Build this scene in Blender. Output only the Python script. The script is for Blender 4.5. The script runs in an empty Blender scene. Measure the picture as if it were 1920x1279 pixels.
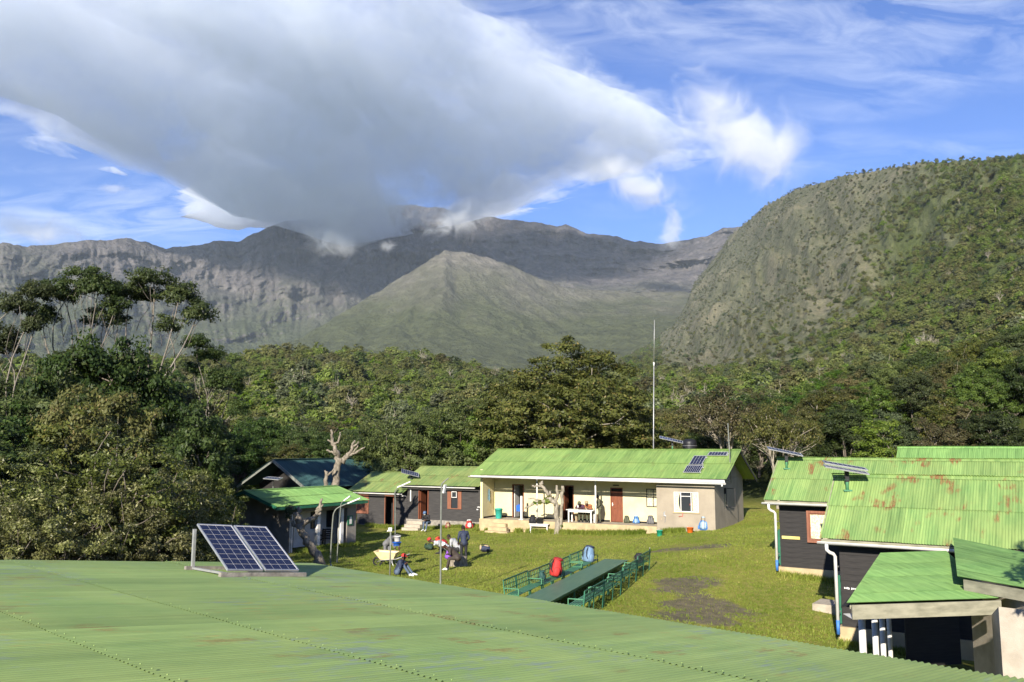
import bpy, bmesh, math, random
import numpy as np
from mathutils import Vector, Matrix
random.seed(7)
SC = bpy.context.scene
COL = SC.collection
R = math.radians

# ---------------------------------------------------------------- camera, sky, sun, exposure
F, YH = 1600.0, 836.0                      # focal length and horizon row in the 1920x1279 photograph
PITCH = math.atan((YH - 639.5) / F)
CT, ST = math.cos(PITCH), math.sin(PITCH)
cam_d = bpy.data.cameras.new('camera'); cam_d.sensor_width = 36; cam_d.lens = 36 * F / 1920
cam_d.clip_start = 0.1; cam_d.clip_end = 40000
cam = bpy.data.objects.new('camera', cam_d); COL.objects.link(cam)
cam.rotation_euler = (math.pi / 2 + PITCH, 0, 0); SC.camera = cam

SUN_EL, SUN_HEAD = R(23), R(18)            # rays travel towards azimuth 18 deg (clockwise from +Y)
SUN_STRENGTH, SKY_STRENGTH, EXPOSURE = 5.0, 0.100, 0.95
W = bpy.data.worlds.new('World'); SC.world = W; W.use_nodes = True
wn, wl = W.node_tree.nodes, W.node_tree.links
for n in list(wn): wn.remove(n)
w_out = wn.new('ShaderNodeOutputWorld'); w_bg = wn.new('ShaderNodeBackground')
w_sky = wn.new('ShaderNodeTexSky'); w_sky.sky_type = 'NISHITA'; w_sky.sun_disc = False
w_sky.sun_elevation = SUN_EL; w_sky.sun_rotation = SUN_HEAD + math.pi
w_sky.altitude = 2500; w_sky.air_density = 1.0; w_sky.dust_density = 0.0; w_sky.ozone_density = 3.5
# thin high cirrus, the same all round the sky
w_tc = wn.new('ShaderNodeTexCoord'); w_map = wn.new('ShaderNodeMapping')
w_sep = wn.new('ShaderNodeSeparateXYZ'); w_div = wn.new('ShaderNodeVectorMath'); w_div.operation = 'DIVIDE'
w_add = wn.new('ShaderNodeMath'); w_add.operation = 'ADD'; w_add.inputs[1].default_value = 0.25
w_cmb = wn.new('ShaderNodeCombineXYZ')
wl.new(w_tc.outputs['Generated'], w_sep.inputs[0]); wl.new(w_sep.outputs['Z'], w_add.inputs[0])
for i in range(3): wl.new(w_add.outputs[0], w_cmb.inputs[i])
wl.new(w_tc.outputs['Generated'], w_div.inputs[0]); wl.new(w_cmb.outputs[0], w_div.inputs[1])
wl.new(w_div.outputs[0], w_map.inputs['Vector'])
w_map.inputs['Rotation'].default_value = (0, 0, R(-38)); w_map.inputs['Scale'].default_value = (1.0, 2.6, 1)
w_map.inputs['Location'].default_value = (1.3, 0.2, 0)
w_n1 = wn.new('ShaderNodeTexNoise'); w_n1.inputs['Scale'].default_value = 1.1; w_n1.inputs['Detail'].default_value = 3; w_n1.inputs['Distortion'].default_value = 0.6
w_n2 = wn.new('ShaderNodeTexNoise'); w_n2.inputs['Scale'].default_value = 5.5; w_n2.inputs['Detail'].default_value = 8; w_n2.inputs['Roughness'].default_value = 0.62; w_n2.inputs['Distortion'].default_value = 0.8
for n in (w_n1, w_n2): wl.new(w_map.outputs[0], n.inputs['Vector'])
w_r1 = wn.new('ShaderNodeMapRange'); w_r1.inputs[1].default_value = 0.40; w_r1.inputs[2].default_value = 0.68
w_r2 = wn.new('ShaderNodeMapRange'); w_r2.inputs[1].default_value = 0.38; w_r2.inputs[2].default_value = 0.75
wl.new(w_n1.outputs[0], w_r1.inputs[0]); wl.new(w_n2.outputs[0], w_r2.inputs[0])
w_mul = wn.new('ShaderNodeMath'); w_mul.operation = 'MULTIPLY'; wl.new(w_r1.outputs[0], w_mul.inputs[0]); wl.new(w_r2.outputs[0], w_mul.inputs[1])
w_m2 = wn.new('ShaderNodeMath'); w_m2.operation = 'MULTIPLY'; w_m2.inputs[1].default_value = 0.62; w_m2.use_clamp = True
wl.new(w_mul.outputs[0], w_m2.inputs[0])
w_mix = wn.new('ShaderNodeMix'); w_mix.data_type = 'RGBA'; w_mix.inputs['B'].default_value = (6.6, 6.9, 7.4, 1)
w_hs = wn.new('ShaderNodeHueSaturation'); w_hs.inputs['Saturation'].default_value = 1.22; w_hs.inputs['Hue'].default_value = 0.515
wl.new(w_sky.outputs[0], w_hs.inputs['Color'])
wl.new(w_m2.outputs[0], w_mix.inputs['Factor']); wl.new(w_hs.outputs[0], w_mix.inputs['A'])
wl.new(w_mix.outputs['Result'], w_bg.inputs['Color']); w_bg.inputs['Strength'].default_value = SKY_STRENGTH
wl.new(w_bg.outputs[0], w_out.inputs['Surface'])

sun_d = bpy.data.lights.new('sun', 'SUN'); sun_d.energy = SUN_STRENGTH; sun_d.angle = R(0.53); sun_d.color = (1.0, 0.92, 0.80)
sun = bpy.data.objects.new('sun', sun_d); COL.objects.link(sun); sun.location = (-30, -90, 60)
SUN_DIR = Vector((math.sin(SUN_HEAD) * math.cos(SUN_EL), math.cos(SUN_HEAD) * math.cos(SUN_EL), -math.sin(SUN_EL)))
sun.rotation_euler = SUN_DIR.to_track_quat('-Z', 'Y').to_euler()
vs = SC.view_settings; vs.view_transform = 'Standard'; vs.look = 'None'; vs.exposure = EXPOSURE; vs.gamma = 1; vs.use_curve_mapping = False
SC.cycles.use_denoising = True
SC.cycles.volume_bounces = 7; SC.cycles.max_bounces = 11; SC.cycles.diffuse_bounces = 3; SC.cycles.transparent_max_bounces = 12
SC.cycles.volume_step_rate = 1.0; SC.cycles.volume_max_steps = 256

# ---------------------------------------------------------------- pixel <-> place
def ray(x, y):
    u = (x - 960) / F; v = (639.5 - y) / F
    return np.array([u, CT - v * ST, ST + v * CT])
def at(x, y, d): return ray(x, y) * d
def atz(x, y, z):
    r = ray(x, y); return r * (z / r[2])
def zr(x, y, r):                              # height seen at pixel (x, y) at ground distance r
    q = ray(x, y); return r * q[2] / math.hypot(q[0], q[1])
class Frame:                                  # a building's own axes: origin and heading; hit() finds where a pixel's ray meets a plane y=b
    def __init__(s, O, deg):
        s.O = np.array(O, float); s.deg = deg; t = R(deg)
        s.x = np.array([math.cos(t), math.sin(t), 0]); s.y = np.array([-math.sin(t), math.cos(t), 0])
    def hit(s, px, py, b=0.0):
        r = ray(px, py); k = (s.O @ s.y + b) / (r @ s.y); p = r * k - s.O
        return (float(p @ s.x), float(p[2]))
    def hitx(s, px, py, a=0.0):
        r = ray(px, py); k = (s.O @ s.x + a) / (r @ s.x); p = r * k - s.O
        return (float(p @ s.y), float(p[2]))
    def loc(s, p):
        q = np.array(p) - s.O; return (float(q @ s.x), float(q @ s.y), float(q[2]))
    def w(s, x, y, z): return s.O + s.x * x + s.y * y + np.array([0, 0, z])

# ---------------------------------------------------------------- noise
def _h(ix, iy, seed):
    n = (ix.astype(np.int64) * 374761393 + iy.astype(np.int64) * 668265263 + seed * 974711) & 0x7fffffff
    n = ((n ^ (n >> 13)) * 1274126177) & 0x7fffffff
    return ((n ^ (n >> 16)) & 0xffff) / 65535.0
def vnoise(x, y, seed=0):
    x = np.asarray(x, float); y = np.asarray(y, float)
    ix = np.floor(x); iy = np.floor(y); fx = x - ix; fy = y - iy
    ux = fx * fx * fx * (fx * (fx * 6 - 15) + 10); uy = fy * fy * fy * (fy * (fy * 6 - 15) + 10)
    a = _h(ix, iy, seed); b = _h(ix + 1, iy, seed); c = _h(ix, iy + 1, seed); d = _h(ix + 1, iy + 1, seed)
    return (a + (b - a) * ux) * (1 - uy) + (c + (d - c) * ux) * uy
def fbm(x, y, oct=5, seed=0, gain=0.5):
    s = 0; a = 1; t = 0
    x = np.asarray(x, float); y = np.asarray(y, float)
    for i in range(oct):
        s = s + a * (vnoise(x, y, seed + i * 17) - 0.5); t += a
        a *= gain; x, y = x * 2.03 + 11.7, y * 2.03 - 5.3
    return s / t * 2
def ridged(x, y, oct=5, seed=0):
    s = 0; a = 1; t = 0
    x = np.asarray(x, float); y = np.asarray(y, float)
    for i in range(oct):
        s = s + a * (1 - np.abs(vnoise(x, y, seed + i * 13) * 2 - 1)); t += a
        a *= 0.5; x, y = x * 2.07 + 3.1, y * 2.07 + 8.9
    return s / t
def sstep(a, b, x):
    t = np.clip((x - a) / (b - a), 0, 1); return t * t * (3 - 2 * t)

# ---------------------------------------------------------------- objects
def link(o, parent=None):
    COL.objects.link(o)
    if parent is not None: o.parent = parent
    return o
def tag(o, label, cat=None, group=None):
    o['label'] = label
    if cat: o['category'] = cat
    if group: o['group'] = group
    return o
def thing(name, label, cat, loc=(0, 0, 0), deg=0.0, group=None):
    o = bpy.data.objects.new(name, None); link(o)
    o.empty_display_size = 0.2
    o.location = [float(v) for v in loc]; o.rotation_euler = (0, 0, R(deg))
    return tag(o, label, cat, group)
def copy_tree(o, parent=None):
    c = o.copy(); COL.objects.link(c)
    if parent is not None: c.parent = parent
    for ch in o.children: copy_tree(ch, c)
    return c
def mesh_np(name, co, faces, mat=None, smooth=False, n=4, mats=None, midx=None):
    """fast mesh: co (N,3), faces (M,n) arrays"""
    me = bpy.data.meshes.new(name); co = np.asarray(co, np.float32); faces = np.asarray(faces, np.int32)
    me.vertices.add(len(co)); me.vertices.foreach_set('co', co.ravel())
    m = len(faces); me.loops.add(m * n); me.loops.foreach_set('vertex_index', faces.ravel())
    me.polygons.add(m); me.polygons.foreach_set('loop_start', np.arange(m, dtype=np.int32) * n)
    if smooth: me.polygons.foreach_set('use_smooth', np.ones(m, bool))
    for mm in (mats or ([mat] if mat else [])): me.materials.append(mm)
    if midx is not None: me.polygons.foreach_set('material_index', np.asarray(midx, np.int32))
    me.update(calc_edges=True)
    return me
def grid_faces(nu, nv, wrap=False):
    i = np.arange(nu if wrap else nu - 1)[:, None]; j = np.arange(nv - 1)[None, :]
    a = i * nv + j; b = ((i + 1) % nu) * nv + j
    return np.stack([a, b, b + 1, a + 1], -1).reshape(-1, 4)

class MB:
    """collects shapes; build() links them as ONE mesh object"""
    def __init__(s): s.v = []; s.f = []; s.m = []; s.sm = []; s.mats = []; s.cur = 0
    def use(s, mat):
        if mat not in s.mats: s.mats.append(mat)
        s.cur = s.mats.index(mat); return s
    def add(s, vs_, fs, smooth=False):
        k = len(s.v); s.v += [tuple(map(float, p)) for p in vs_]
        for f in fs: s.f.append(tuple(k + i for i in f)); s.m.append(s.cur); s.sm.append(smooth)
        return s
    def box(s, x0, x1, y0, y1, z0, z1):
        return s.add([(x0, y0, z0), (x1, y0, z0), (x1, y1, z0), (x0, y1, z0), (x0, y0, z1), (x1, y0, z1), (x1, y1, z1), (x0, y1, z1)],
                     [(0, 3, 2, 1), (4, 5, 6, 7), (0, 1, 5, 4), (1, 2, 6, 5), (2, 3, 7, 6), (3, 0, 4, 7)])
    def beam(s, a, b, w, h, up=(0, 0, 1)):
        a, b = Vector(a), Vector(b); d = (b - a).normalized(); u = Vector(up)
        r = d.cross(u)
        if r.length < 1e-4: r = d.cross(Vector((1, 0, 0)))
        r.normalize(); u = r.cross(d)
        vs_ = [p + r * sx * w / 2 + u * sz * h / 2 for p in (a, b) for sx, sz in ((-1, -1), (1, -1), (1, 1), (-1, 1))]
        return s.add(vs_, [(0, 1, 2, 3), (7, 6, 5, 4), (0, 4, 5, 1), (1, 5, 6, 2), (2, 6, 7, 3), (3, 7, 4, 0)])
    def slab(s, quad, t):                      # four corners, thickness t downwards along the normal
        q = [Vector(p) for p in quad]; n = (q[1] - q[0]).cross(q[3] - q[0]).normalized()
        if n.z < 0: n = -n
        return s.add(q + [p - n * t for p in q], [(0, 1, 2, 3), (7, 6, 5, 4), (0, 4, 5, 1), (1, 5, 6, 2), (2, 6, 7, 3), (3, 7, 4, 0)])
    def tube(s, pts, rad, n=8, caps=True):
        pts = [Vector(p) for p in pts]; rad = rad if hasattr(rad, '__len__') else [rad] * len(pts)
        vs_ = []; prev = None
        for i, p in enumerate(pts):
            d = (pts[min(i + 1, len(pts) - 1)] - pts[max(i - 1, 0)]).normalized()
            if prev is None:
                r = d.cross(Vector((0, 0, 1)))
                if r.length < 0.05: r = d.cross(Vector((1, 0, 0)))
            else: r = prev - d * prev.dot(d)
            r.normalize(); prev = r; u = d.cross(r)
            vs_ += [p + (r * math.cos(2 * math.pi * k / n) + u * math.sin(2 * math.pi * k / n)) * rad[i] for k in range(n)]
        fs = [(i * n + k, i * n + (k + 1) % n, (i + 1) * n + (k + 1) % n, (i + 1) * n + k) for i in range(len(pts) - 1) for k in range(n)]
        if caps: fs += [tuple(range(n))[::-1], tuple((len(pts) - 1) * n + k for k in range(n))]
        return s.add(vs_, fs, True)
    def lathe(s, prof, n=16, c=(0, 0, 0), sx=1, sy=1):
        vs_ = [(c[0] + r * sx * math.cos(2 * math.pi * k / n), c[1] + r * sy * math.sin(2 * math.pi * k / n), c[2] + z) for r, z in prof for k in range(n)]
        fs = [(i * n + k, i * n + (k + 1) % n, (i + 1) * n + (k + 1) % n, (i + 1) * n + k) for i in range(len(prof) - 1) for k in range(n)]
        fs += [tuple(range(n))[::-1], tuple((len(prof) - 1) * n + k for k in range(n))]
        return s.add(vs_, fs, True)
    def ball(s, c, r, n=12, m=8):
        r = r if hasattr(r, '__len__') else (r, r, r)
        pr = [(math.sin(math.pi * i / m), -math.cos(math.pi * i / m)) for i in range(m + 1)]
        pr[0] = (0.02, -1); pr[-1] = (0.02, 1)
        vs_ = [(c[0] + a * r[0] * math.cos(2 * math.pi * k / n), c[1] + a * r[1] * math.sin(2 * math.pi * k / n), c[2] + z * r[2]) for a, z in pr for k in range(n)]
        fs = [(i * n + k, i * n + (k + 1) % n, (i + 1) * n + (k + 1) % n, (i + 1) * n + k) for i in range(m) for k in range(n)]
        return s.add(vs_, fs, True)
    def build(s, name, mat=None, parent=None, loc=None, rot=None, bevel=0):
        me = bpy.data.meshes.new(name); me.from_pydata(s.v, [], s.f)
        mats = s.mats if s.mats else [mat]
        for m_ in mats: me.materials.append(m_)
        me.polygons.foreach_set('material_index', np.array(s.m if s.mats else [0] * len(s.f), np.int32))
        me.polygons.foreach_set('use_smooth', np.array(s.sm, bool)); me.update()
        bm = bmesh.new(); bm.from_mesh(me); bmesh.ops.recalc_face_normals(bm, faces=bm.faces); bm.to_mesh(me); bm.free()
        o = bpy.data.objects.new(name, me); link(o, parent)
        if loc is not None: o.location = [float(v) for v in loc]
        if rot is not None: o.rotation_euler = rot
        if bevel:
            b = o.modifiers.new('bevel', 'BEVEL'); b.width = bevel; b.segments = 2; b.limit_method = 'ANGLE'
        return o

# ---------------------------------------------------------------- materials
def new_mat(name):
    m = bpy.data.materials.new(name); m.use_nodes = True; nt = m.node_tree
    for n in list(nt.nodes): nt.nodes.remove(n)
    out = nt.nodes.new('ShaderNodeOutputMaterial'); b = nt.nodes.new('ShaderNodeBsdfPrincipled')
    nt.links.new(b.outputs[0], out.inputs['Surface'])
    return m, nt, b, out
class NT:
    """small helper for writing node graphs"""
    def __init__(s, nt): s.nt = nt; s.L = nt.links
    def n(s, t, **kw):
        x = s.nt.nodes.new(t)
        for k, v in kw.items(): setattr(x, k, v)
        return x
    def put(s, sock, v):
        if hasattr(v, 'node'): s.L.new(v, sock)
        else: sock.default_value = v
    def math(s, op, a, b=0.0, clamp=False):
        x = s.n('ShaderNodeMath', operation=op, use_clamp=clamp); s.put(x.inputs[0], a); s.put(x.inputs[1], b); return x.outputs[0]
    def coords(s, kind='Object', scale=(1, 1, 1), rot=(0, 0, 0), loc=(0, 0, 0)):
        t = s.n('ShaderNodeTexCoord'); m = s.n('ShaderNodeMapping'); s.L.new(t.outputs[kind], m.inputs[0])
        m.inputs['Scale'].default_value = scale; m.inputs['Rotation'].default_value = rot; s.put(m.inputs['Location'], loc); return m.outputs[0]
    def pos(s, scale=(1, 1, 1)):
        t = s.n('ShaderNodeNewGeometry'); m = s.n('ShaderNodeMapping'); s.L.new(t.outputs['Position'], m.inputs[0]); m.inputs['Scale'].default_value = scale; return m.outputs[0]
    def noise(s, vec, scale, detail=4, rough=0.55, dist=0.0):
        x = s.n('ShaderNodeTexNoise'); s.put(x.inputs['Vector'], vec); x.inputs['Scale'].default_value = scale
        x.inputs['Detail'].default_value = detail; x.inputs['Roughness'].default_value = rough; x.inputs['Distortion'].default_value = dist
        return x.outputs[0]
    def vor(s, vec, scale, feature='F1'):
        x = s.n('ShaderNodeTexVoronoi', feature=feature); s.put(x.inputs['Vector'], vec); x.inputs['Scale'].default_value = scale; return x
    def rng(s, v, a, b, c=0.0, d=1.0):
        x = s.n('ShaderNodeMapRange'); s.put(x.inputs[0], v); x.inputs[1].default_value = a; x.inputs[2].default_value = b
        x.inputs[3].default_value = c; x.inputs[4].default_value = d; return x.outputs[0]
    def mix(s, f, a, b, mode='MIX'):
        x = s.n('ShaderNodeMix', data_type='RGBA', blend_type=mode); s.put(x.inputs['Factor'], f)
        s.put(x.inputs['A'], c4(a)); s.put(x.inputs['B'], c4(b)); return x.outputs['Result']
    def bump(s, h, strength=0.3, dist=0.02):
        x = s.n('ShaderNodeBump'); s.put(x.inputs['Height'], h); x.inputs['Strength'].default_value = strength; x.inputs['Distance'].default_value = dist; return x.outputs[0]
    def rand(s): return s.n('ShaderNodeObjectInfo').outputs['Random']
    def attr(s, name): return s.n('ShaderNodeAttribute', attribute_name=name)
    def hsv(s, c, h=0.5, sat=1.0, val=1.0):
        x = s.n('ShaderNodeHueSaturation'); s.put(x.inputs['Color'], c); s.put(x.inputs['Hue'], h); s.put(x.inputs['Saturation'], sat); s.put(x.inputs['Value'], val); return x.outputs[0]
def c4(v): return v if hasattr(v, 'node') else (tuple(v) + (1.0,) if len(v) == 3 else tuple(v))
def plain(name, a, b=None, scale=6, rough=0.75, bump=0.15, bscale=40, bdist=0.01, metal=0.0, kind='Object', stretch=(1, 1, 1), lo=0.35, hi=0.68, spec=0.35):
    m, nt, p, out = new_mat(name); g = NT(nt); b = b or tuple(c * 0.72 for c in a)
    v = g.coords(kind, stretch)
    g.put(p.inputs['Base Color'], g.mix(g.rng(g.noise(v, scale, 6, 0.6), lo, hi), a, b))
    p.inputs['Roughness'].default_value = rough; p.inputs['Metallic'].default_value = metal
    p.inputs['Specular IOR Level'].default_value = spec
    if bump: g.put(p.inputs['Normal'], g.bump(g.noise(v, bscale, 5, 0.6), bump, bdist))
    return m
# ---------------------------------------------------------------- the lie of the land
MAIN = Frame(np.array([-1.83, 53.56, -4.45]), -28)
YARD = [(1566, 1190, 25.3), (1640, 1190, 27.0), (1452, 1063, 33.0), (868, 1056, 40.0), (776, 1082, 35.5), (835, 1068, 38.2), (1217, 1094, 33.0), (1147, 1143, 27.5),
        (622, 1062, 37.8), (541, 1040, 42.0), (660, 1016, 46.5), (1000, 1110, 30.5), (1330, 1130, 29.0), (1470, 990, 45)]
_pts = [at(*p) for p in YARD]
for lx, ly, px, py in ((14.47, -.05, 1345, 993), (11.2, -.1, 1233, 1001), (5.5, -.1, 1060, 1000), (0.5, -.6, 925, 1003), (14.47, 6.4, 1398, 976)):
    q = MAIN.w(lx, ly, 0); r_ = ray(px, py); q[2] = r_[2] * q[1] / r_[1]; _pts.append(q)
_tfr = Frame(at(907, 981, 54.5), -28)
for px, py, yb in ((760, 994, -.5), (800, 993, -.5), (850, 988, -.3), (895, 985, -.3), (715, 992, -.4)):
    _q = _tfr.hit(px, py, yb); _pts.append(_tfr.w(_q[0], yb, _q[1]))
_pts += [np.array(p) for p in ((-3, 12, -5.6), (5, 14, -5.6), (12, 18, -5.5), (-14, 20, -5.5), (-22, 40, -5.2), (20, 40, -4.6), (0, 62, -4.6), (18, 60, -4.0), (-14, 62, -4.9), (24, 28, -5.0), (0, -10, -5.6))]
_P = np.array(_pts); _SG = 6.5
def _phi(X, Y): return np.exp(-((X[..., None] - _P[:, 0]) ** 2 + (Y[..., None] - _P[:, 1]) ** 2) / (2 * _SG ** 2))
_A = np.concatenate([_phi(_P[:, 0], _P[:, 1]), np.ones((len(_P), 1))], 1)
_Wt = np.linalg.solve(_A.T @ _A + np.diag([0.02] * len(_P) + [1e-6]), _A.T @ _P[:, 2])
def yard_z(X, Y): return _phi(X, Y) @ _Wt[:-1] + _Wt[-1]

def _c(px, *pts): return px, [(r_, (v if not isinstance(v, str) else zr(px, float(v), r_))) for r_, v in pts]
def _drop(col):
    px, p = col; rc, zc = p[-1]; return px, p + [(rc * 1.12, zc - 0.02 * rc), (rc * 1.5, zc - 0.10 * rc), (6000, min(0, zc - 0.2 * rc))]
PROF = [_drop(c) for c in (
    _c(-30000, (60, -4.8), (150, 0), (400, 15), (800, 30)),
    _c(-3000, (60, -4.8), (150, 0), (400, 15), (800, 30)),
    _c(-300, (60, -4.8), (140, -1), (350, 18), (650, 46)),
    _c(0, (60, -4.8), (140, -1), (350, 20), (640, '695')),
    _c(420, (60, -5), (110, -3.5), (220, 6), (450, 32), (620, '692')),
    _c(560, (60, -5), (110, -3.5), (220, 6), (430, 32), (620, '686')),
    _c(700, (60, -5), (110, -3.5), (220, 5), (430, 30), (620, '685')),
    _c(850, (60, -5), (110, -3), (220, 5), (450, 30), (640, '690')),
    _c(960, (60, -4.6), (110, -3), (250, 7), (500, 30), (720, '706')),
    _c(1100, (60, -4.4), (110, -3), (300, 12), (800, '710')),
    _c(1140, (60, -4.3), (110, -2.5), (300, '776'), (850, '709')),
    _c(1185, (60, -4.2), (110, -2), (300, '775'), (900, '707'), (1500, '690'), (2600, '662')),
    _c(1232, (60, -4.2), (110, -2), (300, '773'), (900, '706'), (1500, '690'), (2400, '658'), (3000, '632')),
    _c(1267, (60, -4.2), (110, -2), (300, '770'), (900, '704'), (1600, '680'), (2700, '638'), (3400, '607')),
    _c(1288, (60, -4.1), (110, -1.5), (300, '768'), (900, '702'), (1700, '670'), (2900, '615'), (3700, '574')),
    _c(1304, (60, -4.1), (110, -1.4), (300, '767'), (900, '701'), (1750, '662'), (2900, '590'), (3700, '530')),
    _c(1330, (60, -4), (110, -1), (300, '765'), (900, '700'), (1800, '650'), (2900, '566'), (3600, '499')),
    _c(1356, (60, -3.8), (110, -.5), (300, '762'), (900, '696'), (1800, '636'), (2800, '540'), (3500, '468')),
    _c(1373, (60, -3.8), (110, -.5), (300, '762'), (900, '694'), (1800, '624'), (2800, '520'), (3400, '440')),
    _c(1400, (60, -3.5), (110, 0), (300, '760'), (900, '690'), (1800, '610'), (2600, '512'), (3200, '420')),
    _c(1426, (60, -3.4), (110, .5), (300, '756'), (900, '684'), (1700, '600'), (2500, '485'), (3000, '400')),
    _c(1444, (60, -3.4), (110, 1), (300, '753'), (850, '684'), (1600, '595'), (2400, '465'), (2850, '381')),
    _c(1500, (60, -3.2), (110, 2), (300, '745'), (700, '690'), (1300, '590'), (2000, '442'), (2500, '354')),
    _c(1600, (60, -3), (110, 4), (250, '745'), (600, '672'), (1100, '555'), (1600, '405'), (1900, '326')),
    _c(1740, (60, -3), (110, 5), (220, '735'), (500, '655'), (900, '520'), (1300, '370'), (1500, '300')),
    _c(1920, (60, -2.5), (100, 6), (170, 16), (420, '625'), (800, '465'), (1100, '345'), (1300, '292')),
    _c(2500, (60, -2.5), (100, 7), (300, '720'), (700, '560'), (1300, '420')),
    _c(30000, (60, -3), (300, 30), (1300, 150)))]
_PX = np.array([p[0] for p in PROF])
_RC = np.array([p[1][-4][0] for p in PROF], float)          # where each profile crests
def land_z(X, Y, rough=True):
    X = np.asarray(X, float); Y = np.asarray(Y, float); r = np.hypot(X, Y) + 1e-6
    px = np.where(Y > 0.05 * r, 960 + F * X / np.maximum(Y, 0.05 * r) * CT, np.where(X > 0, 29000, -29000))
    px = np.clip(px, -29999, 29999)
    k = np.clip(np.searchsorted(_PX, px) - 1, 0, len(PROF) - 2); t = (px - _PX[k]) / (_PX[k + 1] - _PX[k])
    rc = np.interp(px, _PX, _RC); lg = np.log(np.maximum(r, 110) / 110) / np.log(rc / 110)
    def along(p, c): return np.interp(np.where(r <= 110, r, 110 * (c / 110) ** lg), [a for a, _ in p[1]], [b for _, b in p[1]])
    def up(p, c):                              # heights of the neighbouring profile, carried over as elevation angles
        rn = np.where(r <= 110, r, 110 * (c / 110) ** lg); return np.interp(rn, [a for a, _ in p[1]], [b for _, b in p[1]]) * r / rn
    ev = np.stack([up(p, c) for p, c in zip(PROF, _RC)])
    idx = np.arange(r.size).reshape(r.shape); e2 = ev.reshape(len(PROF), -1)
    t = np.where((px > 1140) & (px < 1900), t, t * t * (3 - 2 * t))
    far = e2[k.ravel(), idx.ravel()].reshape(r.shape) * (1 - t) + e2[(k + 1).ravel(), idx.ravel()].reshape(r.shape) * t
    if rough:
        a = sstep(90, 400, r) * np.minimum(r, 1600) * np.where(px > 1300, 1 - .75 * sstep(.86, .98, lg), 1)
        far = far + a * (0.016 * fbm(X / 190, Y / 190, 5, 3) + 0.005 * fbm(X / 30, Y / 30, 3, 9))
        hs = sstep(1200, 1330, px) * sstep(500, 1200, r) * (Y > 0)
        far = far + hs * sstep(1.0, .93, lg) * r * (0.062 * (ridged(px / 120 + r / 1100 + 0.7 * fbm(r / 400, px / 160, 4, 5), r / 2600, 6, 21) - 0.55) + 0.028 * (ridged(px / 34 + r / 420, r / 900, 4, 27) - .5))
    yd = yard_z(X, Y) + 0.05 * fbm(X / 2.5, Y / 2.5, 3, 4)
    b = sstep(58, 85, r)
    return yd * (1 - b) + far * b
def gz(x, y): return float(land_z(np.array([float(x)]), np.array([float(y)]))[0])
def on(px, py):                               # the ground point seen at a pixel
    r_ = ray(px, py); lo, hi = 5.0, 90.0
    for d in np.arange(8, 120, 0.25):
        p = r_ * d
        if p[2] < gz(p[0], p[1]): return np.array([p[0], p[1], gz(p[0], p[1])])
    return p

# colours of the land ------------------------------------------------
def ground_material():
    m, nt, p, out = new_mat('ground'); g = NT(nt); P = g.pos()
    n1 = g.noise(P, 0.35, 5, 0.6); n2 = g.noise(P, 3.0, 5, 0.65); n3 = g.noise(P, 22.0, 4, 0.7)
    grass = g.mix(g.rng(n1, 0.35, 0.65), (0.135, 0.175, 0.026), (0.24, 0.235, 0.045))
    grass = g.mix(g.rng(n2, 0.40, 0.75), grass, (0.33, 0.275, 0.085))
    grass = g.mix(g.rng(n3, 0.45, 0.8), grass, (0.095, 0.130, 0.020))
    dirt = g.mix(g.rng(n2, 0.3, 0.7), (0.082, 0.066, 0.052), (0.165, 0.140, 0.110))
    dm = g.math('MULTIPLY', g.attr('dirt').outputs['Fac'], g.rng(n3, 0.34, 0.52, 0.10, 1.0))
    near = g.mix(dm, grass, dirt)
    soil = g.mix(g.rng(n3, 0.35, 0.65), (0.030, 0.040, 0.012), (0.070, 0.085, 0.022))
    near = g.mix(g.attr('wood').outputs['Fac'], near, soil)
    # the far hillside: scrub, forest and bare earth
    f1 = g.noise(P, 0.030, 6, 0.7); f2 = g.noise(P, 0.006, 5, 0.6, 0.6)
    vo = g.vor(P, 0.16); vo2 = g.vor(P, 0.055)
    f3 = g.noise(P, 0.10, 5, 0.7)
    scrub = g.mix(g.rng(f1, 0.32, 0.66), (0.104, 0.110, 0.060), (0.200, 0.188, 0.120))
    scrub = g.mix(g.rng(f2, 0.50, 0.70), scrub, (0.250, 0.220, 0.145)); scrub = g.mix(g.rng(f3, 0.56, 0.66, 0.0, 0.7), scrub, (0.055, 0.072, 0.026))
    scrub = g.mix(g.rng(vo.outputs['Distance'], 0.15, 0.75, 0.45, 0.0), scrub, (0.062, 0.080, 0.030))
    wood = g.mix(g.rng(f1, 0.35, 0.65), (0.045, 0.066, 0.017), (0.100, 0.125, 0.034))
    far = g.mix(g.attr('forest').outputs['Fac'], scrub, wood)
    col = g.mix(g.attr('far').outputs['Fac'], near, far)
    g.put(p.inputs['Base Color'], col); p.inputs['Roughness'].default_value = 0.95; p.inputs['Specular IOR Level'].default_value = 0.1
    hb = g.math('ADD', g.math('MULTIPLY', n3, 0.05), g.math('MULTIPLY', g.attr('far').outputs['Fac'], g.math('ADD', g.math('MULTIPLY', f3, 9.0), g.math('MULTIPLY', vo2.outputs['Distance'], -4.0))))
    g.put(p.inputs['Normal'], g.bump(hb, 0.8, 1.0))
    return m
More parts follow.
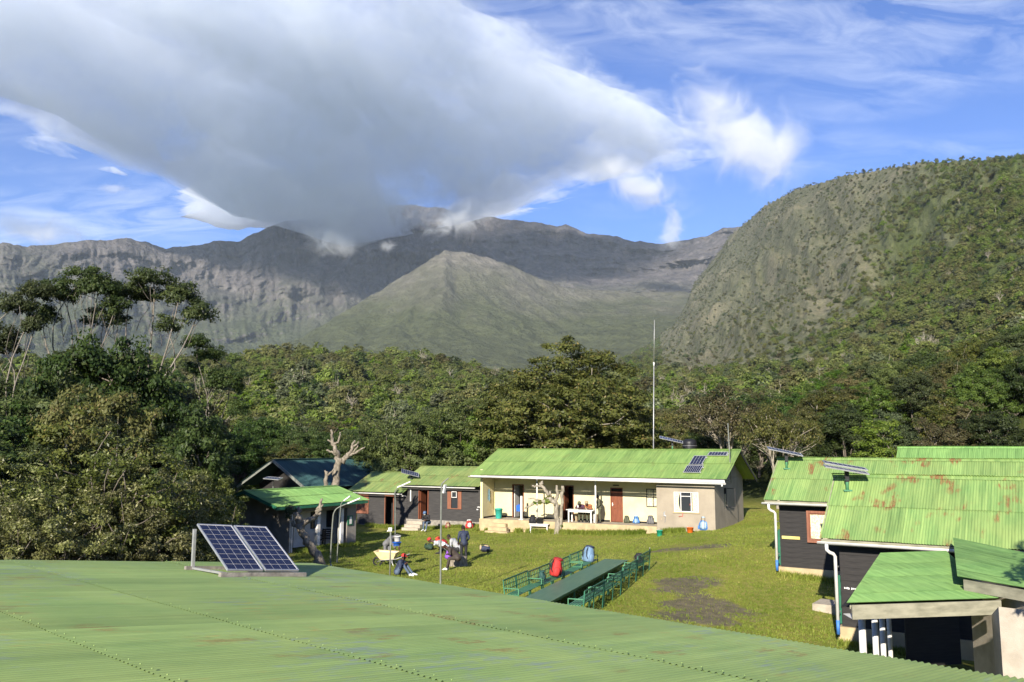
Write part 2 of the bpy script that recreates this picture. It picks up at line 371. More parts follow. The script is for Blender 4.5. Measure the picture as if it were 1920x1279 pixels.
def rock_material(name, cliff_a, cliff_b, green, gz0, gz1, bdist=18):
    m, nt, p, out = new_mat(name); g = NT(nt); P = g.pos()
    n1 = g.noise(P, 0.0032, 7, 0.62, 0.4); n2 = g.noise(P, 0.018, 6, 0.68); st = g.noise(g.pos((1, 1, 0.45)), 0.011, 7, 0.7, 0.5)
    col = g.mix(g.rng(st, 0.34, 0.66), cliff_a, cliff_b)
    col = g.mix(g.rng(n2, 0.5, 0.75), col, tuple(min(1, c * 1.35) for c in cliff_b))
    geo = g.n('ShaderNodeNewGeometry'); sp = g.n('ShaderNodeSeparateXYZ'); g.L.new(geo.outputs['Position'], sp.inputs[0])
    sn = g.n('ShaderNodeSeparateXYZ'); g.L.new(geo.outputs['True Normal'], sn.inputs[0])
    hgt = g.math('ADD', sp.outputs['Z'], g.math('MULTIPLY', g.math('SUBTRACT', n1, 0.5), 700))
    low = g.math('MULTIPLY', g.rng(hgt, gz0, gz1, 1.0, 0.0), g.rng(g.math('ABSOLUTE', sn.outputs['Z']), 0.25, 0.5))
    veg = g.mix(g.rng(n2, 0.35, 0.65), green, tuple(c * 1.7 for c in green))
    g.put(p.inputs['Base Color'], g.mix(low, col, veg)); p.inputs['Roughness'].default_value = 0.95; p.inputs['Specular IOR Level'].default_value = 0.1
    vo = g.vor(P, 0.05)
    hb = g.math('ADD', g.math('ADD', n2, st), g.math('MULTIPLY', vo.outputs['Distance'], -0.25))
    g.put(p.inputs['Normal'], g.bump(hb, 0.9, bdist))
    return m
M_GROUND = ground_material()
M_ROCK = rock_material('crater_rock', (0.050, 0.049, 0.052), (0.150, 0.136, 0.128), (0.055, 0.063, 0.035), 600, 1050, 26)
M_ASH = rock_material('ash', (0.090, 0.082, 0.070), (0.185, 0.168, 0.140), (0.050, 0.056, 0.026), 560, 1040, 20)

def sheet(name, co, nu, nv, mat, attrs=None, wrap=False, smooth=True):
    me = mesh_np(name, co, grid_faces(nu, nv, wrap), mat, smooth)
    for k, a in (attrs or {}).items():
        at_ = me.attributes.new(k, 'FLOAT', 'POINT'); at_.data.foreach_set('value', np.asarray(a, np.float32).ravel())
    o = bpy.data.objects.new(name, me); link(o); o['kind'] = 'structure'; return o

# one ground sheet right round the camera: yard, forest hill, the long right-hand hillside
_pxin = np.arange(-120, 2044, 4.0); _azin = np.arctan((_pxin - 960) / F / CT)
_az = np.concatenate([np.linspace(-math.pi, _azin[0], 44, endpoint=False), _azin, np.linspace(_azin[-1], math.pi, 44, endpoint=False)[1:]])
_rr = np.concatenate([[0.02], np.geomspace(4, 24, 30, endpoint=False), np.geomspace(24, 62, 190, endpoint=False), np.geomspace(62, 5600, 260)])
_AZ, _RR = np.meshgrid(_az, _rr, indexing='ij'); GX, GY = _RR * np.sin(_AZ), _RR * np.cos(_AZ)
GZ_ = land_z(GX, GY); GPX = np.where(GY > 0, 960 + F * np.tan(np.clip(_AZ, -1.4, 1.4)) * CT, 5000)
def blob(px, py, rx, ry, ang=0.0, s=0):
    c = on(px, py); dx, dy = GX - c[0], GY - c[1]; ca, sa = math.cos(ang), math.sin(ang)
    a, b = (dx * ca + dy * sa) / rx, (-dx * sa + dy * ca) / ry
    d = np.sqrt(a * a + b * b) + 0.65 * fbm(GX / 0.9, GY / 0.9, 4, 31 + s)
    return 1 - sstep(0.75, 1.1, d)
_near = (_RR < 62) & (GY > 0)
dirt = np.zeros_like(GX)
for a in ((1285, 1097, 1.5, 1.0, 0.5), (1320, 1135, 1.3, 1.6, 0.9), (1270, 1155, 1.2, 0.7, 0.2), (1290, 1030, 2.2, 0.5, -0.3), (1355, 1022, 1.2, 0.35, -0.3), (1340, 1168, 1.4, 0.7, 0.0), (1305, 1118, 0.6, 1.6, 0.3), (1215, 1010, 2.0, 0.3, -0.3)):
    dirt = np.maximum(dirt, blob(*a, s=int(a[0])))
far_ = sstep(85, 130, _RR)
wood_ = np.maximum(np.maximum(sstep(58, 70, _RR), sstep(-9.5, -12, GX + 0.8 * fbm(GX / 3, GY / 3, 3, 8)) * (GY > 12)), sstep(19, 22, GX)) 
FB = np.array([(1240, 690), (1450, 700), (1520, 668), (1575, 600), (1640, 500), (1700, 420), (1770, 345), (1800, 280)])
def forest_mask(px, py): return sstep(-130, 130, px - 48 - np.interp(py, FB[::-1, 1], FB[::-1, 0]) + 190 * fbm(px / 90, py / 75, 5, 77))
_d = GY * CT + GZ_ * ST; GPY = 639.5 - F * (-GY * ST + GZ_ * CT) / np.maximum(_d, 1)
forest_ = np.where(GY > 0, np.maximum(forest_mask(GPX, GPY), (GPX < 1240) | (GPX > 2050) | (_RR < 500)), 1.0)
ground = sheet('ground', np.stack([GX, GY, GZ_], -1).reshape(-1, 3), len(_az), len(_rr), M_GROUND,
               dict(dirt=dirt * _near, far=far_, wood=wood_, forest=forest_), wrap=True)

def polar(px, r): a = np.arctan((px - 960) / F / CT); return r * np.sin(a), r * np.cos(a)
def elev(px, py):                             # tangent of the elevation seen at pixel
    u = (px - 960) / F; v = (639.5 - py) / F; return (ST + v * CT) / np.hypot(u, CT - v * ST)
def build_cone():
    px = np.arange(300, 1480, 4.0); nv = 170
    sky = np.interp(px, [300, 420, 480, 600, 700, 780, 815, 832, 850, 868, 890, 920, 960, 1000, 1050, 1100, 1180, 1290, 1400, 1480], [735, 700, 675, 610, 549, 500, 477, 468, 472, 471, 476, 484, 496, 515, 535, 541, 545, 546, 552, 560])
    rc = np.interp(px, [300, 480, 700, 850, 1000, 1150, 1480], [2900, 3500, 4050, 4250, 4350, 4500, 4600])
    u = np.linspace(0, 1.12, nv); U, PX = np.meshgrid(u, px); RC = rc[:, None]; SK = sky[:, None]
    r = 950 + (RC - 950) * np.minimum(U, 1) + np.maximum(U - 1, 0) * 6000
    pw = np.interp(px, [300, 600, 850, 1050, 1200, 1480], [1.2, 1.5, 1.75, 1.5, 1.05, 1.0])[:, None]
    kern = np.exp(-np.linspace(-2.2, 2.2, 61) ** 2); kern /= kern.sum(); sm_ = np.convolve(np.pad(sky, 30, mode='edge'), kern, 'valid')[:, None]
    y = 790 + ((sm_ + (SK - sm_) * sstep(.55, .97, U)) - 790) * np.minimum(U, 1) ** pw
    X, Y = polar(PX, r); Z = r * elev(PX, y) - np.maximum(U - 1, 0) ** 1.0 * 5200
    ax, ay = polar(850.0, 4330.0); ang = np.arctan2(X - ax, ay - Y); dd = np.hypot(X - ax, Y - ay)
    cone = sstep(2900, 300, dd)
    Z = Z - cone * sstep(20, 500, dd) * sstep(1.0, .86, U) * 84 * (1 - ridged(ang * 4.0 + 0.9 * fbm(X / 620, Y / 620, 4, 2), dd / 2600, 5, 5))
    Z = Z + 30 * fbm(X / 420, Y / 420, 5, 12) * np.minimum(1, U * 1.6) * sstep(1.05, .9, U) + 12 * fbm(X / 55, Y / 55, 5, 15, .6)
    return sheet('ash_cone', np.stack([X, Y, Z], -1).reshape(-1, 3), len(px), nv, M_ASH)
def build_wall():
    px = np.arange(-900, 1760, 3.0); nv = 190
    sky = np.interp(px, [-900, -300, 0, 30, 60, 130, 200, 225, 240, 300, 340, 400, 440, 500, 530, 600, 680, 745, 800, 860, 920, 1000, 1045, 1062, 1100, 1160, 1175, 1240, 1290, 1330, 1345, 1362, 1400, 1760],
                    [480, 462, 453, 461, 459, 450, 448, 446, 449, 466, 462, 450, 452, 424, 413, 405, 396, 383, 388, 398, 407, 417, 424, 419, 438, 443, 448, 457, 448, 442, 434, 428, 425, 430])
    sky = sky + 3.6 * fbm(px / 22, px * 0, 5, 41, 0.6) + 2.5 * (ridged(px / 55, px * 0 + 3, 4, 43) - 0.55) * 2
    u = np.linspace(0, 1.08, nv); U, PX = np.meshgrid(u, px); SK = sky[:, None]; Uc = np.minimum(U, 1)
    base = np.interp(px, [-900, 0, 500, 800, 1000, 1200, 1760], [690, 690, 690, 640, 570, 560, 570])[:, None]
    rb = np.interp(px, [-900, 0, 500, 1000, 1760], [3300, 3500, 4300, 4750, 4700])[:, None]; rt = np.interp(px, [-900, 0, 700, 1200, 1760], [4700, 5000, 6000, 6100, 5600])[:, None]
    brk = np.interp(px, [-900, 200, 700, 1200, 1400], [0.55, 0.58, 0.40, 0.40, 0.45])[:, None] + 0.10 * fbm(px / 130, px * 0, 4, 3)[:, None]
    gprof = np.where(Uc < brk, 0.66 * (Uc / brk) ** 0.9, 0.66 + 0.34 * (Uc - brk) / (1 - brk))
    r = rb + (rt - rb) * gprof
    wob = 0.9 * fbm(PX / 140, U * 2.2, 4, 6)
    gul = ridged(PX / 62 + wob, U * 0.55 + 2, 5, 51); gul2 = ridged(PX / 17 + wob * 2, U * 1.8, 4, 61)
    r = r - 190 * (gul - 0.55) * np.sin(np.pi * np.clip(Uc, 0.04, 0.97)) ** 0.6 - (90 * (gul2 - 0.5) + 46 * (ridged(PX / 6.5 + wob * 4, U * 5.5, 4, 81) - .5)) * sstep(0.08, 0.35, Uc) * sstep(1.0, 0.9, Uc)
    r = r + 230 * fbm(PX / 150, U * 4, 5, 71) * sstep(1.0, 0.85, Uc) + np.maximum(U - 1, 0) * 9000
    y = base + (SK - base) * Uc
    X, Y = polar(PX, r); Z = r * elev(PX, y) - np.maximum(U - 1, 0) * 9000
    # rock bands
    return sheet('mountain', np.stack([X, Y, Z], -1).reshape(-1, 3), len(px), nv, M_ROCK)
build_cone(); build_wall()
# ---------------------------------------------------------------- building materials
def roof_material(name, green, pale, rust_amt, peel=0.0, streak=(9.0, 0.55, 1), dark=None, sk=1.0):
    m, nt, p, out = new_mat(name); g = NT(nt)
    rnd = g.rand(); off = g.n('ShaderNodeCombineXYZ'); g.put(off.inputs[0], g.math('MULTIPLY', rnd, 37.0)); g.put(off.inputs[1], g.math('MULTIPLY', rnd, 91.0))
    V = g.coords('Object', (1, 1, 1), loc=off.outputs[0]); S = g.coords('Object', streak, loc=off.outputs[0]); P = g.pos()
    big = g.noise(P, 0.7, 4, 0.6); st = g.noise(S, 1.0, 5, 0.65); fine = g.noise(V, 26, 4, 0.6)
    col = g.mix(g.rng(big, 0.32, 0.68), green, pale)
    col = g.mix(g.rng(st, 0.45, 0.72, 0.0, 0.8 * sk), col, tuple(c * 1.42 for c in pale))
    col = g.mix(g.rng(st, 0.44, 0.26, 0.0, 0.7 * sk), col, dark or tuple(c * 0.55 for c in green))
    rn = g.noise(g.coords('Object', (7, 1.0, 1), loc=off.outputs[0]), 1.0, 6, 0.7); rl = g.noise(P, 0.9, 3, 0.5)
    rust = g.math('MULTIPLY', g.rng(rn, 0.46, 0.56), g.rng(rl, 0.64 - 0.12 * rust_amt, 0.70 - 0.12 * rust_amt), True)
    rust = g.math('MULTIPLY', rust, min(1.0, rust_amt * 1.6))
    rc = g.mix(g.rng(fine, 0.35, 0.65), (0.13, 0.060, 0.028), (0.25, 0.135, 0.050))
    col = g.mix(rust, col, rc)
    if peel:
        pn = g.noise(g.coords('Object', (6, 0.9, 1), loc=off.outputs[0]), 1.6, 6, 0.72); pl = g.noise(P, 0.42, 4, 0.6)
        pe = g.math('MULTIPLY', g.rng(pn, 0.50, 0.60), g.rng(pl, 0.50, 0.60), True)
        col = g.mix(g.math('MULTIPLY', pe, peel), col, (0.16, 0.20, 0.22))
        ye = g.math('MULTIPLY', g.rng(pn, 0.46, 0.34), g.rng(g.noise(P, 0.55, 4, 0.6), 0.52, 0.62), True)
        col = g.mix(g.math('MULTIPLY', ye, peel), col, (0.30, 0.22, 0.07))
    col = g.mix(g.math('MULTIPLY', g.math('SUBTRACT', rnd, 0.5), 0.0), col, col)
    hv = g.hsv(col, 0.5, 1.0, g.rng(rnd, 0, 1, 0.88, 1.10))
    g.put(p.inputs['Base Color'], hv); p.inputs['Roughness'].default_value = 0.62; p.inputs['Specular IOR Level'].default_value = 0.3
    g.put(p.inputs['Normal'], g.bump(fine, 0.12, 0.004))
    return m
M_ROOF_FG = roof_material('roof_paint_olive', (0.165, 0.252, 0.084), (0.228, 0.304, 0.101), 0.30, 0.55, (5.0, 0.35, 1), None, 0.42)
M_ROOF = roof_material('roof_paint_lime', (0.130, 0.235, 0.062), (0.200, 0.285, 0.078), 0.10)
M_ROOF_RUST = roof_material('roof_paint_rusty', (0.122, 0.228, 0.070), (0.195, 0.272, 0.086), 0.62)
M_ROOF_NEW = roof_material('roof_paint_fresh', (0.120, 0.240, 0.070), (0.165, 0.285, 0.085), 0.0)
M_ROOF_OLD = roof_material('roof_paint_old', (0.120, 0.200, 0.062), (0.205, 0.245, 0.078), 0.45)
M_ROOF_TEAL = roof_material('roof_teal', (0.018, 0.050, 0.050), (0.028, 0.068, 0.066), 0.0)
M_CREAM = plain('cream_plaster', (0.62, 0.555, 0.345), (0.53, 0.46, 0.275), 1.3, 0.9, 0.25, 30, 0.004)
M_TAN = plain('tan_plaster', (0.47, 0.375, 0.215), (0.33, 0.255, 0.15), 2.2, 0.9, 0.3, 24, 0.006)
M_GREYP = plain('grey_render', (0.33, 0.285, 0.215), (0.255, 0.218, 0.165), 1.1, 0.95, 0.5, 34, 0.008)
M_DIMP = plain('weathered_render', (0.26, 0.235, 0.20), (0.17, 0.15, 0.125), 1.2, 0.95, 0.4, 30, 0.008)
M_WHITEW = plain('limewash', (0.72, 0.70, 0.66), (0.58, 0.55, 0.50), 1.6, 0.9, 0.3, 26, 0.005)
M_ROUGHW = plain('rough_cast', (0.46, 0.41, 0.33), (0.35, 0.305, 0.24), 3.0, 0.95, 0.7, 60, 0.01)
M_BLACKW = plain('tarred_timber', (0.013, 0.012, 0.012), (0.028, 0.025, 0.023), 3.0, 0.7, 0.35, 30, 0.006, stretch=(0.6, 1, 9))
M_GREYW = plain('grey_timber', (0.026, 0.025, 0.025), (0.058, 0.054, 0.051), 3.0, 0.8, 0.35, 30, 0.006, stretch=(0.6, 1, 9))
M_WHITE = plain('white_paint', (0.70, 0.69, 0.66), (0.55, 0.54, 0.50), 3, 0.55, 0.1, 30, 0.003)
M_FASCIA = plain('fascia_board', (0.30, 0.285, 0.205), (0.17, 0.165, 0.115), 2.6, 0.8, 0.25, 30, 0.004, stretch=(1, 1, 3))
M_DOOR = plain('red_brown_wood', (0.22, 0.070, 0.032), (0.13, 0.040, 0.020), 4, 0.5, 0.15, 30, 0.003, stretch=(6, 6, 0.7))
M_SHUT = plain('shutter_wood', (0.26, 0.105, 0.060), (0.17, 0.065, 0.036), 4, 0.65, 0.15, 30, 0.003, stretch=(6, 6, 0.7))
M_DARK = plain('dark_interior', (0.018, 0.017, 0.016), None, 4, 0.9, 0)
M_BLACK = plain('black_plastic', (0.016, 0.016, 0.018), None, 6, 0.45, 0.05)
M_STEEL = plain('galvanised', (0.42, 0.42, 0.41), (0.30, 0.30, 0.29), 8, 0.45, 0.05, metal=0.4)
M_POLE = plain('pole_paint', (0.20, 0.21, 0.18), (0.13, 0.14, 0.12), 6, 0.5, 0.05)
M_CONC = plain('concrete', (0.42, 0.37, 0.29), (0.28, 0.245, 0.19), 3, 0.95, 0.4, 30, 0.008)
M_STONE = plain('foundation_stone', (0.30, 0.275, 0.235), (0.15, 0.135, 0.115), 5, 0.95, 0.6, 16, 0.02)
M_BLUEP = plain('blue_paint', (0.06, 0.20, 0.55), None, 4, 0.5, 0)
M_GREENP = plain('green_paint', (0.018, 0.105, 0.060), (0.030, 0.150, 0.085), 3, 0.45, 0.08)
M_GREENL = plain('green_frame', (0.080, 0.240, 0.120), (0.050, 0.160, 0.085), 3, 0.5, 0.05)
M_TABLE = plain('green_tabletop', (0.060, 0.130, 0.070), (0.095, 0.165, 0.085), 1.2, 0.45, 0.1, 12, 0.004, stretch=(1, 6, 1))
M_CURT = plain('curtain', (0.74, 0.66, 0.42), (0.40, 0.38, 0.24), 16, 0.9, 0.3, 20, 0.01, lo=0.50, hi=0.60)
M_SIGN = plain('yellow_sign', (0.62, 0.52, 0.18), (0.50, 0.40, 0.12), 3, 0.6, 0)
M_LETTER = plain('white_letters', (0.80, 0.80, 0.78), None, 3, 0.6, 0)
M_GLASS, _nt, _p, _o = new_mat('window_glass')
_p.inputs['Base Color'].default_value = (0.03, 0.035, 0.04, 1); _p.inputs['Roughness'].default_value = 0.08; _p.inputs['Specular IOR Level'].default_value = 0.6
def cell_material():
    m, nt, p, out = new_mat('solar_cells'); g = NT(nt)
    n = g.vor(g.coords('Object'), 90)
    g.put(p.inputs['Base Color'], g.mix(g.rng(n.outputs['Distance'], 0, 1), (0.010, 0.013, 0.034), (0.016, 0.020, 0.050)))
    p.inputs['Roughness'].default_value = 0.25; p.inputs['Specular IOR Level'].default_value = 0.3; return m
M_CELL = cell_material()
M_ALU = plain('aluminium', (0.62, 0.62, 0.62), None, 4, 0.35, 0.02, metal=0.7)
M_BUS = plain('busbar', (0.20, 0.24, 0.36), None, 4, 0.4, 0)

# ---------------------------------------------------------------- corrugated roofs made of single sheets
_sheet_cache = {}
def corr_mesh(w, l, mat, pitch=0.076, amp=0.010, seg=6):
    key = (round(w, 3), round(l, 2), mat.name, pitch, amp)
    if key in _sheet_cache: return _sheet_cache[key]
    nx = int(w / pitch * seg) + 1; xs = np.linspace(0, w, nx); ys = np.array([0, l * 0.5, l])
    X, Y = np.meshgrid(xs, ys, indexing='ij'); Z = amp * np.cos(2 * np.pi * X / pitch)
    me = mesh_np('roof_sheet', np.stack([X, Y, Z], -1).reshape(-1, 3), grid_faces(nx, 3), mat, True)
    _sheet_cache[key] = me; return me
def lay_roof(parent, O, xd, ud, width, length, rows, mat, sheet_w=0.76, pitch=0.076, amp=0.010, jit=0.004, rng=None, lift=0.012):
    """O lower-left corner, xd along the eave, ud up the slope (in the parent's own axes); every sheet is an object"""
    rng = rng or random.Random(5); O, xd, ud = Vector(O), Vector(xd).normalized(), Vector(ud).normalized(); nn = xd.cross(ud).normalized()
    n = max(1, round(width / sheet_w)); sw = width / n; k = max(1, round(sw / pitch)); pt = sw / k
    cuts = [length * i / rows for i in range(rows + 1)] if isinstance(rows, int) else list(rows)
    out = []
    for r_ in range(len(cuts) - 1):
        l = cuts[r_ + 1] - cuts[r_]
        for i in range(n):
            me = corr_mesh(sw + pt, l + 0.10, mat, pt, amp)
            o = bpy.data.objects.new('roof_sheet', me); link(o, parent)
            dz = lift * (r_ % 2 == 1) + rng.uniform(0, jit); tilt = lift * 1.6 / l
            u2 = (ud - nn * tilt).normalized()
            M = Matrix((xd, u2, xd.cross(u2))).transposed().to_4x4()
            M.translation = O + xd * (sw * i) + ud * (cuts[r_] - 0.02 + rng.uniform(-0.012, 0.012)) + nn * (lift * 1.6 + (i % 2) * 0.0022 + rng.uniform(0, jit))
            o.matrix_basis = M; out.append(o)
    return out
def gable_roof(bld, x0, x1, yf, zf, yr, zr_, yb, zb, mat, rows=2, cap=True, capmat=None, sheet_w=0.76, seed=1, back=True):
    """ridge along local x; roof part > roof_sheet"""
    mb = MB(); mb.use(capmat or mat)
    d = 0.16
    uf = Vector((0, yr - yf, zr_ - zf)); lf = uf.length; uf.normalize(); ub = Vector((0, yr - yb, zr_ - zb)); lb = ub.length; ub.normalize()
    a = Vector((x0 - .02, yr, zr_ + .035)); b = Vector((x1 + .02, yr, zr_ + .035))
    mb.add([a - uf * d, b - uf * d, b, a, a - ub * d, b - ub * d], [(0, 1, 2, 3), (3, 2, 5, 4)])
    mb.use(M_DARK)
    for k in range(7):                                        # purlins
        t = (k + 0.5) / 7; p = Vector((0, yf, zf)) + uf * lf * t; mb.beam((x0 + .05, p.y, p.z - .05), (x1 - .05, p.y, p.z - .05), .05, .05)
    roof = mb.build('roof', None, bld)
    rg = random.Random(seed)
    lay_roof(roof, (x0, yf, zf), (1, 0, 0), uf, x1 - x0, lf, rows, mat, sheet_w=sheet_w, rng=rg)
    if back: lay_roof(roof, (x1, yb, zb), (-1, 0, 0), ub, x1 - x0, lb, rows, mat, sheet_w=max(sheet_w, 1.5), rng=rg)
    return roof
def part(bld, name, mat, f, bevel=0):
    mb = MB(); f(mb); return mb.build(name, mat, bld, bevel=bevel)
def wall_with(mb, x0, x1, z0, z1, y0, y1, holes):
    """a wall along x with rectangular holes (xa,xb,za,zb), built of boxes that butt"""
    hs = sorted(holes); x = x0
    for xa, xb, za, zb in hs:
        if xa > x: mb.box(x, xa, y0, y1, z0, z1)
        if za > z0: mb.box(xa, xb, y0, y1, z0, za)
        if zb < z1: mb.box(xa, xb, y0, y1, zb, z1)
        x = xb
    if x < x1: mb.box(x, x1, y0, y1, z0, z1)
def wall_y(mb, y0, y1, z0, z1, x0, x1, holes):
    hs = sorted(holes); y = y0
    for ya, yb, za, zb in hs:
        if ya > y: mb.box(x0, x1, y, ya, z0, z1)
        if za > z0: mb.box(x0, x1, ya, yb, z0, za)
        if zb < z1: mb.box(x0, x1, ya, yb, zb, z1)
        y = yb
    if y < y1: mb.box(x0, x1, y, y1, z0, z1)
def text_part(parent, body, size, loc, rot, mat, name='lettering', align='LEFT'):
    cu = bpy.data.curves.new(name, 'FONT'); cu.body = body; cu.size = size; cu.extrude = 0.004; cu.align_x = align
    tmp = bpy.data.objects.new(name, cu); link(tmp); dg = bpy.context.evaluated_depsgraph_get(); me = bpy.data.meshes.new_from_object(tmp.evaluated_get(dg))
    bpy.data.objects.remove(tmp); bpy.data.curves.remove(cu); me.materials.clear(); me.materials.append(mat)
    o = bpy.data.objects.new(name, me); link(o, parent); o.location = loc; o.rotation_euler = rot; return o
def gutter(bld, x0, x1, y, z, pipe_x=None, zg=None, mat=None, blue=False, drop=0.0):
    m = mat or M_WHITE
    def f(mb):
        n = 8; vs_ = []
        for x, dz in ((x0, 0), (x1, -drop)):
            for k in range(n + 1):
                a = math.pi * k / n; vs_.append((x, y - math.cos(a) * .06, z + dz - math.sin(a) * .075))
        mb.add(vs_, [(k, k + 1, n + 2 + k, n + 1 + k) for k in range(n)] + [tuple(range(n + 1)), tuple(range(n + 1, 2 * n + 2))], True)
    g_ = part(bld, 'gutter', m, f)
    if pipe_x is not None:
        mb = MB(); mb.use(m); yw = y + 0.32
        mb.tube([(pipe_x, y, z - .05), (pipe_x, y, z - .22), (pipe_x + .06, y + .06, z - .30), (pipe_x + .14, y + .14, z - .34), (pipe_x + .18, y + .2, z - .42), (pipe_x + .18, y + .2, zg + .35)], .05, 10)
        if blue: mb.use(M_BLUEP)
        mb.tube([(pipe_x + .18, y + .2, zg + .35), (pipe_x + .18, y + .2, zg - .05)], .052, 10)
        mb.use(M_STEEL); mb.box(pipe_x + .14, pipe_x + .22, y + .2, y + .45, z - .75, z - .72); mb.box(pipe_x + .14, pipe_x + .22, y + .2, y + .45, zg + .55, zg + .58)
        mb.build('downpipe', None, bld)
    return g_
def solar_panel(parent, name, w, h, cols, rows, M, label=None, frame=0.022, thick=0.035, cell=None):
    """local x across, y up the panel, z out of the glass"""
    mb = MB(); mb.use(M_ALU)
    mb.box(0, w, 0, frame, 0, thick); mb.box(0, w, h - frame, h, 0, thick); mb.box(0, frame, frame, h - frame, 0, thick); mb.box(w - frame, w, frame, h - frame, 0, thick)
    mb.use(M_WHITE); mb.box(frame, w - frame, frame, h - frame, .004, thick - .008)
    o = mb.build(name, None, parent); o.matrix_basis = M
    gw = (w - 2 * frame - .012) / cols; gh = (h - 2 * frame - .012) / rows; cm = None
    for i in range(cols):
        for j in range(rows):
            if cm is None:
                c = MB(); c.box(0, gw - .011, 0, gh - .011, 0, .004); co_ = c.build('cell', cell or M_CELL, o); cm = co_.data
            else: co_ = bpy.data.objects.new('cell', cm); link(co_, o)
            co_.location = (frame + .008 + i * gw, frame + .008 + j * gh, thick - .008)
    return o
def basis_mat(O, xd, yd):
    xd, yd = Vector(xd).normalized(), Vector(yd).normalized(); z = xd.cross(yd).normalized(); yd = z.cross(xd)
    M = Matrix((xd, yd, z)).transposed().to_4x4(); M.translation = Vector(O); return M

# ================================================================ the roof we look across
FGA = R(-47); fe = Vector((math.sin(FGA), math.cos(FGA), 0)); fc = Vector((math.cos(FGA), -math.sin(FGA), 0))
FG_S, FG_T, FG_Z, FG_E = 0.105, 11.25, -2.6, 16.6
def fgz(t): return FG_Z + FG_S * (FG_T - t)
fg = thing('green_roofed_building', 'long low building under the wide faded green corrugated roof in the foreground', 'building', (0, 0, 0), 0)
def fgp(e, t, dz=0.0): return fe * e + fc * t + Vector((0, 0, fgz(t) + dz))
def _fgroof():
    mb = MB(); mb.use(M_FASCIA)
    mb.beam(fgp(-3, FG_T - .12, -.12), fgp(FG_E - .1, FG_T - .12, -.12), .03, .18)
    mb.use(M_DARK)
    for t in np.arange(-1, FG_T, 1.25): mb.beam(fgp(-3, t, -.075), fgp(FG_E - .05, t, -.075), .06, .08)
    mb.use(M_FASCIA); mb.beam(fgp(FG_E - .04, -1.8, -.10), fgp(FG_E - .04, FG_T - .15, -.10), .03, .16)
    return mb.build('roof', None, fg)
_r = _fgroof()
_up = (fgp(0, 0) - fgp(0, 1)).normalized()
lay_roof(_r, fgp(FG_E, FG_T), -fe, _up, FG_E + 3.2, 13.0, [0, 3.35, 6.2, 8.1, 10.4, 13.0], M_ROOF_FG, sheet_w=0.76, amp=0.0135, jit=0.0025, rng=random.Random(11), lift=0.006)
def _fgwalls(mb):
    for (e0, t0, e1, t1) in ((FG_E - .5, -1.4, FG_E - .5, FG_T - .6), (-2.6, FG_T - .6, FG_E - .5, FG_T - .6)):
        a, b = fgp(e0, t0), fgp(e1, t1)
        mb.add([(a.x, a.y, -6), (b.x, b.y, -6), (b.x, b.y, b.z - .13), (a.x, a.y, a.z - .13)], [(0, 1, 2, 3)])
part(fg, 'wall', M_DIMP, _fgwalls)
# screw rows along the laps: little washers that catch the light
def _screws(mb):
    rg = random.Random(3)
    for u in (3.35, 6.2, 8.1, 10.4):
        for e_ in np.arange(-1, FG_E, 0.228):
            if rg.random() < .12: continue
            p = fgp(e_ + rg.uniform(-.02, .02), FG_T - (u + .05) * math.cos(math.atan(FG_S)), .026)
            mb.ball(p, (.009, .009, .007), 6, 4)
o_ = part(_r, 'roof_screws', M_ROOF_FG, _screws); o_['kind'] = 'stuff'
# the two tilted panels standing on it
def fg_panels():
    base = fgp(13.75, 7.56); row = (fgp(13.75, 9.4) - base).normalized()
    tk = thing('solar_array', 'pair of blue solar panels propped up on the near green roof', 'solar panels', base, 0)
    tilt = R(28.5); side = (Vector((fe.x, fe.y, 0)))         # panels lean back along fe
    upv = (side * math.cos(tilt) + Vector((0, 0, 1)) * math.sin(tilt))
    for k in range(2):
        O = row * (0.05 + k * 0.735) + Vector((0, 0, .09))
        solar_panel(tk, 'solar_panel', 0.69, 1.46, 4, 9, basis_mat(O, row, upv))
    def legs(mb):
        for s_ in (0.05, 1.50):
            top = row * s_ + upv * 1.38 + Vector((0, 0, .06)); bot = row * s_ + side * 1.22 + Vector((0, 0, .03)); mb.beam(bot, top, .05, .05)
            mb.beam(row * s_ + Vector((0, 0, .05)), bot, .045, .035)
    part(tk, 'stand', M_STEEL, legs)
    def rails(mb):
        mb.beam(row * -0.08 + Vector((0, 0, .035)), row * 1.62 + Vector((0, 0, .035)), .09, .07); mb.beam(row * -0.08 + side * 1.24 + Vector((0, 0, .03)), row * 1.62 + side * 1.24 + Vector((0, 0, .03)), .08, .06)
    part(tk, 'base_rail', M_STONE, rails)
fg_panels()

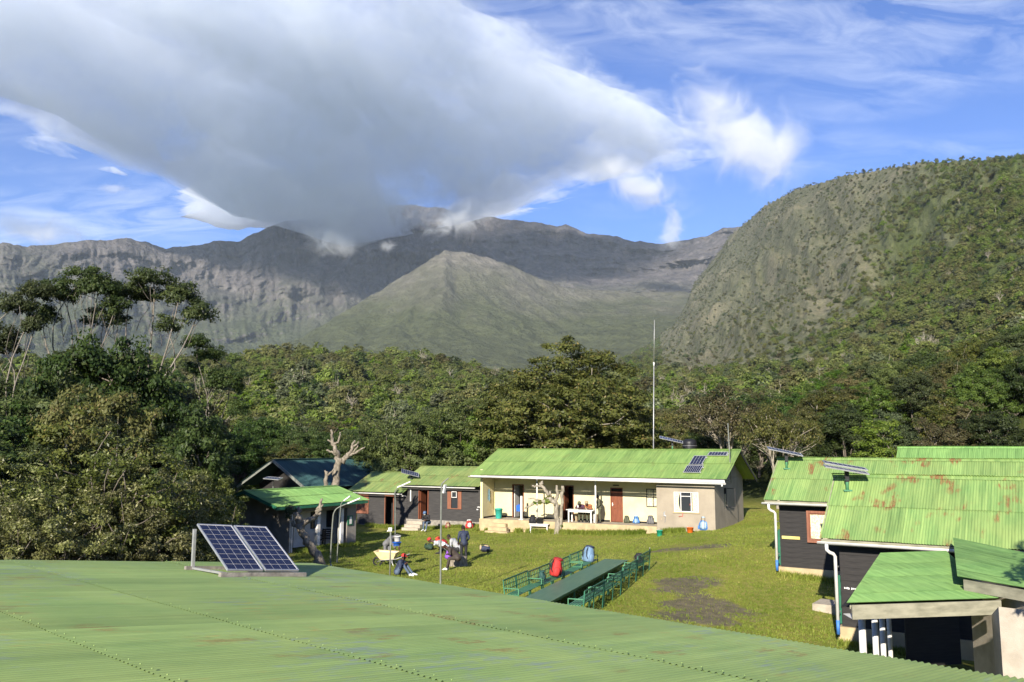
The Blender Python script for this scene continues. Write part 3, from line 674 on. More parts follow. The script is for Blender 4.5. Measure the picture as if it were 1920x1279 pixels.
# ================================================================ main cream building
mb_ = thing('cream_building', 'cream verandah building with long green roof and brown door', 'building', MAIN.O, MAIN.deg)
X1, XR, YB, YBK = 11.2, 14.47, 1.55, 6.4
GLEFT, GRIGHT = -1.25, -0.35
def _m_wall(mb):
    mb.use(M_CREAM)
    H = 3.0
    wall_with(mb, 0.0, X1, 0, H, YB, YB + .15, [(1.29, 2.07, 0, 2.06), (4.71, 5.46, 0, 2.03), (7.84, 8.62, 0, 2.0), (10.06, 11.05, .93, 1.98)])
    mb.box(-.16, 0.0, 0.02, YBK, -.9, H)                       # left end wall
    mb.use(M_GREYP)
    wall_with(mb, X1, XR, -1.0, 2.66, 0.0, .16, [(12.19, 13.57, .85, 1.94)])
    mb.box(X1, X1 + .14, .16, YB + .16, -.2, 2.9)
    wall_y(mb, .16, YBK, -1.0, 2.62, XR - .16, XR, [(2.0, 2.62, .95, 2.1)])
    mb.add([(XR - .16, .0, 2.66), (XR, .0, 2.66), (XR, 3.0, 4.02), (XR - .16, 3.0, 4.02), (XR, YBK, 2.62), (XR - .16, YBK, 2.62)], [(0, 1, 2, 3), (3, 2, 4, 5), (1, 4, 2), (0, 3, 5)])
    mb.box(-.16, XR, YBK, YBK + .16, -1.0, 2.6)
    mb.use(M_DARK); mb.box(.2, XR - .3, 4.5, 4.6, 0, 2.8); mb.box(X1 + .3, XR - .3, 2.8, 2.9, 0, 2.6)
    mb.use(M_CREAM); mb.box(1.0, 1.06, YB + .15, 3.4, 0, 2.5)
_mw = part(mb_, 'wall', None, _m_wall)
def _m_ter(mb):
    mb.use(M_TAN); mb.box(-.2, X1 - .003, -.04, .10, -1.5, -.001); mb.box(-.2, -.06, .10, YBK, -1.5, -.003)
    mb.use(M_CONC); mb.box(-.06, X1 - .003, .10, YB - .002, -.2, -.002)
    mb.use(M_DARK); mb.box(0.0, 1.27, YB - .018, YB - .002, 0, .10); mb.box(2.1, 4.68, YB - .018, YB - .002, 0, .10); mb.box(5.5, 7.8, YB - .018, YB - .002, 0, .10); mb.box(8.66, X1, YB - .018, YB - .002, 0, .10); mb.box(.003, .018, .15, YB - .02, 0, .10)
part(mb_, 'terrace', None, _m_ter)
for k in range(3):
    def f(mb, k=k): mb.box(.70 + .05 * k, 2.25 - .22 * k, -.34 - .30 * (2 - k), -.042 if k == 2 else -.34 - .30 * (1 - k), -1.6, -.62 + .2 * k)
    part(mb_, 'step', M_TAN, f, bevel=.012)
for px_ in (3.76, 7.53):
    part(mb_, 'pillar', M_WHITE, lambda mb: (mb.tube([(px_, .02, 0), (px_, .02, 2.45)], .045, 10), mb.box(px_ - .06, px_ + .06, -.04, .08, 2.45, 2.66)))
roof_m = gable_roof(mb_, -.55, 15.22, -.60, 2.68, 3.0, 4.24, 7.2, 2.42, M_ROOF, rows=2, seed=4)
def _m_fascia(mb):
    mb.use(M_WHITE); mb.box(-.55, 15.2, -.56, -.53, 2.50, 2.64)
    for sx in (15.19,):
        mb.use(M_GREYW); mb.beam((sx, -.6, 2.60), (sx, 3.0, 4.16), .03, .15); mb.beam((sx, 7.2, 2.34), (sx, 3.0, 4.16), .03, .15)
    mb.use(M_GREYW)
    for x in np.arange(.6, 15, 1.9): mb.beam((x, -.5, 2.60), (x, .02, 2.80), .05, .10)
part(roof_m, 'fascia', None, _m_fascia)
gutter(mb_, -.62, 15.26, -.66, 2.60, drop=.13)
part(mb_, 'roof_outlet', M_WHITE, lambda mb: mb.tube([(15.05, -.66, 2.42), (15.05, -.66, 2.30)], .05, 8))
def door(bld, name, x0, x1, y, z0, z1, mat, fmat=None, panels=True, handle=True):
    d = part(bld, name, mat, lambda mb: mb.box(x0 + .06, x1 - .06, y, y + .04, z0 + .02, z1 - .3), bevel=.004)
    fm = fmat or mat
    def fr(mb):
        mb.box(x0, x0 + .058, y - .03, y + .10, z0, z1); mb.box(x1 - .058, x1, y - .03, y + .10, z0, z1); mb.box(x0 + .058, x1 - .058, y - .03, y + .10, z1 - .06, z1); mb.box(x0 + .058, x1 - .058, y - .01, y + .08, z1 - .298, z1 - .25)
    part(d, 'door_frame', fm, fr); part(d, 'fanlight', M_DARK, lambda mb: mb.box(x0 + .06, x1 - .06, y + .02, y + .05, z1 - .25, z1 - .06))
    if panels:
        h = z1 - .3 - z0; w = x1 - x0 - .12
        for (u0, u1, v0, v1) in ((.12, .88, .06, .42), (.12, .88, .47, .53), (.12, .46, .58, .94), (.54, .88, .58, .94)):
            part(d, 'door_panel', mat, lambda mb: mb.box(x0 + .06 + w * u0, x0 + .06 + w * u1, y - .014, y - .001, z0 + h * v0, z0 + h * v1), bevel=.006)
    if handle: part(d, 'door_handle', M_WHITE, lambda mb: (mb.box(x0 + .10, x0 + .15, y - .02, y - .002, z0 + .92, z0 + 1.12), mb.tube([(x0 + .125, y - .05, z0 + 1.0), (x0 + .22, y - .05, z0 + 1.0)], .012, 6)))
    return d
door(mb_, 'door', 7.84, 8.62, YB + .03, 0, 2.0, M_DOOR)
def open_door(x0, x1, lab):
    d = part(mb_, 'door', M_DOOR if lab else M_WHITE, lambda mb: mb.box(x0 + .03, x0 + .07, YB + .16, YB + .80, .02, 1.96))
    part(d, 'door_frame', M_DOOR, lambda mb: (mb.box(x0 - .02, x0 + .028, YB - .02, YB + .14, 0, 2.06), mb.box(x1 - .028, x1 + .02, YB - .02, YB + .14, 0, 2.06), mb.box(x0 + .028, x1 - .028, YB - .02, YB + .14, 2.0, 2.06)))
open_door(1.29, 2.07, 0); open_door(4.71, 5.46, 1)
part(mb_, 'door_plate', M_BLACK, lambda mb: mb.box(8.02, 8.40, YB - .03, YB - .003, 2.10, 2.16))
for x in (1.75, 5.05, 8.2, 10.6): part(mb_, 'vent', M_TAN, lambda mb: mb.box(x, x + .13, YB - .025, YB - .003, 2.36, 2.50))
def window(bld, x0, x1, y, z0, z1, fmat, mull=(0.5,), trans=0.72, curtains=True, sill=True, grille=True):
    w = part(bld, 'window', M_GLASS, lambda mb: mb.box(x0 + .03, x1 - .03, y + .07, y + .08, z0 + .03, z1 - .03))
    def fr(mb):
        mb.box(x0, x0 + .04, y + .02, y + .07, z0, z1); mb.box(x1 - .04, x1, y + .02, y + .07, z0, z1); mb.box(x0 + .04, x1 - .04, y + .02, y + .07, z0, z0 + .04); mb.box(x0 + .04, x1 - .04, y + .02, y + .07, z1 - .04, z1)
        for t in mull: mb.box(x0 + (x1 - x0) * t - .02, x0 + (x1 - x0) * t + .02, y + .022, y + .068, z0 + .04, z1 - .04)
        if trans and len(mull) > 1: zt = z0 + (z1 - z0) * trans; mb.box(x0 + (x1 - x0) * mull[0] + .02, x0 + (x1 - x0) * mull[1] - .02, y + .024, y + .066, zt, zt + .035)
    part(w, 'window_frame', fmat, fr)
    if curtains:
        n = 22
        for (a, b, amt) in ((x0 + .05, x0 + (x1 - x0) * .26, 1), (x0 + (x1 - x0) * .74, x1 - .05, -1)) if len(mull) > 1 else ((x0 + .04, x1 - .04, 0),):
            vs_ = []; c = MB()
            for i in range(n + 1):
                for j, zz in enumerate(np.linspace(z0 + .06, z1 - .05, 8)):
                    t = i / n; pull = (0.35 if amt else 0) * math.sin(math.pi * min(1, max(0, (z1 - zz) / (z1 - z0)))) * (1 if amt > 0 else 0.1)
                    xx = a + (b - a) * t * (1 - pull) if amt >= 0 else b - (b - a) * (1 - t) * (1 - pull)
                    vs_.append((xx, y + .055 + .010 * math.sin(t * 26), zz))
            c.add(vs_, [(i * 8 + j, (i + 1) * 8 + j, (i + 1) * 8 + j + 1, i * 8 + j + 1) for i in range(n) for j in range(7)], True)
            part(w, 'curtain', M_CURT, lambda mb: mb.add(c.v, c.f, True))
    if sill: part(w, 'sill', M_TAN, lambda mb: mb.box(x0 - .06, x1 + .06, y - .06, y + .02, z0 - .07, z0 - .003), bevel=.008)
    if grille:
        def gr(mb):
            for i in range(1, 8):
                x = x0 + (x1 - x0) * i / 8
                mb.tube([(x + .03 * math.sin(k * .9 + i), y + .012, z0 + .04 + (z1 - z0 - .08) * k / 8) for k in range(9)], .006, 5)
        part(w, 'grille', M_WHITE, gr)
    return w
window(mb_, 10.06, 11.05, YB, .93, 1.98, M_GREYW, (0.42,), None, True, False)
window(mb_, 12.19, 13.57, 0.0, .85, 1.94, M_WHITE, (0.28, 0.70), 0.76, True, True, False)
# gable window with its swung-out sash
gw_ = part(mb_, 'window', M_GLASS, lambda mb: mb.box(XR - .10, XR - .09, 2.0, 2.62, .95, 2.1))
part(gw_, 'curtain', M_CURT, lambda mb: mb.box(XR - .06, XR - .05, 2.03, 2.60, .97, 1.75)); part(gw_, 'window_frame', M_GREYW, lambda mb: (mb.box(XR - .08, XR - .02, 2.0, 2.04, .95, 2.1), mb.box(XR - .08, XR - .02, 2.58, 2.62, .95, 2.1), mb.box(XR - .08, XR - .02, 2.28, 2.32, .95, 2.1), mb.beam((XR + .0, 2.66, 1.0), (XR + .42, 2.82, 1.0), .03, .03), mb.beam((XR + .42, 2.82, 1.0), (XR + .42, 2.82, 2.05), .03, .03), mb.beam((XR + .0, 2.66, 2.05), (XR + .42, 2.82, 2.05), .03, .03)))
# panels lying on its roof
_uf = Vector((0, 3.6, 1.56)).normalized(); _nf = Vector((0, -1.56, 3.6)).normalized()
def on_main_roof(px, py):
    r_ = ray(px, py); n = MAIN.x * _nf.x + MAIN.y * _nf.y + np.array([0, 0, 1]) * _nf.z; p0 = MAIN.w(0, -.6, 2.68)
    return Vector(MAIN.loc(r_ * ((p0 @ n) / (r_ @ n)))) + _nf * .06
def roof_panel(label, p_bl, w, h, cols, rows):
    q = on_main_roof(*p_bl); t = thing('roof_solar_panel', label, 'solar panel', MAIN.w(*q), MAIN.deg)
    solar_panel(t, 'solar_panel', w, h, cols, rows, basis_mat((0, 0, 0.02), (1, 0, 0), _uf))
    part(t, 'mounting_rail', M_STEEL, lambda mb: (mb.beam(_uf * .15 + Vector((-.05, 0, 0)), _uf * .15 + Vector((w + .05, 0, 0)), .04, .05), mb.beam(_uf * (h - .15) + Vector((-.05, 0, 0)), _uf * (h - .15) + Vector((w + .05, 0, 0)), .04, .05)))
roof_panel('dark blue solar panel, the upper of the stacked pair on the cream building roof', (1292, 874), .74, 1.18, 4, 6)
roof_panel('brownish gridded solar panel, the lower of the stacked pair on the cream building roof', (1281, 889), .92, .92, 8, 2)
roof_panel('small dark solar panel lying alone just below the cream building ridge', (1327, 857), 1.08, .48, 6, 2)
# ================================================================ the black timber cabins on the right
CABDEG = -34
def plank_wall(parent, x0, x1, y, z0, z1, mat, h=0.19, seed=0):
    rg = random.Random(seed); n = max(1, round((z1 - z0) / h)); h = (z1 - z0) / n; me = None
    for i in range(n):
        if me is None:
            mb = MB(); L = x1 - x0
            mb.add([(0, -.022, 0), (L, -.022, 0), (L, 0, 0), (0, 0, 0), (0, -.006, h + .012), (L, -.006, h + .012), (L, .004, h + .012), (0, .004, h + .012)],
                   [(0, 3, 2, 1), (4, 5, 6, 7), (0, 1, 5, 4), (1, 2, 6, 5), (2, 3, 7, 6), (3, 0, 4, 7)])
            o = mb.build('plank', mat, parent); me = o.data
        else: o = bpy.data.objects.new('plank', me); link(o, parent)
        o.location = (x0 + rg.uniform(-.008, .008), y + rg.uniform(-.004, .004), z0 + i * h); o.rotation_euler = (0, rg.uniform(-.0012, .0012), 0)
def pole_panel(label, foot, hgt, w, h, deg, tilt, cols, rows, group=None, two=False, pr=.05, pmat=None, roll=0.0):
    """flat panel on a post"""
    t = thing('pole_solar_panel', label, 'solar panel', foot, deg, group)
    part(t, 'post', pmat or M_GREENL, lambda mb: (mb.tube([(0, 0, -.05), (0, 0, hgt)], pr, 10), mb.box(-.12, .12, -.10, .10, -.02, .03), mb.tube([(0, 0, hgt - .3), (0, .01, hgt - .28)], pr * 1.4, 10)))
    up = Vector((math.sin(R(roll)), math.cos(R(tilt)), math.sin(R(tilt)))); xd = Vector((math.cos(R(roll)), 0, -math.sin(R(roll))))
    c0 = Vector((0, 0, hgt + .04))
    for k in range(2 if two else 1):
        solar_panel(t, 'solar_panel', w, h, cols, rows, basis_mat(c0 - xd * w / 2 - up * h * (.5 if not two else (1.02 - 1.04 * k)) + Vector((0, 0, .05 * k)), xd, up))
    part(t, 'bracket', M_BLACK, lambda mb: (mb.beam(c0 - xd * w * .35 + Vector((0, 0, -.03)), c0 + xd * w * .35 + Vector((0, 0, -.03)), .05, .05), mb.beam((0, 0, hgt - .35), (0, 0, hgt), pr * 2.3, pr * 2.3)))
    return t
def cabin(label, cor, d, ridge_px, base_z, L, plank_len, mat, seed, rows=2, found=M_TAN, wall_y=.5):
    O = at(cor[0], cor[1], d); fr = Frame(np.array([O[0], O[1], base_z]), CABDEG); ze = O[2] - base_z
    yr, zr_ = fr.hitx(ridge_px[0], ridge_px[1], 0.0)
    b = thing('timber_cabin', label, 'cabin', fr.O, CABDEG)
    roof = gable_roof(b, 0, L, 0, ze, yr, zr_, 2 * yr, ze, mat, rows=rows, seed=seed)
    part(roof, 'fascia', M_FASCIA, lambda mb: (mb.box(.02, L, .03, .06, ze - .20, ze - .03), mb.beam((.03, .02, ze - .06), (.03, yr, zr_ - .06), .03, .13), mb.beam((.03, 2 * yr - .02, ze - .06), (.03, yr, zr_ - .06), .03, .13)))
    w = part(b, 'wall', M_DARK, lambda mb: (mb.box(.45, L, wall_y + .03, wall_y + .12, .15, ze + .05), mb.box(.45, .57, wall_y + .12, 2 * yr - wall_y, .15, ze - .1)))
    plank_wall(w, .42, plank_len, wall_y + .02, .18, ze - .12, M_BLACKW, seed=seed)
    part(b, 'foundation', found, lambda mb: mb.box(.32, L, wall_y - .10, 2 * yr - wall_y + .1, -.6, .17))
    return b, fr, ze, yr, zr_, roof
nc, NF, nze, nyr, nzr, nroof = cabin('black timber cabin with the rust-streaked green roof nearest on the right', (1537, 1008.7), 25.3, (1564, 890), -5.45, 9.0, 5.5, M_ROOF_RUST, 21)
fcb, FF, fze, fyr, fzr, froof = cabin('black timber cabin with a yellow sign strip, behind the rust-streaked one', (1432, 937), 33.0, (1458.5, 859), -4.78, 10.5, 6.0, M_ROOF_RUST, 33)
gutter(nc, -.06, 9.0, -.06, nze - .10, pipe_x=.20, zg=.05, blue=True)
gutter(fcb, -.06, 10.5, -.06, fze - .10, pipe_x=.20, zg=.10, blue=True)
# lettering too small to read: short white strokes on the planks
def strokes(bld, x0, x1, y, z, h, gaps, seed):
    def f(mb):
        rg = random.Random(seed); x = x0
        while x < x1:
            w = rg.uniform(.012, .03)
            if not any(a < x < b_ for a, b_ in gaps): mb.box(x, x + w, y - .004, y, z + rg.uniform(0, h * .3), z + h * rg.uniform(.75, 1))
            x += w + rg.uniform(.006, .014)
    o = part(bld, 'lettering', M_LETTER, f); o['kind'] = 'stuff'; return o
_a = NF.hit(1583, 1101, .48); _b = NF.hit(1606, 1107, .48); strokes(nc, _a[0], _a[0] + .55, .478, _b[1], .07, [(_a[0] + .16, _a[0] + .19), (_a[0] + .34, _a[0] + .36)], 5)
_a = FF.hit(1466, 1003, .47); _b = FF.hit(1500, 1012, .47)
part(fcb, 'sign_board', M_SIGN, lambda mb: mb.box(_a[0], _b[0], .455, .475, _b[1], _a[1] - .03))
_a = FF.hit(1517, 962, .45); _b = FF.hit(1560, 1015, .45)
_wf = window(fcb, _a[0], _a[0] + 1.35, .40, _b[1], _a[1], M_SHUT, (0.5,), None, True, False, False)
part(_wf, 'window_surround', M_SHUT, lambda mb: (mb.box(_a[0] - .09, _a[0] - .003, .38, .478, _b[1] - .09, _a[1] + .09), mb.box(_a[0], _a[0] + 1.35, .38, .478, _b[1] - .09, _b[1] - .003), mb.box(_a[0], _a[0] + 1.35, .38, .478, _a[1] + .003, _a[1] + .09), mb.box(_a[0] + .70, _a[0] + .84, .385, .47, _b[1], _a[1])))
# green end rail seen past each cabin's corner
for b_, fr_, zz in ((nc, NF, 1.25), (fcb, FF, 1.2)):
    part(b_, 'porch_door', M_GREENP, lambda mb: (mb.box(.30, .44, .72, .80, .2, zz + .35), mb.box(.16, .42, .80, .84, .25, zz + .28)))
# step and worn slab beside the near cabin
_q = on(1545, 1150); st_ = thing('entrance_slab', 'low concrete entrance slab beside the near cabin wall', 'slab', (_q[0] + .35, _q[1] + .4, _q[2]), CABDEG)
part(st_, 'slab', M_CONC, lambda mb: mb.box(-.45, .45, -.5, .6, -.1, .26), bevel=.015); part(st_, 'doorstep', M_STONE, lambda mb: mb.box(-1.5, -.46, -.3, .7, -.1, .04), bevel=.015)
# third roof behind
_O3 = at(1684, 838.5, 43.0); F3 = Frame(np.array([_O3[0], _O3[1], -4.3]), CABDEG); z3 = _O3[2] + 4.3
c3 = thing('timber_cabin', 'rearmost green-roofed cabin, its ridge just showing behind the others', 'cabin', F3.O, CABDEG)
gable_roof(c3, 0, 14, -2.2, z3 - 1.75, 0, z3, 2.2, z3 - 1.75, M_ROOF_NEW, rows=2, seed=8)
_w3 = part(c3, 'wall', M_DARK, lambda mb: mb.box(.4, 14, -1.75, 1.75, -.4, z3 - 1.8)); plank_wall(_w3, .38, 14, -1.76, 0, z3 - 1.85, M_BLACKW, seed=3)
# panels on posts standing on those roofs
def slope_pt(fr, ze, yr, zr_, px, py):
    n = np.cross(fr.x, fr.y * yr + np.array([0, 0, zr_ - ze])); p0 = fr.w(0, 0, ze); r_ = ray(px, py); return r_ * ((p0 @ n) / (r_ @ n))
pole_panel('white-edged double solar panel on a green post on the rust-streaked roof', slope_pt(NF, nze, nyr, nzr, 1589, 920), .62, 1.30, .42, CABDEG + 26, 8, 9, 3, two=True, roll=10)
pole_panel('single solar panel on a green post above the cabin with the yellow sign', slope_pt(FF, fze, fyr, fzr, 1475, 879), .62, 1.35, .62, CABDEG + 26, 7, 9, 4, roll=12)

# ================================================================ low porch roof, posts and rough white building, lower right
por = thing('porch', 'lean-to porch with pale fascia and flat bright green roof in front of the near cabin', 'porch', (0, 0, 0))
PA, PB_, PC, PD = atz(1587, 1131, -3.02), atz(1873, 1122, -3.0), atz(1775, 1034, -2.84), atz(1650, 1038, -2.84)
def quad_roof(parent, bl, br, tr, tl, mat, along='x', n=6, pitch=0.076, amp=.010):
    """sheets laid between four corners; corrugations run along x (bl->br) or up (bl->tl)"""
    bl, br, tr, tl = map(Vector, (bl, br, tr, tl)); nn = (br - bl).cross(tl - bl).normalized(); me = None
    for k in range(n):
        t0, t1 = k / n, (k + 1) / n + .012
        if along == 'x': a, b, c, d_ = bl.lerp(tl, t0), br.lerp(tr, t0), br.lerp(tr, t1), bl.lerp(tl, t1)
        else: a, b, c, d_ = bl.lerp(br, t0), tl.lerp(tr, t0), tl.lerp(tr, t1), bl.lerp(br, t1)
        W_ = (d_ - a).length; m = max(8, int(W_ / pitch * 6)); vs_ = []
        for i in range(m + 1):
            h = nn * amp * math.cos(2 * math.pi * (i / m) * round(W_ / pitch)) * (1 if nn.z > 0 else -1) + Vector((0, 0, .003 * (k % 2)))
            p, q = a.lerp(d_, i / m), b.lerp(c, i / m); vs_ += [p + h, p.lerp(q, .5) + h, q + h]
        mb = MB(); mb.add(vs_, [(i * 3 + j, (i + 1) * 3 + j, (i + 1) * 3 + j + 1, i * 3 + j + 1) for i in range(m) for j in range(2)], True); mb.build('roof_sheet', mat, parent)
def _pr(mb):
    a, b = Vector(PA), Vector(PB_); d_ = (b - a).normalized()
    mb.beam(a + d_ * .10 + Vector((0, -.02, -.17)), b + d_ * .02 + Vector((0, -.02, -.17)), .035, .27)
    mb.beam(a.lerp(Vector(PD), .03) + Vector((.05, 0, -.10)), Vector(PD) + Vector((.05, 0, -.10)), .03, .10)
pr = part(por, 'roof', M_FASCIA, _pr)
quad_roof(pr, PA, PB_, PC, PD, M_ROOF_NEW, 'x', 7)
part(pr, 'soffit', M_WHITE, lambda mb: mb.slab([Vector(PA) + Vector((.12, .05, -.30)), Vector(PB_) + Vector((0, .05, -.30)), Vector(PB_) + Vector((0, .5, -.29)), Vector(PA) + Vector((.12, .5, -.29))], .01))
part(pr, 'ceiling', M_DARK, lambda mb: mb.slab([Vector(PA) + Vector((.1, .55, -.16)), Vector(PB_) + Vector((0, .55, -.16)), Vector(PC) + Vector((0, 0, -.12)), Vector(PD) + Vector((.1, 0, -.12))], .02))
for (x, y, d, rr) in ((1617, 1190, 17.3, .07), (1641, 1190, 17.9, .062), (1655, 1190, 18.6, .058), (1668, 1190, 19.3, .05)):
    p = at(x, y, d); zt = -3.28
    part(por, 'post', M_WHITE, lambda mb: (mb.tube([(p[0], p[1], gz(p[0], p[1]) - .1), (p[0], p[1], zt)], rr, 12), mb.lathe([(rr * 1.0, -.12), (rr * 1.5, -.03), (rr * 1.6, 0)], 12, (p[0], p[1], zt))))
part(por, 'back_boarding', M_BLACKW, lambda mb: mb.beam(Vector(PC) + Vector((.25, .1, -1.7)), Vector(PD) + Vector((.6, .1, -1.7)), .05, 2.6))
wb = thing('white_building', 'rough white rendered building with a bright green roof at the right edge', 'building', (0, 0, 0))
QA, QB, QC, QD = atz(1795, 1081, -2.72), atz(1960, 1109, -2.72), atz(1990, 1052, -2.46), atz(1787, 1009, -2.46)
def _wr(mb):
    a, b = Vector(QA), Vector(QB); d_ = (b - a).normalized()
    mb.beam(a + d_ * .18 + Vector((0, .03, -.15)), b + Vector((0, .03, -.15)), .04, .22)
wr = part(wb, 'roof', M_FASCIA, _wr); quad_roof(wr, QA, QB, QC, QD, M_ROOF_NEW, 'x', 7)
_wl = atz(1873, 1150, -3.1); _w2 = _wl + np.array([.75, -.80, 0])
def _ww(mb):
    mb.use(M_ROUGHW)
    mb.add([(_wl[0], _wl[1], -5.7), (_w2[0], _w2[1], -5.7), (_w2[0], _w2[1], -2.98), (_wl[0], _wl[1], -2.98)], [(0, 1, 2, 3)])
    e = np.array([.35, .9, 0]); mb.add([(_wl[0], _wl[1], -5.7), (_wl[0] + e[0], _wl[1] + e[1], -5.7), (_wl[0] + e[0], _wl[1] + e[1], -3.3), (_wl[0], _wl[1], -2.98)], [(0, 1, 2, 3)])
    far = _w2 + np.array([.4, 4, 0]); mb.add([(_w2[0], _w2[1], -5.7), (far[0], far[1], -5.7), (far[0], far[1], -2.9), (_w2[0], _w2[1], -2.98)], [(0, 1, 2, 3)])
part(wb, 'wall', None, _ww)
for (x, w_) in ((1846, .09), (1862, .12)):
    p = at(x, 1200, 18.6); part(wb, 'door_post', M_WHITEW, lambda mb: mb.box(p[0] - w_, p[0] + w_, p[1] - .06, p[1] + .06, -5.7, -3.2))
part(wb, 'door', M_DOOR, lambda mb: (lambda p: mb.box(p[0] - .09, p[0] + .07, p[1] + .1, p[1] + .14, -5.6, -3.6))(at(1854, 1200, 18.9)))

# ================================================================ grey timber cabin between the cream building and the left one
TF = Frame(at(907, 981, 54.5), -28)
def tcab(label, px_l, px_r, ey, ry, seed, over=.55):
    b = thing('timber_cabin', label, 'cabin', TF.O, -28)
    x0, ze = TF.hit(px_l, ey[0], -over); x1, _ = TF.hit(px_r, ey[1], -over)
    return b, x0, min(x1, -.02), ze
t1, tx0, tx1, tze = tcab('weathered grey timber cabin with brown shutters, joined to the cream building', 745, 907, (909, 913), 875, 3)
_yr = 2.3; _zr = TF.hit(850, 875, _yr)[1]
gable_roof(t1, tx0, -.1, -.55, tze, _yr, _zr, 5.2, tze, M_ROOF_OLD, rows=2, seed=31)
t2, ux0, ux1, uze = tcab('weathered grey timber cabin with a dark open doorway, left of the shuttered one', 650, 755, (921, 925), 884, 5)
_zr2 = TF.hit(730, 885, _yr)[1]
gable_roof(t2, ux0, ux1, -.55, uze, _yr, _zr2, 5.2, uze, M_ROOF_OLD, rows=2, seed=37)
gutter(t1, tx0 + .15, -.3, -.62, tze - .06); gutter(t2, ux0, ux1, -.62, uze - .06)
def siding(mb, x0, x1, y, z0, z1, holes=(), h=.15):
    z = z0
    while z < z1 - .01:
        segs = [(x0, x1)]
        for xa, xb, za, zb in holes:
            if z + h > za and z < zb: segs = [s_ for a, b in segs for s_ in ((a, min(b, xa)), (max(a, xb), b)) if s_[1] - s_[0] > .02]
        for a, b in segs: mb.add([(a, y - .02, z), (b, y - .02, z), (b, y + .03, z), (a, y + .03, z), (a, y - .003, z + h), (b, y - .003, z + h), (b, y + .03, z + h), (a, y + .03, z + h)], [(0, 3, 2, 1), (4, 5, 6, 7), (0, 1, 5, 4), (1, 2, 6, 5), (2, 3, 7, 6), (3, 0, 4, 7)])
        z += h
d0 = TF.hit(786, 973); d1 = TF.hit(803, 920); w0 = TF.hit(839.5, 954); w1 = TF.hit(866, 921); dd = (d0[0], d1[0], d0[1], d1[1]); wh = (w0[0] + .28, w1[0] - .28, w0[1] + .05, w1[1] - .05)
fz = d0[1] - .02
s1 = part(t1, 'siding', M_GREYW, lambda mb: siding(mb, tx0 + .45, -.02, 0, fz, tze - .05, (dd, wh))); s1['kind'] = 'stuff'
part(t1, 'wall', M_DARK, lambda mb: (mb.box(tx0 + .45, -.05, .9, 1.0, fz, tze), mb.box(tx0 + .45, tx0 + .55, .03, 4.6, fz, tze)))
part(t1, 'foundation', M_STONE, lambda mb: mb.box(tx0 + .40, -.02, -.05, .3, fz - 1.0, fz - .003))
part(t1, 'door', M_DOOR, lambda mb: (mb.box(dd[0] - .05, dd[0] + .02, -.05, .06, dd[2], dd[3] + .05), mb.box(dd[1] - .02, dd[1] + .05, -.05, .06, dd[2], dd[3] + .05), mb.box(dd[0] + .02, dd[1] - .02, -.05, .06, dd[3], dd[3] + .05), mb.box(dd[0] + .03, dd[0] + .07, .06, .7, dd[2], dd[3])))
wt = part(t1, 'window', M_GLASS, lambda mb: mb.box(wh[0], wh[1], .03, .04, wh[2], wh[3]))
part(wt, 'window_frame', M_WHITE, lambda mb: (mb.box(wh[0] + .06, wh[1] - .06, -.10, -.07, wh[3] - .38, wh[3] - .34), mb.box(wh[0] + .06, wh[0] + .10, -.10, -.07, wh[3] - .34, wh[3] - .02), mb.box(wh[1] - .10, wh[1] - .06, -.10, -.07, wh[3] - .34, wh[3] - .02), mb.box(wh[0] + .06, wh[1] - .06, -.10, -.07, wh[3] - .02, wh[3] + .02)))
for xa in (w0[0], w1[0] - .28):
    part(wt, 'shutter', M_SHUT, lambda mb: [mb.box(xa + .093 * k, xa + .093 * k + .088, -.055, -.022, w0[1], w1[1]) for k in range(3)])
part(wt, 'window_trim', M_SHUT, lambda mb: (mb.box(wh[0], wh[1], -.05, -.022, w0[1], wh[2]), mb.box(wh[0], wh[1], -.05, -.022, wh[3], w1[1])))
for k in range(3): part(t1, 'step', M_CONC, lambda mb: mb.box(dd[0] - .75, dd[1] - .25 + .05 * (2 - k), -.35 - .30 * (2 - k), -.06 if k == 2 else -.35 - .30 * (1 - k), fz - 1.1, fz - .50 + .20 * k), bevel=.015)
_a = TF.hit(893, 956, -.03); strokes(t1, _a[0], -.12, -.024, _a[1] + .13, .09, [(-.55, -.50)], 11); strokes(t1, _a[0] + .02, -.38, -.024, _a[1] - .03, .10, [], 12)
part(t1, 'downpipe', M_WHITE, lambda mb: (lambda a, b: mb.box(a[0] - .04, a[0] + .04, -.10, -.04, b[1], a[1]))(TF.hit(771.5, 917), TF.hit(771.5, 940)))
e0 = TF.hit(722, 985); e1 = TF.hit(738, 931); ee = (e0[0], e1[0], e0[1], e1[1])
s2 = part(t2, 'siding', M_GREYW, lambda mb: siding(mb, ux0 + .5, tx0 + .42, 0.02, e0[1], uze - .05, (ee,))); s2['kind'] = 'stuff'
part(t2, 'wall', M_DARK, lambda mb: (mb.box(ux0 + .5, tx0 + .3, .9, 1.0, e0[1] - .3, uze), mb.box(ux0 + .5, ux0 + .6, .05, 4.6, e0[1] - .3, uze)))
part(t2, 'foundation', M_STONE, lambda mb: mb.box(ux0 + .4, tx0 + .39, -.04, .3, e0[1] - 1, e0[1] - .003))
part(t2, 'door_frame', M_SHUT, lambda mb: (mb.box(ee[0] - .05, ee[0], -.04, .06, ee[2], ee[3] + .06), mb.box(ee[1], ee[1] + .05, -.04, .06, ee[2], ee[3] + .06), mb.box(ee[0], ee[1], -.04, .06, ee[3], ee[3] + .06)))
_a = TF.hit(668, 962); _b = TF.hit(692, 928); part(t2, 'shutter', M_SHUT, lambda mb: mb.box(_a[0], _b[0], -.05, -.022, _a[1], _b[1]))
_a = TF.hit(753.5, 931, -.03); strokes(t1, _a[0], _a[0] + .28, -.024, _a[1], .09, [(_a[0] + .11, _a[0] + .14)], 13)
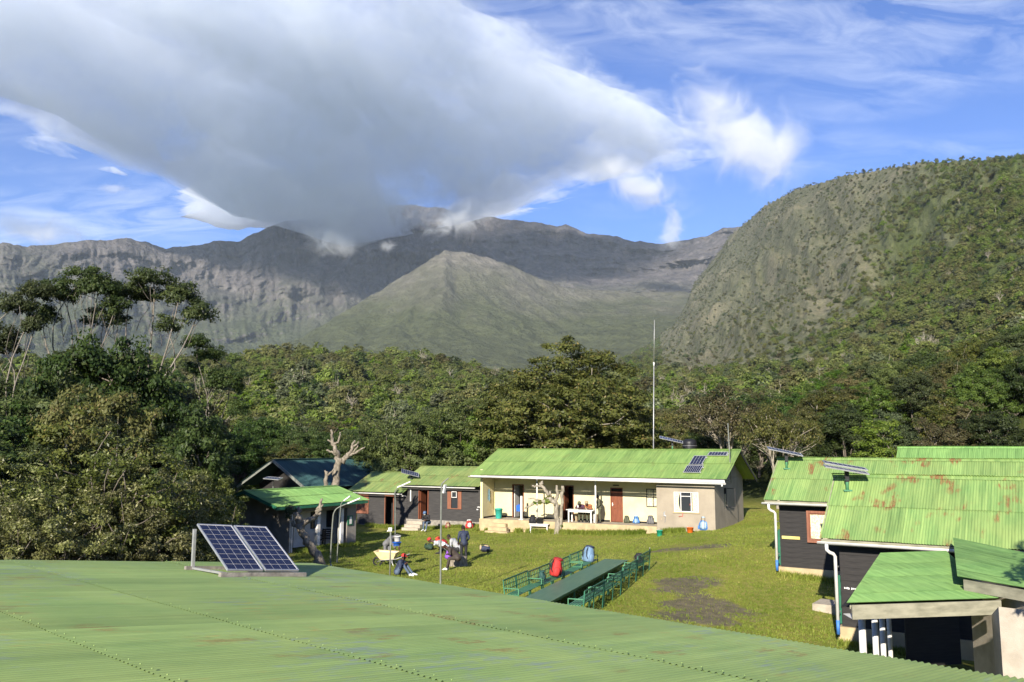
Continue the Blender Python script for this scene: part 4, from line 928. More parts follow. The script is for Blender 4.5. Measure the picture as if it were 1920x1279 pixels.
part(t1, 'siding_return', M_GREYW, lambda mb: mb.box(tx0 + .43, tx0 + .46, .02, .9, fz, tze))
pole_panel('tilted solar panel on a post at the join of the two grey timber cabins', TF.w(TF.hit(771, 903, .2)[0], .2, TF.hit(771, 903, .2)[1] - .05), .55, 1.20, .95, -28 + 40, 12, 9, 4, roll=14)

# ================================================================ left grey building with a bright green roof
LF = Frame(at(541, 1040, 42.0), 57)
lb = thing('left_hut'.replace('left_', 'grey_'), 'grey rendered hut with white verandah and bright green gable roof on the left', 'building', LF.O, 57)
lx1, _ = LF.hit(667, 1011, 0.0); lze = LF.hit(519, 951, -.55)[1]; lxa = LF.hit(519, 951, -.55)[0]; lxb = LF.hit(690, 938, -.55)[0]
_ry, _rz = LF.hitx(457, 920, lxa); 
lb_roof = gable_roof(lb, lxa, lxb, -.55, lze, _ry, _rz, 2 * _ry + .55, lze, M_ROOF_NEW, rows=2, seed=41)
part(lb_roof, 'fascia', M_GREENP, lambda mb: (mb.box(lxa, lxb, -.56, -.53, lze - .16, lze - .02), mb.beam((lxa + .01, -.55, lze - .07), (lxa + .01, _ry, _rz - .07), .03, .14), mb.beam((lxa + .01, 2 * _ry + .55, lze - .07), (lxa + .01, _ry, _rz - .07), .03, .14)))
vx0, vx1 = LF.hit(545, 1035)[0], LF.hit(646, 1022)[0]
def _lw(mb):
    mb.use(M_DIMP)
    mb.box(0, .16, 0.0, 2 * _ry, -.6, lze - .02); mb.add([(0, 0, lze - .02), (.16, 0, lze - .02), (.16, 2 * _ry, lze - .02), (0, 2 * _ry, lze - .02), (0, _ry, _rz - .12), (.16, _ry, _rz - .12)], [(0, 4, 3), (1, 2, 5), (0, 1, 5, 4), (3, 4, 5, 2)])
    mb.box(vx1 + .16, lx1, 0, .16, -.6, lze - .02); mb.box(lx1 - .16, lx1, .16, 2 * _ry, -.6, lze - .02); mb.box(.16, vx1 + .16, 0, .14, 2.02, lze - .02)
    mb.use(M_WHITEW); wall_with(mb, .16, lx1 - .16, 0, 2.3, 1.25, 1.37, [(.55, 1.45, .02, 1.95), (2.6, 3.25, .95, 1.85), (3.75, 4.35, .95, 1.85)])
    mb.use(M_DARK); mb.box(.3, lx1 - .3, 2.4, 2.5, 0, 2.2)
part(lb, 'wall', None, _lw)
part(lb, 'verandah_floor', M_WHITEW, lambda mb: mb.box(.16, vx1 + .12, -.04, 1.24, -.25, .002)); part(lb, 'plinth', M_STONE, lambda mb: mb.box(-.02, vx1 + .1, -.03, .2, -1.0, -.252))
for px_ in (545, 597, 641):
    x = LF.hit(px_, 1025)[0]; part(lb, 'pillar', M_WHITEW, lambda mb: mb.box(x - .10, x + .10, .0, .2 if px_ < 600 else .22, .003, 2.018))
part(lb, 'notice_board', M_GREENP, lambda mb: (lambda a, b: (mb.box(a[0], b[0], -.05, -.003, b[1], a[1])))(LF.hit(651, 967), LF.hit(660, 984)))
part(lb, 'notice_picture', M_WHITEW, lambda mb: (lambda a, b: (mb.box(a[0], b[0], -.062, -.052, b[1], a[1])))(LF.hit(654.5, 969), LF.hit(658, 982)))
for xx in (2.6, 3.75): part(lb, 'window', M_GLASS, lambda mb: mb.box(xx + .02, xx + .6, 1.30, 1.31, .96, 1.84))
def chair(label, loc, deg, mat, group=None):
    t = thing('chair', label, 'chair', loc, deg, group)
    part(t, 'seat', mat, lambda mb: mb.box(-.22, .22, -.22, .22, .43, .46), bevel=.01)
    part(t, 'backrest', mat, lambda mb: ([mb.box(-.22, .22, .20, .225, .55 + .11 * k, .62 + .11 * k) for k in range(4)], mb.box(-.225, -.19, .195, .23, .46, .98), mb.box(.19, .225, .195, .23, .46, .98)))
    for sx in (-1, 1):
        for sy in (-1, 1): part(t, 'leg', mat, lambda mb: mb.box(sx * .2 - .018, sx * .2 + .018, sy * .2 - .018, sy * .2 + .018, 0, .43))
        part(t, 'armrest', mat, lambda mb: (mb.box(sx * .22 - .02, sx * .22 + .02, -.2, .2, .66, .69), mb.box(sx * .22 - .015, sx * .22 + .015, -.2, -.17, .45, .66)))
    return t
chair('dark slatted chair nearest the white pillar on the hut verandah', LF.w(LF.hit(612, 1015)[0] + .1, .55, .003), 57 + 200, M_DARK, 'verandah chairs'); chair('dark slatted chair farther along the hut verandah', LF.w(LF.hit(630, 1010)[0] + .2, .8, .003), 57 + 120, M_DARK, 'verandah chairs')

# ================================================================ dark teal roof behind
GF = Frame(at(512, 862, 60.0) * np.array([1, 1, 0]) + np.array([0, 0, -4.9]), -31)
gap = at(512, 862, 60.0)[2] + 4.9; gl = GF.hit(445, 911); gr = GF.hit(574, 916)
tb = thing('teal_roofed_hall', 'big hall with dark teal corrugated roof behind the grey hut', 'building', GF.O, -31)
gy1 = 13.0
def teal():
    mb = MB(); mb.use(M_ROOF_TEAL); mb.beam((0, 0, gap + .03), (0, gy1, gap + .03), .3, .04)
    roof = mb.build('roof', None, tb); rg = random.Random(2)
    ul = Vector((-gr[0], 0, gap - gr[1])); lay_roof(roof, (gr[0], 0, gr[1]), (0, 1, 0), ul, gy1, ul.length, 2, M_ROOF_TEAL, sheet_w=.76, rng=rg, pitch=.15, amp=.02)
    ur = Vector((-gl[0], 0, gap - gl[1])); lay_roof(roof, (gl[0], gy1, gl[1]), (0, -1, 0), ur, gy1, ur.length, 2, M_ROOF_TEAL, sheet_w=1.5, rng=rg, pitch=.15, amp=.02)
    part(roof, 'barge_board', M_POLE, lambda mb: (mb.beam((0, -.03, gap - .06), (gl[0], -.03, gl[1] - .06), .04, .2), mb.beam((0, -.03, gap - .06), (gr[0], -.03, gr[1] - .06), .04, .2)))
teal()
part(tb, 'wall', M_BLACKW, lambda mb: (mb.add([(gl[0] + .5, 1.6, -.3), (gr[0] - .5, 1.6, -.3), (gr[0] - .5, 1.6, gr[1] + .1), (0, 1.6, gap - .3), (gl[0] + .5, 1.6, gl[1] + .1)], [(0, 1, 2, 3, 4)]), mb.box(gr[0] - .6, gr[0] - .5, 1.6, gy1, -.3, gr[1]), mb.box(gl[0] + .5, gl[0] + .6, 1.6, gy1, -.3, gl[1])))
part(tb, 'door', M_SHUT, lambda mb: mb.box(.9, 1.9, 1.54, 1.59, -.1, 2.0))
pole_panel('flat solar panel on a thin post in front of the dark gable', LF.w(LF.hit(512, 914, 2.0)[0], 2.0, 0) * np.array([1, 1, 0]) + np.array([0, 0, at(512, 914, 44.5)[2] - .35]), .78, .85, .55, -10, 8, 6, 4, pr=.025, pmat=M_POLE, roll=4)
# ================================================================ trees and plants
NR = np.random.default_rng(42)
def leaf_material(name, dark, light, tip, trans=0.38, rough=0.5):
    m, nt, p, out = new_mat(name); g = NT(nt); rnd = g.rand()
    t = g.attr('tint').outputs['Fac']
    col = g.mix(g.rng(t, 0.0, 0.75), dark, light); col = g.mix(g.rng(t, 0.80, 1.0), col, tip)
    col = g.hsv(col, g.rng(rnd, 0, 1, 0.478, 0.522), g.rng(rnd, 0, 1, 0.85, 1.1), g.rng(g.math('FRACT', g.math('MULTIPLY', rnd, 7.3)), 0, 1, 0.72, 1.28))
    g.put(p.inputs['Base Color'], col); p.inputs['Roughness'].default_value = rough; p.inputs['Specular IOR Level'].default_value = 0.25
    tr = g.n('ShaderNodeBsdfTranslucent'); g.put(tr.inputs['Color'], g.mix(0.5, col, g.hsv(col, 0.49, 1.1, 1.5)))
    mx = g.n('ShaderNodeMixShader'); mx.inputs[0].default_value = trans
    g.L.new(p.outputs[0], mx.inputs[1]); g.L.new(tr.outputs[0], mx.inputs[2]); g.L.new(mx.outputs[0], out.inputs['Surface'])
    return m
LEAF = dict(
    olive=leaf_material('leaf_olive', (0.060, 0.070, 0.018), (0.145, 0.150, 0.040), (0.220, 0.160, 0.062)),
    dark=leaf_material('leaf_dark', (0.028, 0.050, 0.014), (0.074, 0.108, 0.027), (0.120, 0.145, 0.040)),
    mid=leaf_material('leaf_mid', (0.048, 0.080, 0.016), (0.115, 0.168, 0.030), (0.170, 0.215, 0.046)),
    bright=leaf_material('leaf_bright', (0.075, 0.120, 0.015), (0.170, 0.225, 0.030), (0.245, 0.280, 0.054)),
    rust=leaf_material('leaf_rust', (0.060, 0.064, 0.020), (0.125, 0.118, 0.040), (0.200, 0.140, 0.064)),
    silver=leaf_material('leaf_silver', (0.066, 0.084, 0.036), (0.150, 0.175, 0.082), (0.270, 0.285, 0.165)),
    bush=leaf_material('leaf_bush', (0.058, 0.068, 0.018), (0.150, 0.158, 0.044), (0.400, 0.390, 0.190), 0.30, 0.4))
M_BARK = plain('bark', (0.105, 0.085, 0.065), (0.20, 0.175, 0.14), 2.5, 0.95, 0.6, 14, 0.03, stretch=(3, 3, 0.8))
M_GREYBARK = plain('grey_bark', (0.24, 0.215, 0.175), (0.11, 0.095, 0.075), 5.0, 0.9, 0.6, 12, 0.03, stretch=(2, 2, 0.9))
M_PALEBARK = plain('pale_bark', (0.36, 0.32, 0.25), (0.15, 0.13, 0.095), 5.0, 0.9, 0.6, 12, 0.03, stretch=(2, 2, 0.9))
M_DEADWOOD = plain('dead_wood', (0.30, 0.26, 0.20), (0.10, 0.085, 0.065), 6.0, 0.95, 0.8, 14, 0.03, stretch=(2, 2, 0.8))
M_GRASS = leaf_material('grass_blades', (0.122, 0.168, 0.022), (0.265, 0.288, 0.056), (0.440, 0.370, 0.140), 0.35, 0.6)

def leaves_mesh(name, ctr, nrm, size, aspect, tint, mat, rng):
    """one diamond-shaped leaf per row"""
    n = len(ctr); d = nrm / (np.linalg.norm(nrm, axis=1, keepdims=True) + 1e-9)
    a = np.cross(d, rng.normal(size=(n, 3))); a /= np.linalg.norm(a, axis=1, keepdims=True) + 1e-9; b = np.cross(d, a)
    s = size[:, None]; L = a * s; Wd = b * s * aspect
    fold = d * s * 0.18
    co = np.stack([ctr - L * .5, ctr + Wd * .5 - fold, ctr + L * .5, ctr - Wd * .5 - fold], 1).reshape(-1, 3)
    me = mesh_np(name, co, np.arange(n * 4).reshape(-1, 4), mat)
    at_ = me.attributes.new('tint', 'FLOAT', 'POINT'); at_.data.foreach_set('value', np.repeat(np.clip(tint, 0, 1), 4).astype(np.float32))
    return me
def sphere_pts(n, rng):
    v = rng.normal(size=(n, 3)); return v / np.linalg.norm(v, axis=1, keepdims=True)
def clump_centres(lobes, n, rng, low=-0.35, fill=0.25):
    w = np.array([l[3] * l[4] + l[4] * l[5] + l[3] * l[5] for l in lobes]); w = w / w.sum(); k = rng.choice(len(lobes), n * 3, p=w)
    d = sphere_pts(n * 3, rng); ok = d[:, 2] > low; k, d = k[ok][:n], d[ok][:n]
    L = np.array(lobes)[k]; r = np.where(rng.random(len(k)) < fill, rng.uniform(.35, .85, len(k)), rng.uniform(.85, 1.05, len(k)))
    return L[:, :3] + d * L[:, 3:] * r[:, None], d
def crown_mesh(name, lobes, mat, rng, clumps=150, per=110, cr=0.75, leaf=0.17, aspect=0.55, flat=0.55, low=-0.35, tipp=0.12, fill=0.25, rnd=0.42):
    C, D = clump_centres(lobes, clumps, rng, low, fill); n = len(C)
    base = rng.uniform(.12, .68, n); R_ = cr * rng.uniform(.6, 1.35, n)
    idx = np.repeat(np.arange(n), per); v = sphere_pts(len(idx), rng); rad = rng.random(len(idx)) ** 0.45
    off = v * rad[:, None] * R_[idx][:, None]; off[:, 2] *= flat; off[:, 2] += 0.0
    P = C[idx] + off
    N = v * 0.55 + D[idx] * 0.35 + np.array([0, 0, .45]) + rng.normal(size=v.shape) * rnd
    t = base[idx] + rng.normal(size=len(idx)) * .13 + .10 * v[:, 2]; t = np.clip(t, 0, .78)
    tip = rng.random(len(idx)) < tipp * (0.4 + 1.2 * (v[:, 2] > .2)); t = np.where(tip, rng.uniform(.82, 1.0, len(idx)), t)
    sz = leaf * rng.uniform(.65, 1.35, len(idx))
    return leaves_mesh(name, P, N, sz, aspect, t, mat, rng), C
def limb(mb, a, b, r0, r1, rng, bend=0.18, seg=6, n=7):
    a, b = Vector(a), Vector(b); L = (b - a).length; pts = []; wx = rng.normal(size=3) * bend * L; wy = rng.normal(size=3) * bend * .4 * L
    for i in range(seg + 1):
        t = i / seg; s_ = math.sin(math.pi * t); s2 = math.sin(2 * math.pi * t)
        pts.append(a.lerp(b, t) + Vector(wx) * s_ * .5 + Vector(wy) * s2 * .5)
    mb.tube(pts, [r0 + (r1 - r0) * i / seg for i in range(seg + 1)], n); return pts
def trunk_mesh(name, lobes, C, mat, rng, r0=0.28, fork=0.28, twigs=0.35, base=(0, 0, 0), twr=0.03):
    mb = MB(); top = np.mean([l[:3] for l in lobes], 0); fk = Vector((top[0] * .4, top[1] * .4, top[2] * fork)); B = Vector(base)
    mb.tube([B + Vector((0, 0, -.4)), B + Vector((0, 0, .15)), B.lerp(fk, .5) + Vector((rng.normal() * .12, rng.normal() * .12, 0)), fk], [r0 * 1.5, r0 * 1.12, r0 * .95, r0 * .8], 9)
    Ls = np.array(lobes)[:, :3]; ends = []
    for l in Ls: limb(mb, fk, l, r0 * .55, r0 * .22, rng, .16, 7)
    for i in rng.choice(len(C), int(len(C) * twigs), replace=False):
        j = int(np.argmin(np.linalg.norm(Ls - C[i], axis=1))); t = rng.uniform(.45, 1.0); s_ = np.array(fk) * (1 - t) + Ls[j] * t
        limb(mb, s_, C[i], r0 * .16, twr * .5, rng, .15, 4, 5)
    me_o = mb.build(name, mat); me = me_o.data; bpy.data.objects.remove(me_o); return me
def rand_lobes(rng, H, Wd, n, top=0.86, rz=0.22, squash=1.0, zlo=.45):
    out = []
    for i in range(n):
        a = 2 * math.pi * (i + rng.uniform(-.3, .3)) / n; q = rng.uniform(.30, .62) if i else 0.08
        z = H * (rng.uniform(zlo, top - rz * .6) if i else top - rz * .5)
        out.append((math.cos(a) * Wd * .5 * q, math.sin(a) * Wd * .5 * q, z, Wd * rng.uniform(.24, .36), Wd * rng.uniform(.24, .36), H * rz * rng.uniform(.75, 1.25) * squash))
    return out
KIND = {}
def make_kind(key, H, Wd, nl, leafmat, bark, seed, clumps, per, cr, leaf, r0, lobes=None, **kw):
    rg = np.random.default_rng(seed); lob = lobes or rand_lobes(rg, H, Wd, nl, **{k: kw.pop(k) for k in ('top', 'rz', 'squash', 'zlo') if k in kw})
    tk = {k: kw.pop(k) for k in ('fork', 'twigs', 'twr') if k in kw}
    cm, C = crown_mesh('crown', lob, LEAF[leafmat], rg, clumps, per, cr, leaf, **kw)
    KIND[key] = (cm, trunk_mesh('trunk', lob, C, bark, rg, r0, **tk), H, Wd)
for i, (lm, bk) in enumerate((('olive', M_PALEBARK), ('mid', M_BARK), ('dark', M_BARK), ('rust', M_PALEBARK), ('bright', M_BARK), ('silver', M_PALEBARK))):
    make_kind('broad_' + lm, 11, 10.5, 8, lm, bk, 100 + i, 230, 105, .82, .27, .26, low=-.7, zlo=.24, fork=.16, twigs=.16)
    make_kind('tall_' + lm, 11, 6.5, 6, lm, bk, 200 + i, 140, 100, .72, .25, .20, low=-.75, zlo=.22, rz=.24, fork=.16, twigs=.16)
make_kind('big_olive', 12.5, 12, 13, 'olive', M_PALEBARK, 301, 640, 120, .72, .24, .32, low=-.75, zlo=.20, rz=.24, fork=.14, twigs=.08, twr=.05, fill=.08)
PADS = (((-1.5, .2, 10.2, 1.05, .95, .55), (-.3, -.2, 11.9, .85, .8, .40), (.5, .3, 12.6, .75, .8, .35), (-2.3, 0, 8.3, .70, .8, .34), (.9, -.3, 10.9, .5, .5, .3)),
        ((-1.2, 0, 12.0, .95, .9, .38), (.1, .2, 12.7, 1.0, .9, .36), (1.2, -.2, 12.2, .9, .9, .36), (2.1, .1, 11.3, .65, .7, .30), (-1.9, -.2, 10.9, .6, .6, .28)),
        ((-2.1, 0, 10.9, .8, .8, .38), (-1.0, .2, 12.1, .95, .9, .40), (.2, -.2, 12.7, .95, .9, .36), (1.3, .2, 12.0, .9, .9, .38), (2.3, 0, 11.1, .75, .7, .36), (.9, -.3, 10.5, .5, .5, .30)))
for i in range(3): make_kind('sparse_%d' % i, 13, 5.2, 5, 'dark', M_GREYBARK, 400 + i, 240, 62, .34, .125, .10, lobes=[(l[0], l[1], l[2], l[3] * 1.18, l[4] * 1.18, l[5] * 1.55) for l in PADS[i]], fork=.50, twigs=.10, twr=.02, low=-.7, fill=.55)
for i in range(3): make_kind('bush_%d' % i, 5.6, 5.4, 8, 'bush', M_BARK, 500 + i, 300, 105, .34, .112, .10, low=-.8, zlo=.18, rz=.26, aspect=.42, tipp=.17, fork=.10, twigs=.3)
make_kind('white_trunk', 10, 9, 7, 'rust', M_PALEBARK, 601, 150, 88, .78, .20, .24, low=-.3, zlo=.62, fork=.30, twigs=.6, twr=.05)
# light-weight kinds for the far forest
FARK = []
for k_ in ('mid', 'olive', 'dark', 'silver', 'bright', 'rust'):
    pass
LEAF['far_mid'] = leaf_material('canopy_mid', (0.092, 0.128, 0.028), (0.195, 0.235, 0.055), (0.250, 0.275, 0.078), .38)
LEAF['far_olive'] = leaf_material('canopy_olive', (0.098, 0.112, 0.033), (0.205, 0.212, 0.064), (0.250, 0.220, 0.092), .38)
for i, lm in enumerate(('far_mid', 'far_olive', 'dark', 'far_mid', 'silver', 'bright', 'far_olive', 'rust')):
    rg = np.random.default_rng(700 + i); lob = rand_lobes(rg, 8, 8, 5, zlo=.30, rz=.30)
    cm, C = crown_mesh('crown', lob, LEAF[lm], rg, 80, 22, 1.0, .74, low=-.6, fill=.08, rnd=.22); FARK.append(cm)

def put_tree(kind, x, y, H, label, group, deg=0.0, wide=1.0, name='tree', z=None, cat='tree'):
    cm, tm, H0, W0 = KIND[kind]; s_ = H / H0
    t = thing(name, label, cat, (x, y, (gz(x, y) if z is None else z)), deg, group); t.scale = (s_ * wide, s_ * wide, s_)
    for nm, me in (('trunk', tm), ('crown', cm)): link(bpy.data.objects.new(nm, me), t)
    return t
def tree_px(kind, px, top, d, label, group=None, wide=1.0, deg=None, name='tree', cat='tree'):
    p = at(px, top, d); g_ = gz(p[0], p[1]); return put_tree(kind, p[0], p[1], max(p[2] - g_, 6.2 if d > 55 else 2.0), label, group, deg if deg is not None else NR.uniform(0, 360), wide, name, None, cat)
# --- the ones that can be told apart
tree_px('big_olive', 1058, 646, 70, 'great domed olive-brown tree rising behind the cream building roof', None, 1.12, 40)
tree_px('sparse_0', 48, 530, 40, 'gnarled thin-trunked tree with sparse crown at the far left edge', 'tall sparse trees on the left', .85, 0)
tree_px('sparse_1', 152, 507, 42, 'tall slender tree with flat sparse crown, second from the left edge', 'tall sparse trees on the left', .8, 0)
tree_px('sparse_2', 285, 513, 44, 'tall flat-topped tree with the widest sparse crown on the left', 'tall sparse trees on the left', 1.0, 0)
tree_px('sparse_0', 385, 632, 47, 'shorter tree with a round dark crown, rightmost of the sparse-crowned ones', 'tall sparse trees on the left', .95, 180)
tree_px('white_trunk', 1372, 722, 62, 'tree with pale twisted limbs behind the gable of the cream building', None, 1.0, 60)
tree_px('white_trunk', 1452, 752, 57, 'white-barked forked tree standing between cream building and black cabins', None, .8, 150)
tree_px('tall_bright', 1640, 800, 62, 'bright yellow-green bushy tree beside the rearmost cabin ridge', None, 1.3, 20)
tree_px('broad_bright', 1880, 772, 74, 'bright lime-green tree at the right edge above the cabin roofs', None, 1.0, 70)
tree_px('broad_mid', 862, 742, 70, 'dense mid-green tree just left of the great domed one', None, .95, 35)
tree_px('tall_mid', 935, 700, 74, 'leaning green tree with pale trunk touching the great dome on its left', None, .9, 80)
tree_px('broad_rust', 1290, 745, 82, 'low reddish-brown crowned tree behind the aerial mast', None, 1.0, 10)
B_ = 'dense bushes behind the foreground roof'
for i, (k, px, top, d, w, lab) in enumerate((
    ('bush_0', 60, 850, 25, 1.0, 'leafy bush with pale tips at the left edge behind the near roof'),
    ('bush_1', 175, 792, 25.5, 1.0, 'tallest pale-tipped bush left of the solar pair'),
    ('bush_2', 292, 846, 26.5, .95, 'rounded pale-tipped bush just left of the solar pair'),
    ('bush_0', 378, 866, 30, .85, 'bush with silvery tips growing against the grey hut'),
    ('bush_1', -60, 830, 24, 1.1, 'pale-tipped bush cut off by the left edge'),
    ('bush_2', 110, 905, 22.5, .9, 'low bush hugging the left end of the near roof'),
    ('bush_1', 235, 915, 23.5, .85, 'low bush hugging the near roof edge, left of the solar stand'),
    ('bush_0', 345, 930, 26.5, .8, 'low bush directly behind the solar stand legs'),
    ('bush_2', 8, 925, 21.5, .85, 'lowest bush at the corner where roof meets the left edge'))):
    tree_px(k, px, top, d, lab, B_, w, None, 'bush', 'bush')
# --- filler trees of the left thicket and the belt behind the buildings
TL = 'dark tree in the shaded thicket behind the pale-tipped bushes'; GL = 'thicket trees on the left'
THK, BLT = [], []
for k, px, top, d, w in (('broad_dark', 225, 600, 39, .60), ('tall_dark', 150, 640, 40, .95), ('broad_dark', 95, 690, 36, .8), ('broad_olive', 300, 700, 42, .7), ('broad_dark', 330, 770, 49, .75), ('broad_dark', 440, 790, 70, .85), ('tall_dark', 20, 745, 33, 1.0),
                         ('broad_olive', 180, 700, 34, .66), ('broad_dark', 330, 800, 44, .75), ('tall_olive', 130, 740, 31, 1.0), ('broad_dark', 250, 800, 36, .75), ('broad_dark', -70, 690, 38, 1), ('tall_dark', 372, 744, 33, .75), ('broad_dark', 40, 790, 30, .7),
                         ('broad_dark', -150, 640, 44, 1), ('tall_dark', -40, 770, 29, 1.2), ('broad_mid', 335, 735, 62, .9), ('tall_dark', 330, 790, 36, .8)):
    THK.append((px, tree_px(k, px, top, d, TL, GL, w), d))
TBk = 'leafy tree in the close belt behind the buildings'; GB = 'trees in the belt behind the buildings'
for k, px, top, d, w in (('broad_mid', 770, 768, 66, .9), ('broad_mid', 700, 782, 70, .85), ('tall_mid', 825, 792, 67, 1.1), ('broad_dark', 640, 800, 72, .9), ('broad_dark', 570, 790, 76, .9), ('broad_dark', 500, 770, 78, .9), ('broad_mid', 905, 770, 70, .8),
                         ('broad_olive', 1180, 760, 70, .8), ('tall_bright', 1215, 808, 68, 1.0), ('broad_olive', 1250, 790, 72, .8), ('broad_dark', 1330, 790, 70, .8), ('broad_rust', 1545, 752, 78, .95), ('broad_olive', 1500, 790, 72, .8),
                         ('broad_dark', 1720, 772, 76, .85), ('broad_olive', 1790, 770, 80, .85), ('tall_dark', 1590, 806, 68, 1.1), ('broad_mid', 1840, 790, 70, .8), ('broad_dark', 1945, 800, 70, .8), ('broad_olive', 980, 760, 78, .85), ('broad_mid', 1110, 760, 80, .9), ('broad_dark', 1420, 800, 74, .85), ('tall_dark', 1480, 815, 66, 1.0),
                         ('broad_rust', 1600, 770, 88, 1), ('broad_mid', 1680, 765, 92, .9), ('tall_olive', 1760, 800, 68, 1), ('broad_dark', 1900, 745, 92, 1), ('broad_dark', 745, 800, 70, .7), ('tall_dark', 680, 812, 68, 1.0), ('broad_dark', 610, 812, 76, .8), ('broad_dark', 540, 812, 80, .9)):
    BLT.append((px, tree_px(k, px, top, d, TBk, GB, w), k))
ORD = ['first', 'second', 'third', 'fourth', 'fifth', 'sixth', 'seventh', 'eighth', 'ninth', 'tenth', 'eleventh']
def name_row(row, spans, tone):
    for a, b, where in spans:
        q = sorted([r_ for r_ in row if a <= r_[0] < b], key=lambda r_: r_[0])
        for i, r_ in enumerate(q): r_[1]['label'] = '%s %s, %s from the left' % (tone(r_), where, ORD[i])
name_row(THK, ((-500, 70, 'in the thicket at the left edge'), (70, 240, 'in the thicket above the tallest pale-tipped bush'), (240, 345, 'in the thicket left of the solar pair'), (345, 700, 'in the shade beside the teal-roofed hall')), lambda r_: 'dark tree')
TONE = dict(mid='mid-green', dark='dark green', olive='olive', rust='reddish-brown', bright='bright green', silver='silvery')
name_row(BLT, ((0, 600, 'behind the teal-roofed hall'), (600, 790, 'behind the grey timber cabins'), (790, 1000, 'behind the left end of the cream roof'), (1000, 1280, 'behind the middle of the cream roof'), (1280, 1520, 'behind the gap beside the black cabins'), (1520, 1700, 'behind the black cabins, left of the rearmost ridge'), (1700, 2100, 'above the rearmost cabin ridge')), lambda r_: TONE[r_[2].split('_')[1]] + ' tree')
# --- the forest: the nearest 200 in view as single trees, the rest as one mass
def forest():
    rg = np.random.default_rng(9); pts = []
    n = 260000; px = rg.uniform(-120, 2040, n); r = np.sqrt(rg.uniform(66 ** 2, 2600 ** 2, n))
    a = np.arctan((px - 960) / F / CT)
    # thin out with distance, uniform over the ground
    dens = np.interp(r, [82, 300, 900, 1500, 2600], [1.0, 1.0, .75, .55, .32])
    X, Y = r * np.sin(a), r * np.cos(a); Z = land_z(X, Y)
    d = Y * CT + Z * ST; py = 639.5 - F * (-Y * ST + Z * CT) / d
    fm = np.where(px < 1240, (r < np.interp(px, _PX, _RC) * 1.05), forest_mask(px, py) + (py > 700))
    scrub = np.zeros(n, bool)
    area = (math.atan((2040 - 960) / F) - math.atan((-120 - 960) / F)) / 2 * (2600 ** 2 - 82 ** 2)
    want = 1 / 26.0                                    # trees per square metre
    keep = rg.random(n) < dens * want * area / n
    cl = fbm(X / 70, Y / 70, 4, 55); keep &= rg.random(n) < np.where(r < 160, 1, .72 + 1.3 * cl)
    keep &= rg.random(n) < np.where(px < 1240, fm, np.clip(fm, 0, 1) ** 1.3)
    keep &= ~((r < 110) & (X > -16) & (X < 24) & (Y < 74))
    i = np.where(keep)[0]; i = i[np.argsort(r[i])]
    sc = np.where(scrub[i], rg.uniform(.22, .5, len(i)), rg.uniform(.48, 1.0, len(i)) ** 1.0 * rg.choice([.85, 1.0, 1.35], len(i), p=[.4, .42, .18]) * np.interp(r[i], [0, 600, 1500], [1, .95, .9]))
    sc = sc * (1 + .55 * fbm(X[i] / 45, Y[i] / 45, 3, 58))
    sc = np.where(r[i] < 260, np.minimum(sc, np.interp(r[i], [66, 150, 260], [.50, .80, 1.2])), sc)
    return X[i], Y[i], Z[i] - .4, sc, r[i], px[i], py[i], scrub[i]
fX, fY, fZ, fS, fR, fPX, fPY, fSc = forest()
near_i = [i for i in np.where((fPX > -60) & (fPX < 1980))[0][:200]]
FK = ['broad_mid', 'broad_olive', 'broad_dark', 'tall_mid', 'broad_silver', 'tall_olive', 'broad_rust', 'broad_mid', 'tall_bright', 'broad_dark']
_done = set(near_i)
for i in near_i: put_tree(FK[i % len(FK)], fX[i], fY[i], 8.6 * fS[i] + 1, 'forest tree on the lower slope just beyond the camp', 'forest trees on the lower slope', NR.uniform(0, 360), 1.0, z=fZ[i])
_rest = np.array([i for i in range(len(fX)) if i not in _done])
def scatter(name, X, Y, Z, S, meshes, kidx, label=None):
    me = bpy.data.meshes.new(name); n = len(X); me.vertices.add(n); me.vertices.foreach_set('co', np.stack([X, Y, Z], -1).astype(np.float32).ravel())
    for k, typ, v in (('sc', 'FLOAT', S), ('rot', 'FLOAT', NR.uniform(0, 6.283, n)), ('kind_i', 'INT', kidx)):
        a_ = me.attributes.new(k, typ, 'POINT'); a_.data.foreach_set('value', np.asarray(v, np.int32 if typ == 'INT' else np.float32))
    src = bpy.data.collections.new(name + '_kinds')
    for q, m_ in enumerate(meshes): src.objects.link(bpy.data.objects.new('%s_kind_%02d' % (name, q), m_))
    o = bpy.data.objects.new(name, me); link(o); o['kind'] = 'stuff'
    if label: o['label'] = label
    ng = bpy.data.node_groups.new(name, 'GeometryNodeTree')
    ng.interface.new_socket('Geometry', in_out='INPUT', socket_type='NodeSocketGeometry'); ng.interface.new_socket('Geometry', in_out='OUTPUT', socket_type='NodeSocketGeometry')
    N = ng.nodes; gi, go = N.new('NodeGroupInput'), N.new('NodeGroupOutput'); ip = N.new('GeometryNodeInstanceOnPoints'); ci = N.new('GeometryNodeCollectionInfo')
    ci.inputs[0].default_value = src; ci.inputs[1].default_value = True; ci.inputs[2].default_value = True; ip.inputs['Pick Instance'].default_value = True
    def na(nm, typ):
        x = N.new('GeometryNodeInputNamedAttribute'); x.data_type = typ; x.inputs[0].default_value = nm; return x.outputs[0]
    cx = N.new('ShaderNodeCombineXYZ'); L = ng.links
    L.new(na('rot', 'FLOAT'), cx.inputs[2]); L.new(gi.outputs[0], ip.inputs['Points']); L.new(ci.outputs[0], ip.inputs['Instance']); L.new(na('kind_i', 'INT'), ip.inputs['Instance Index'])
    L.new(cx.outputs[0], ip.inputs['Rotation']); L.new(na('sc', 'FLOAT'), ip.inputs['Scale']); L.new(ip.outputs[0], go.inputs[0])
    o.modifiers.new('scatter', 'NODES').node_group = ng
    return o
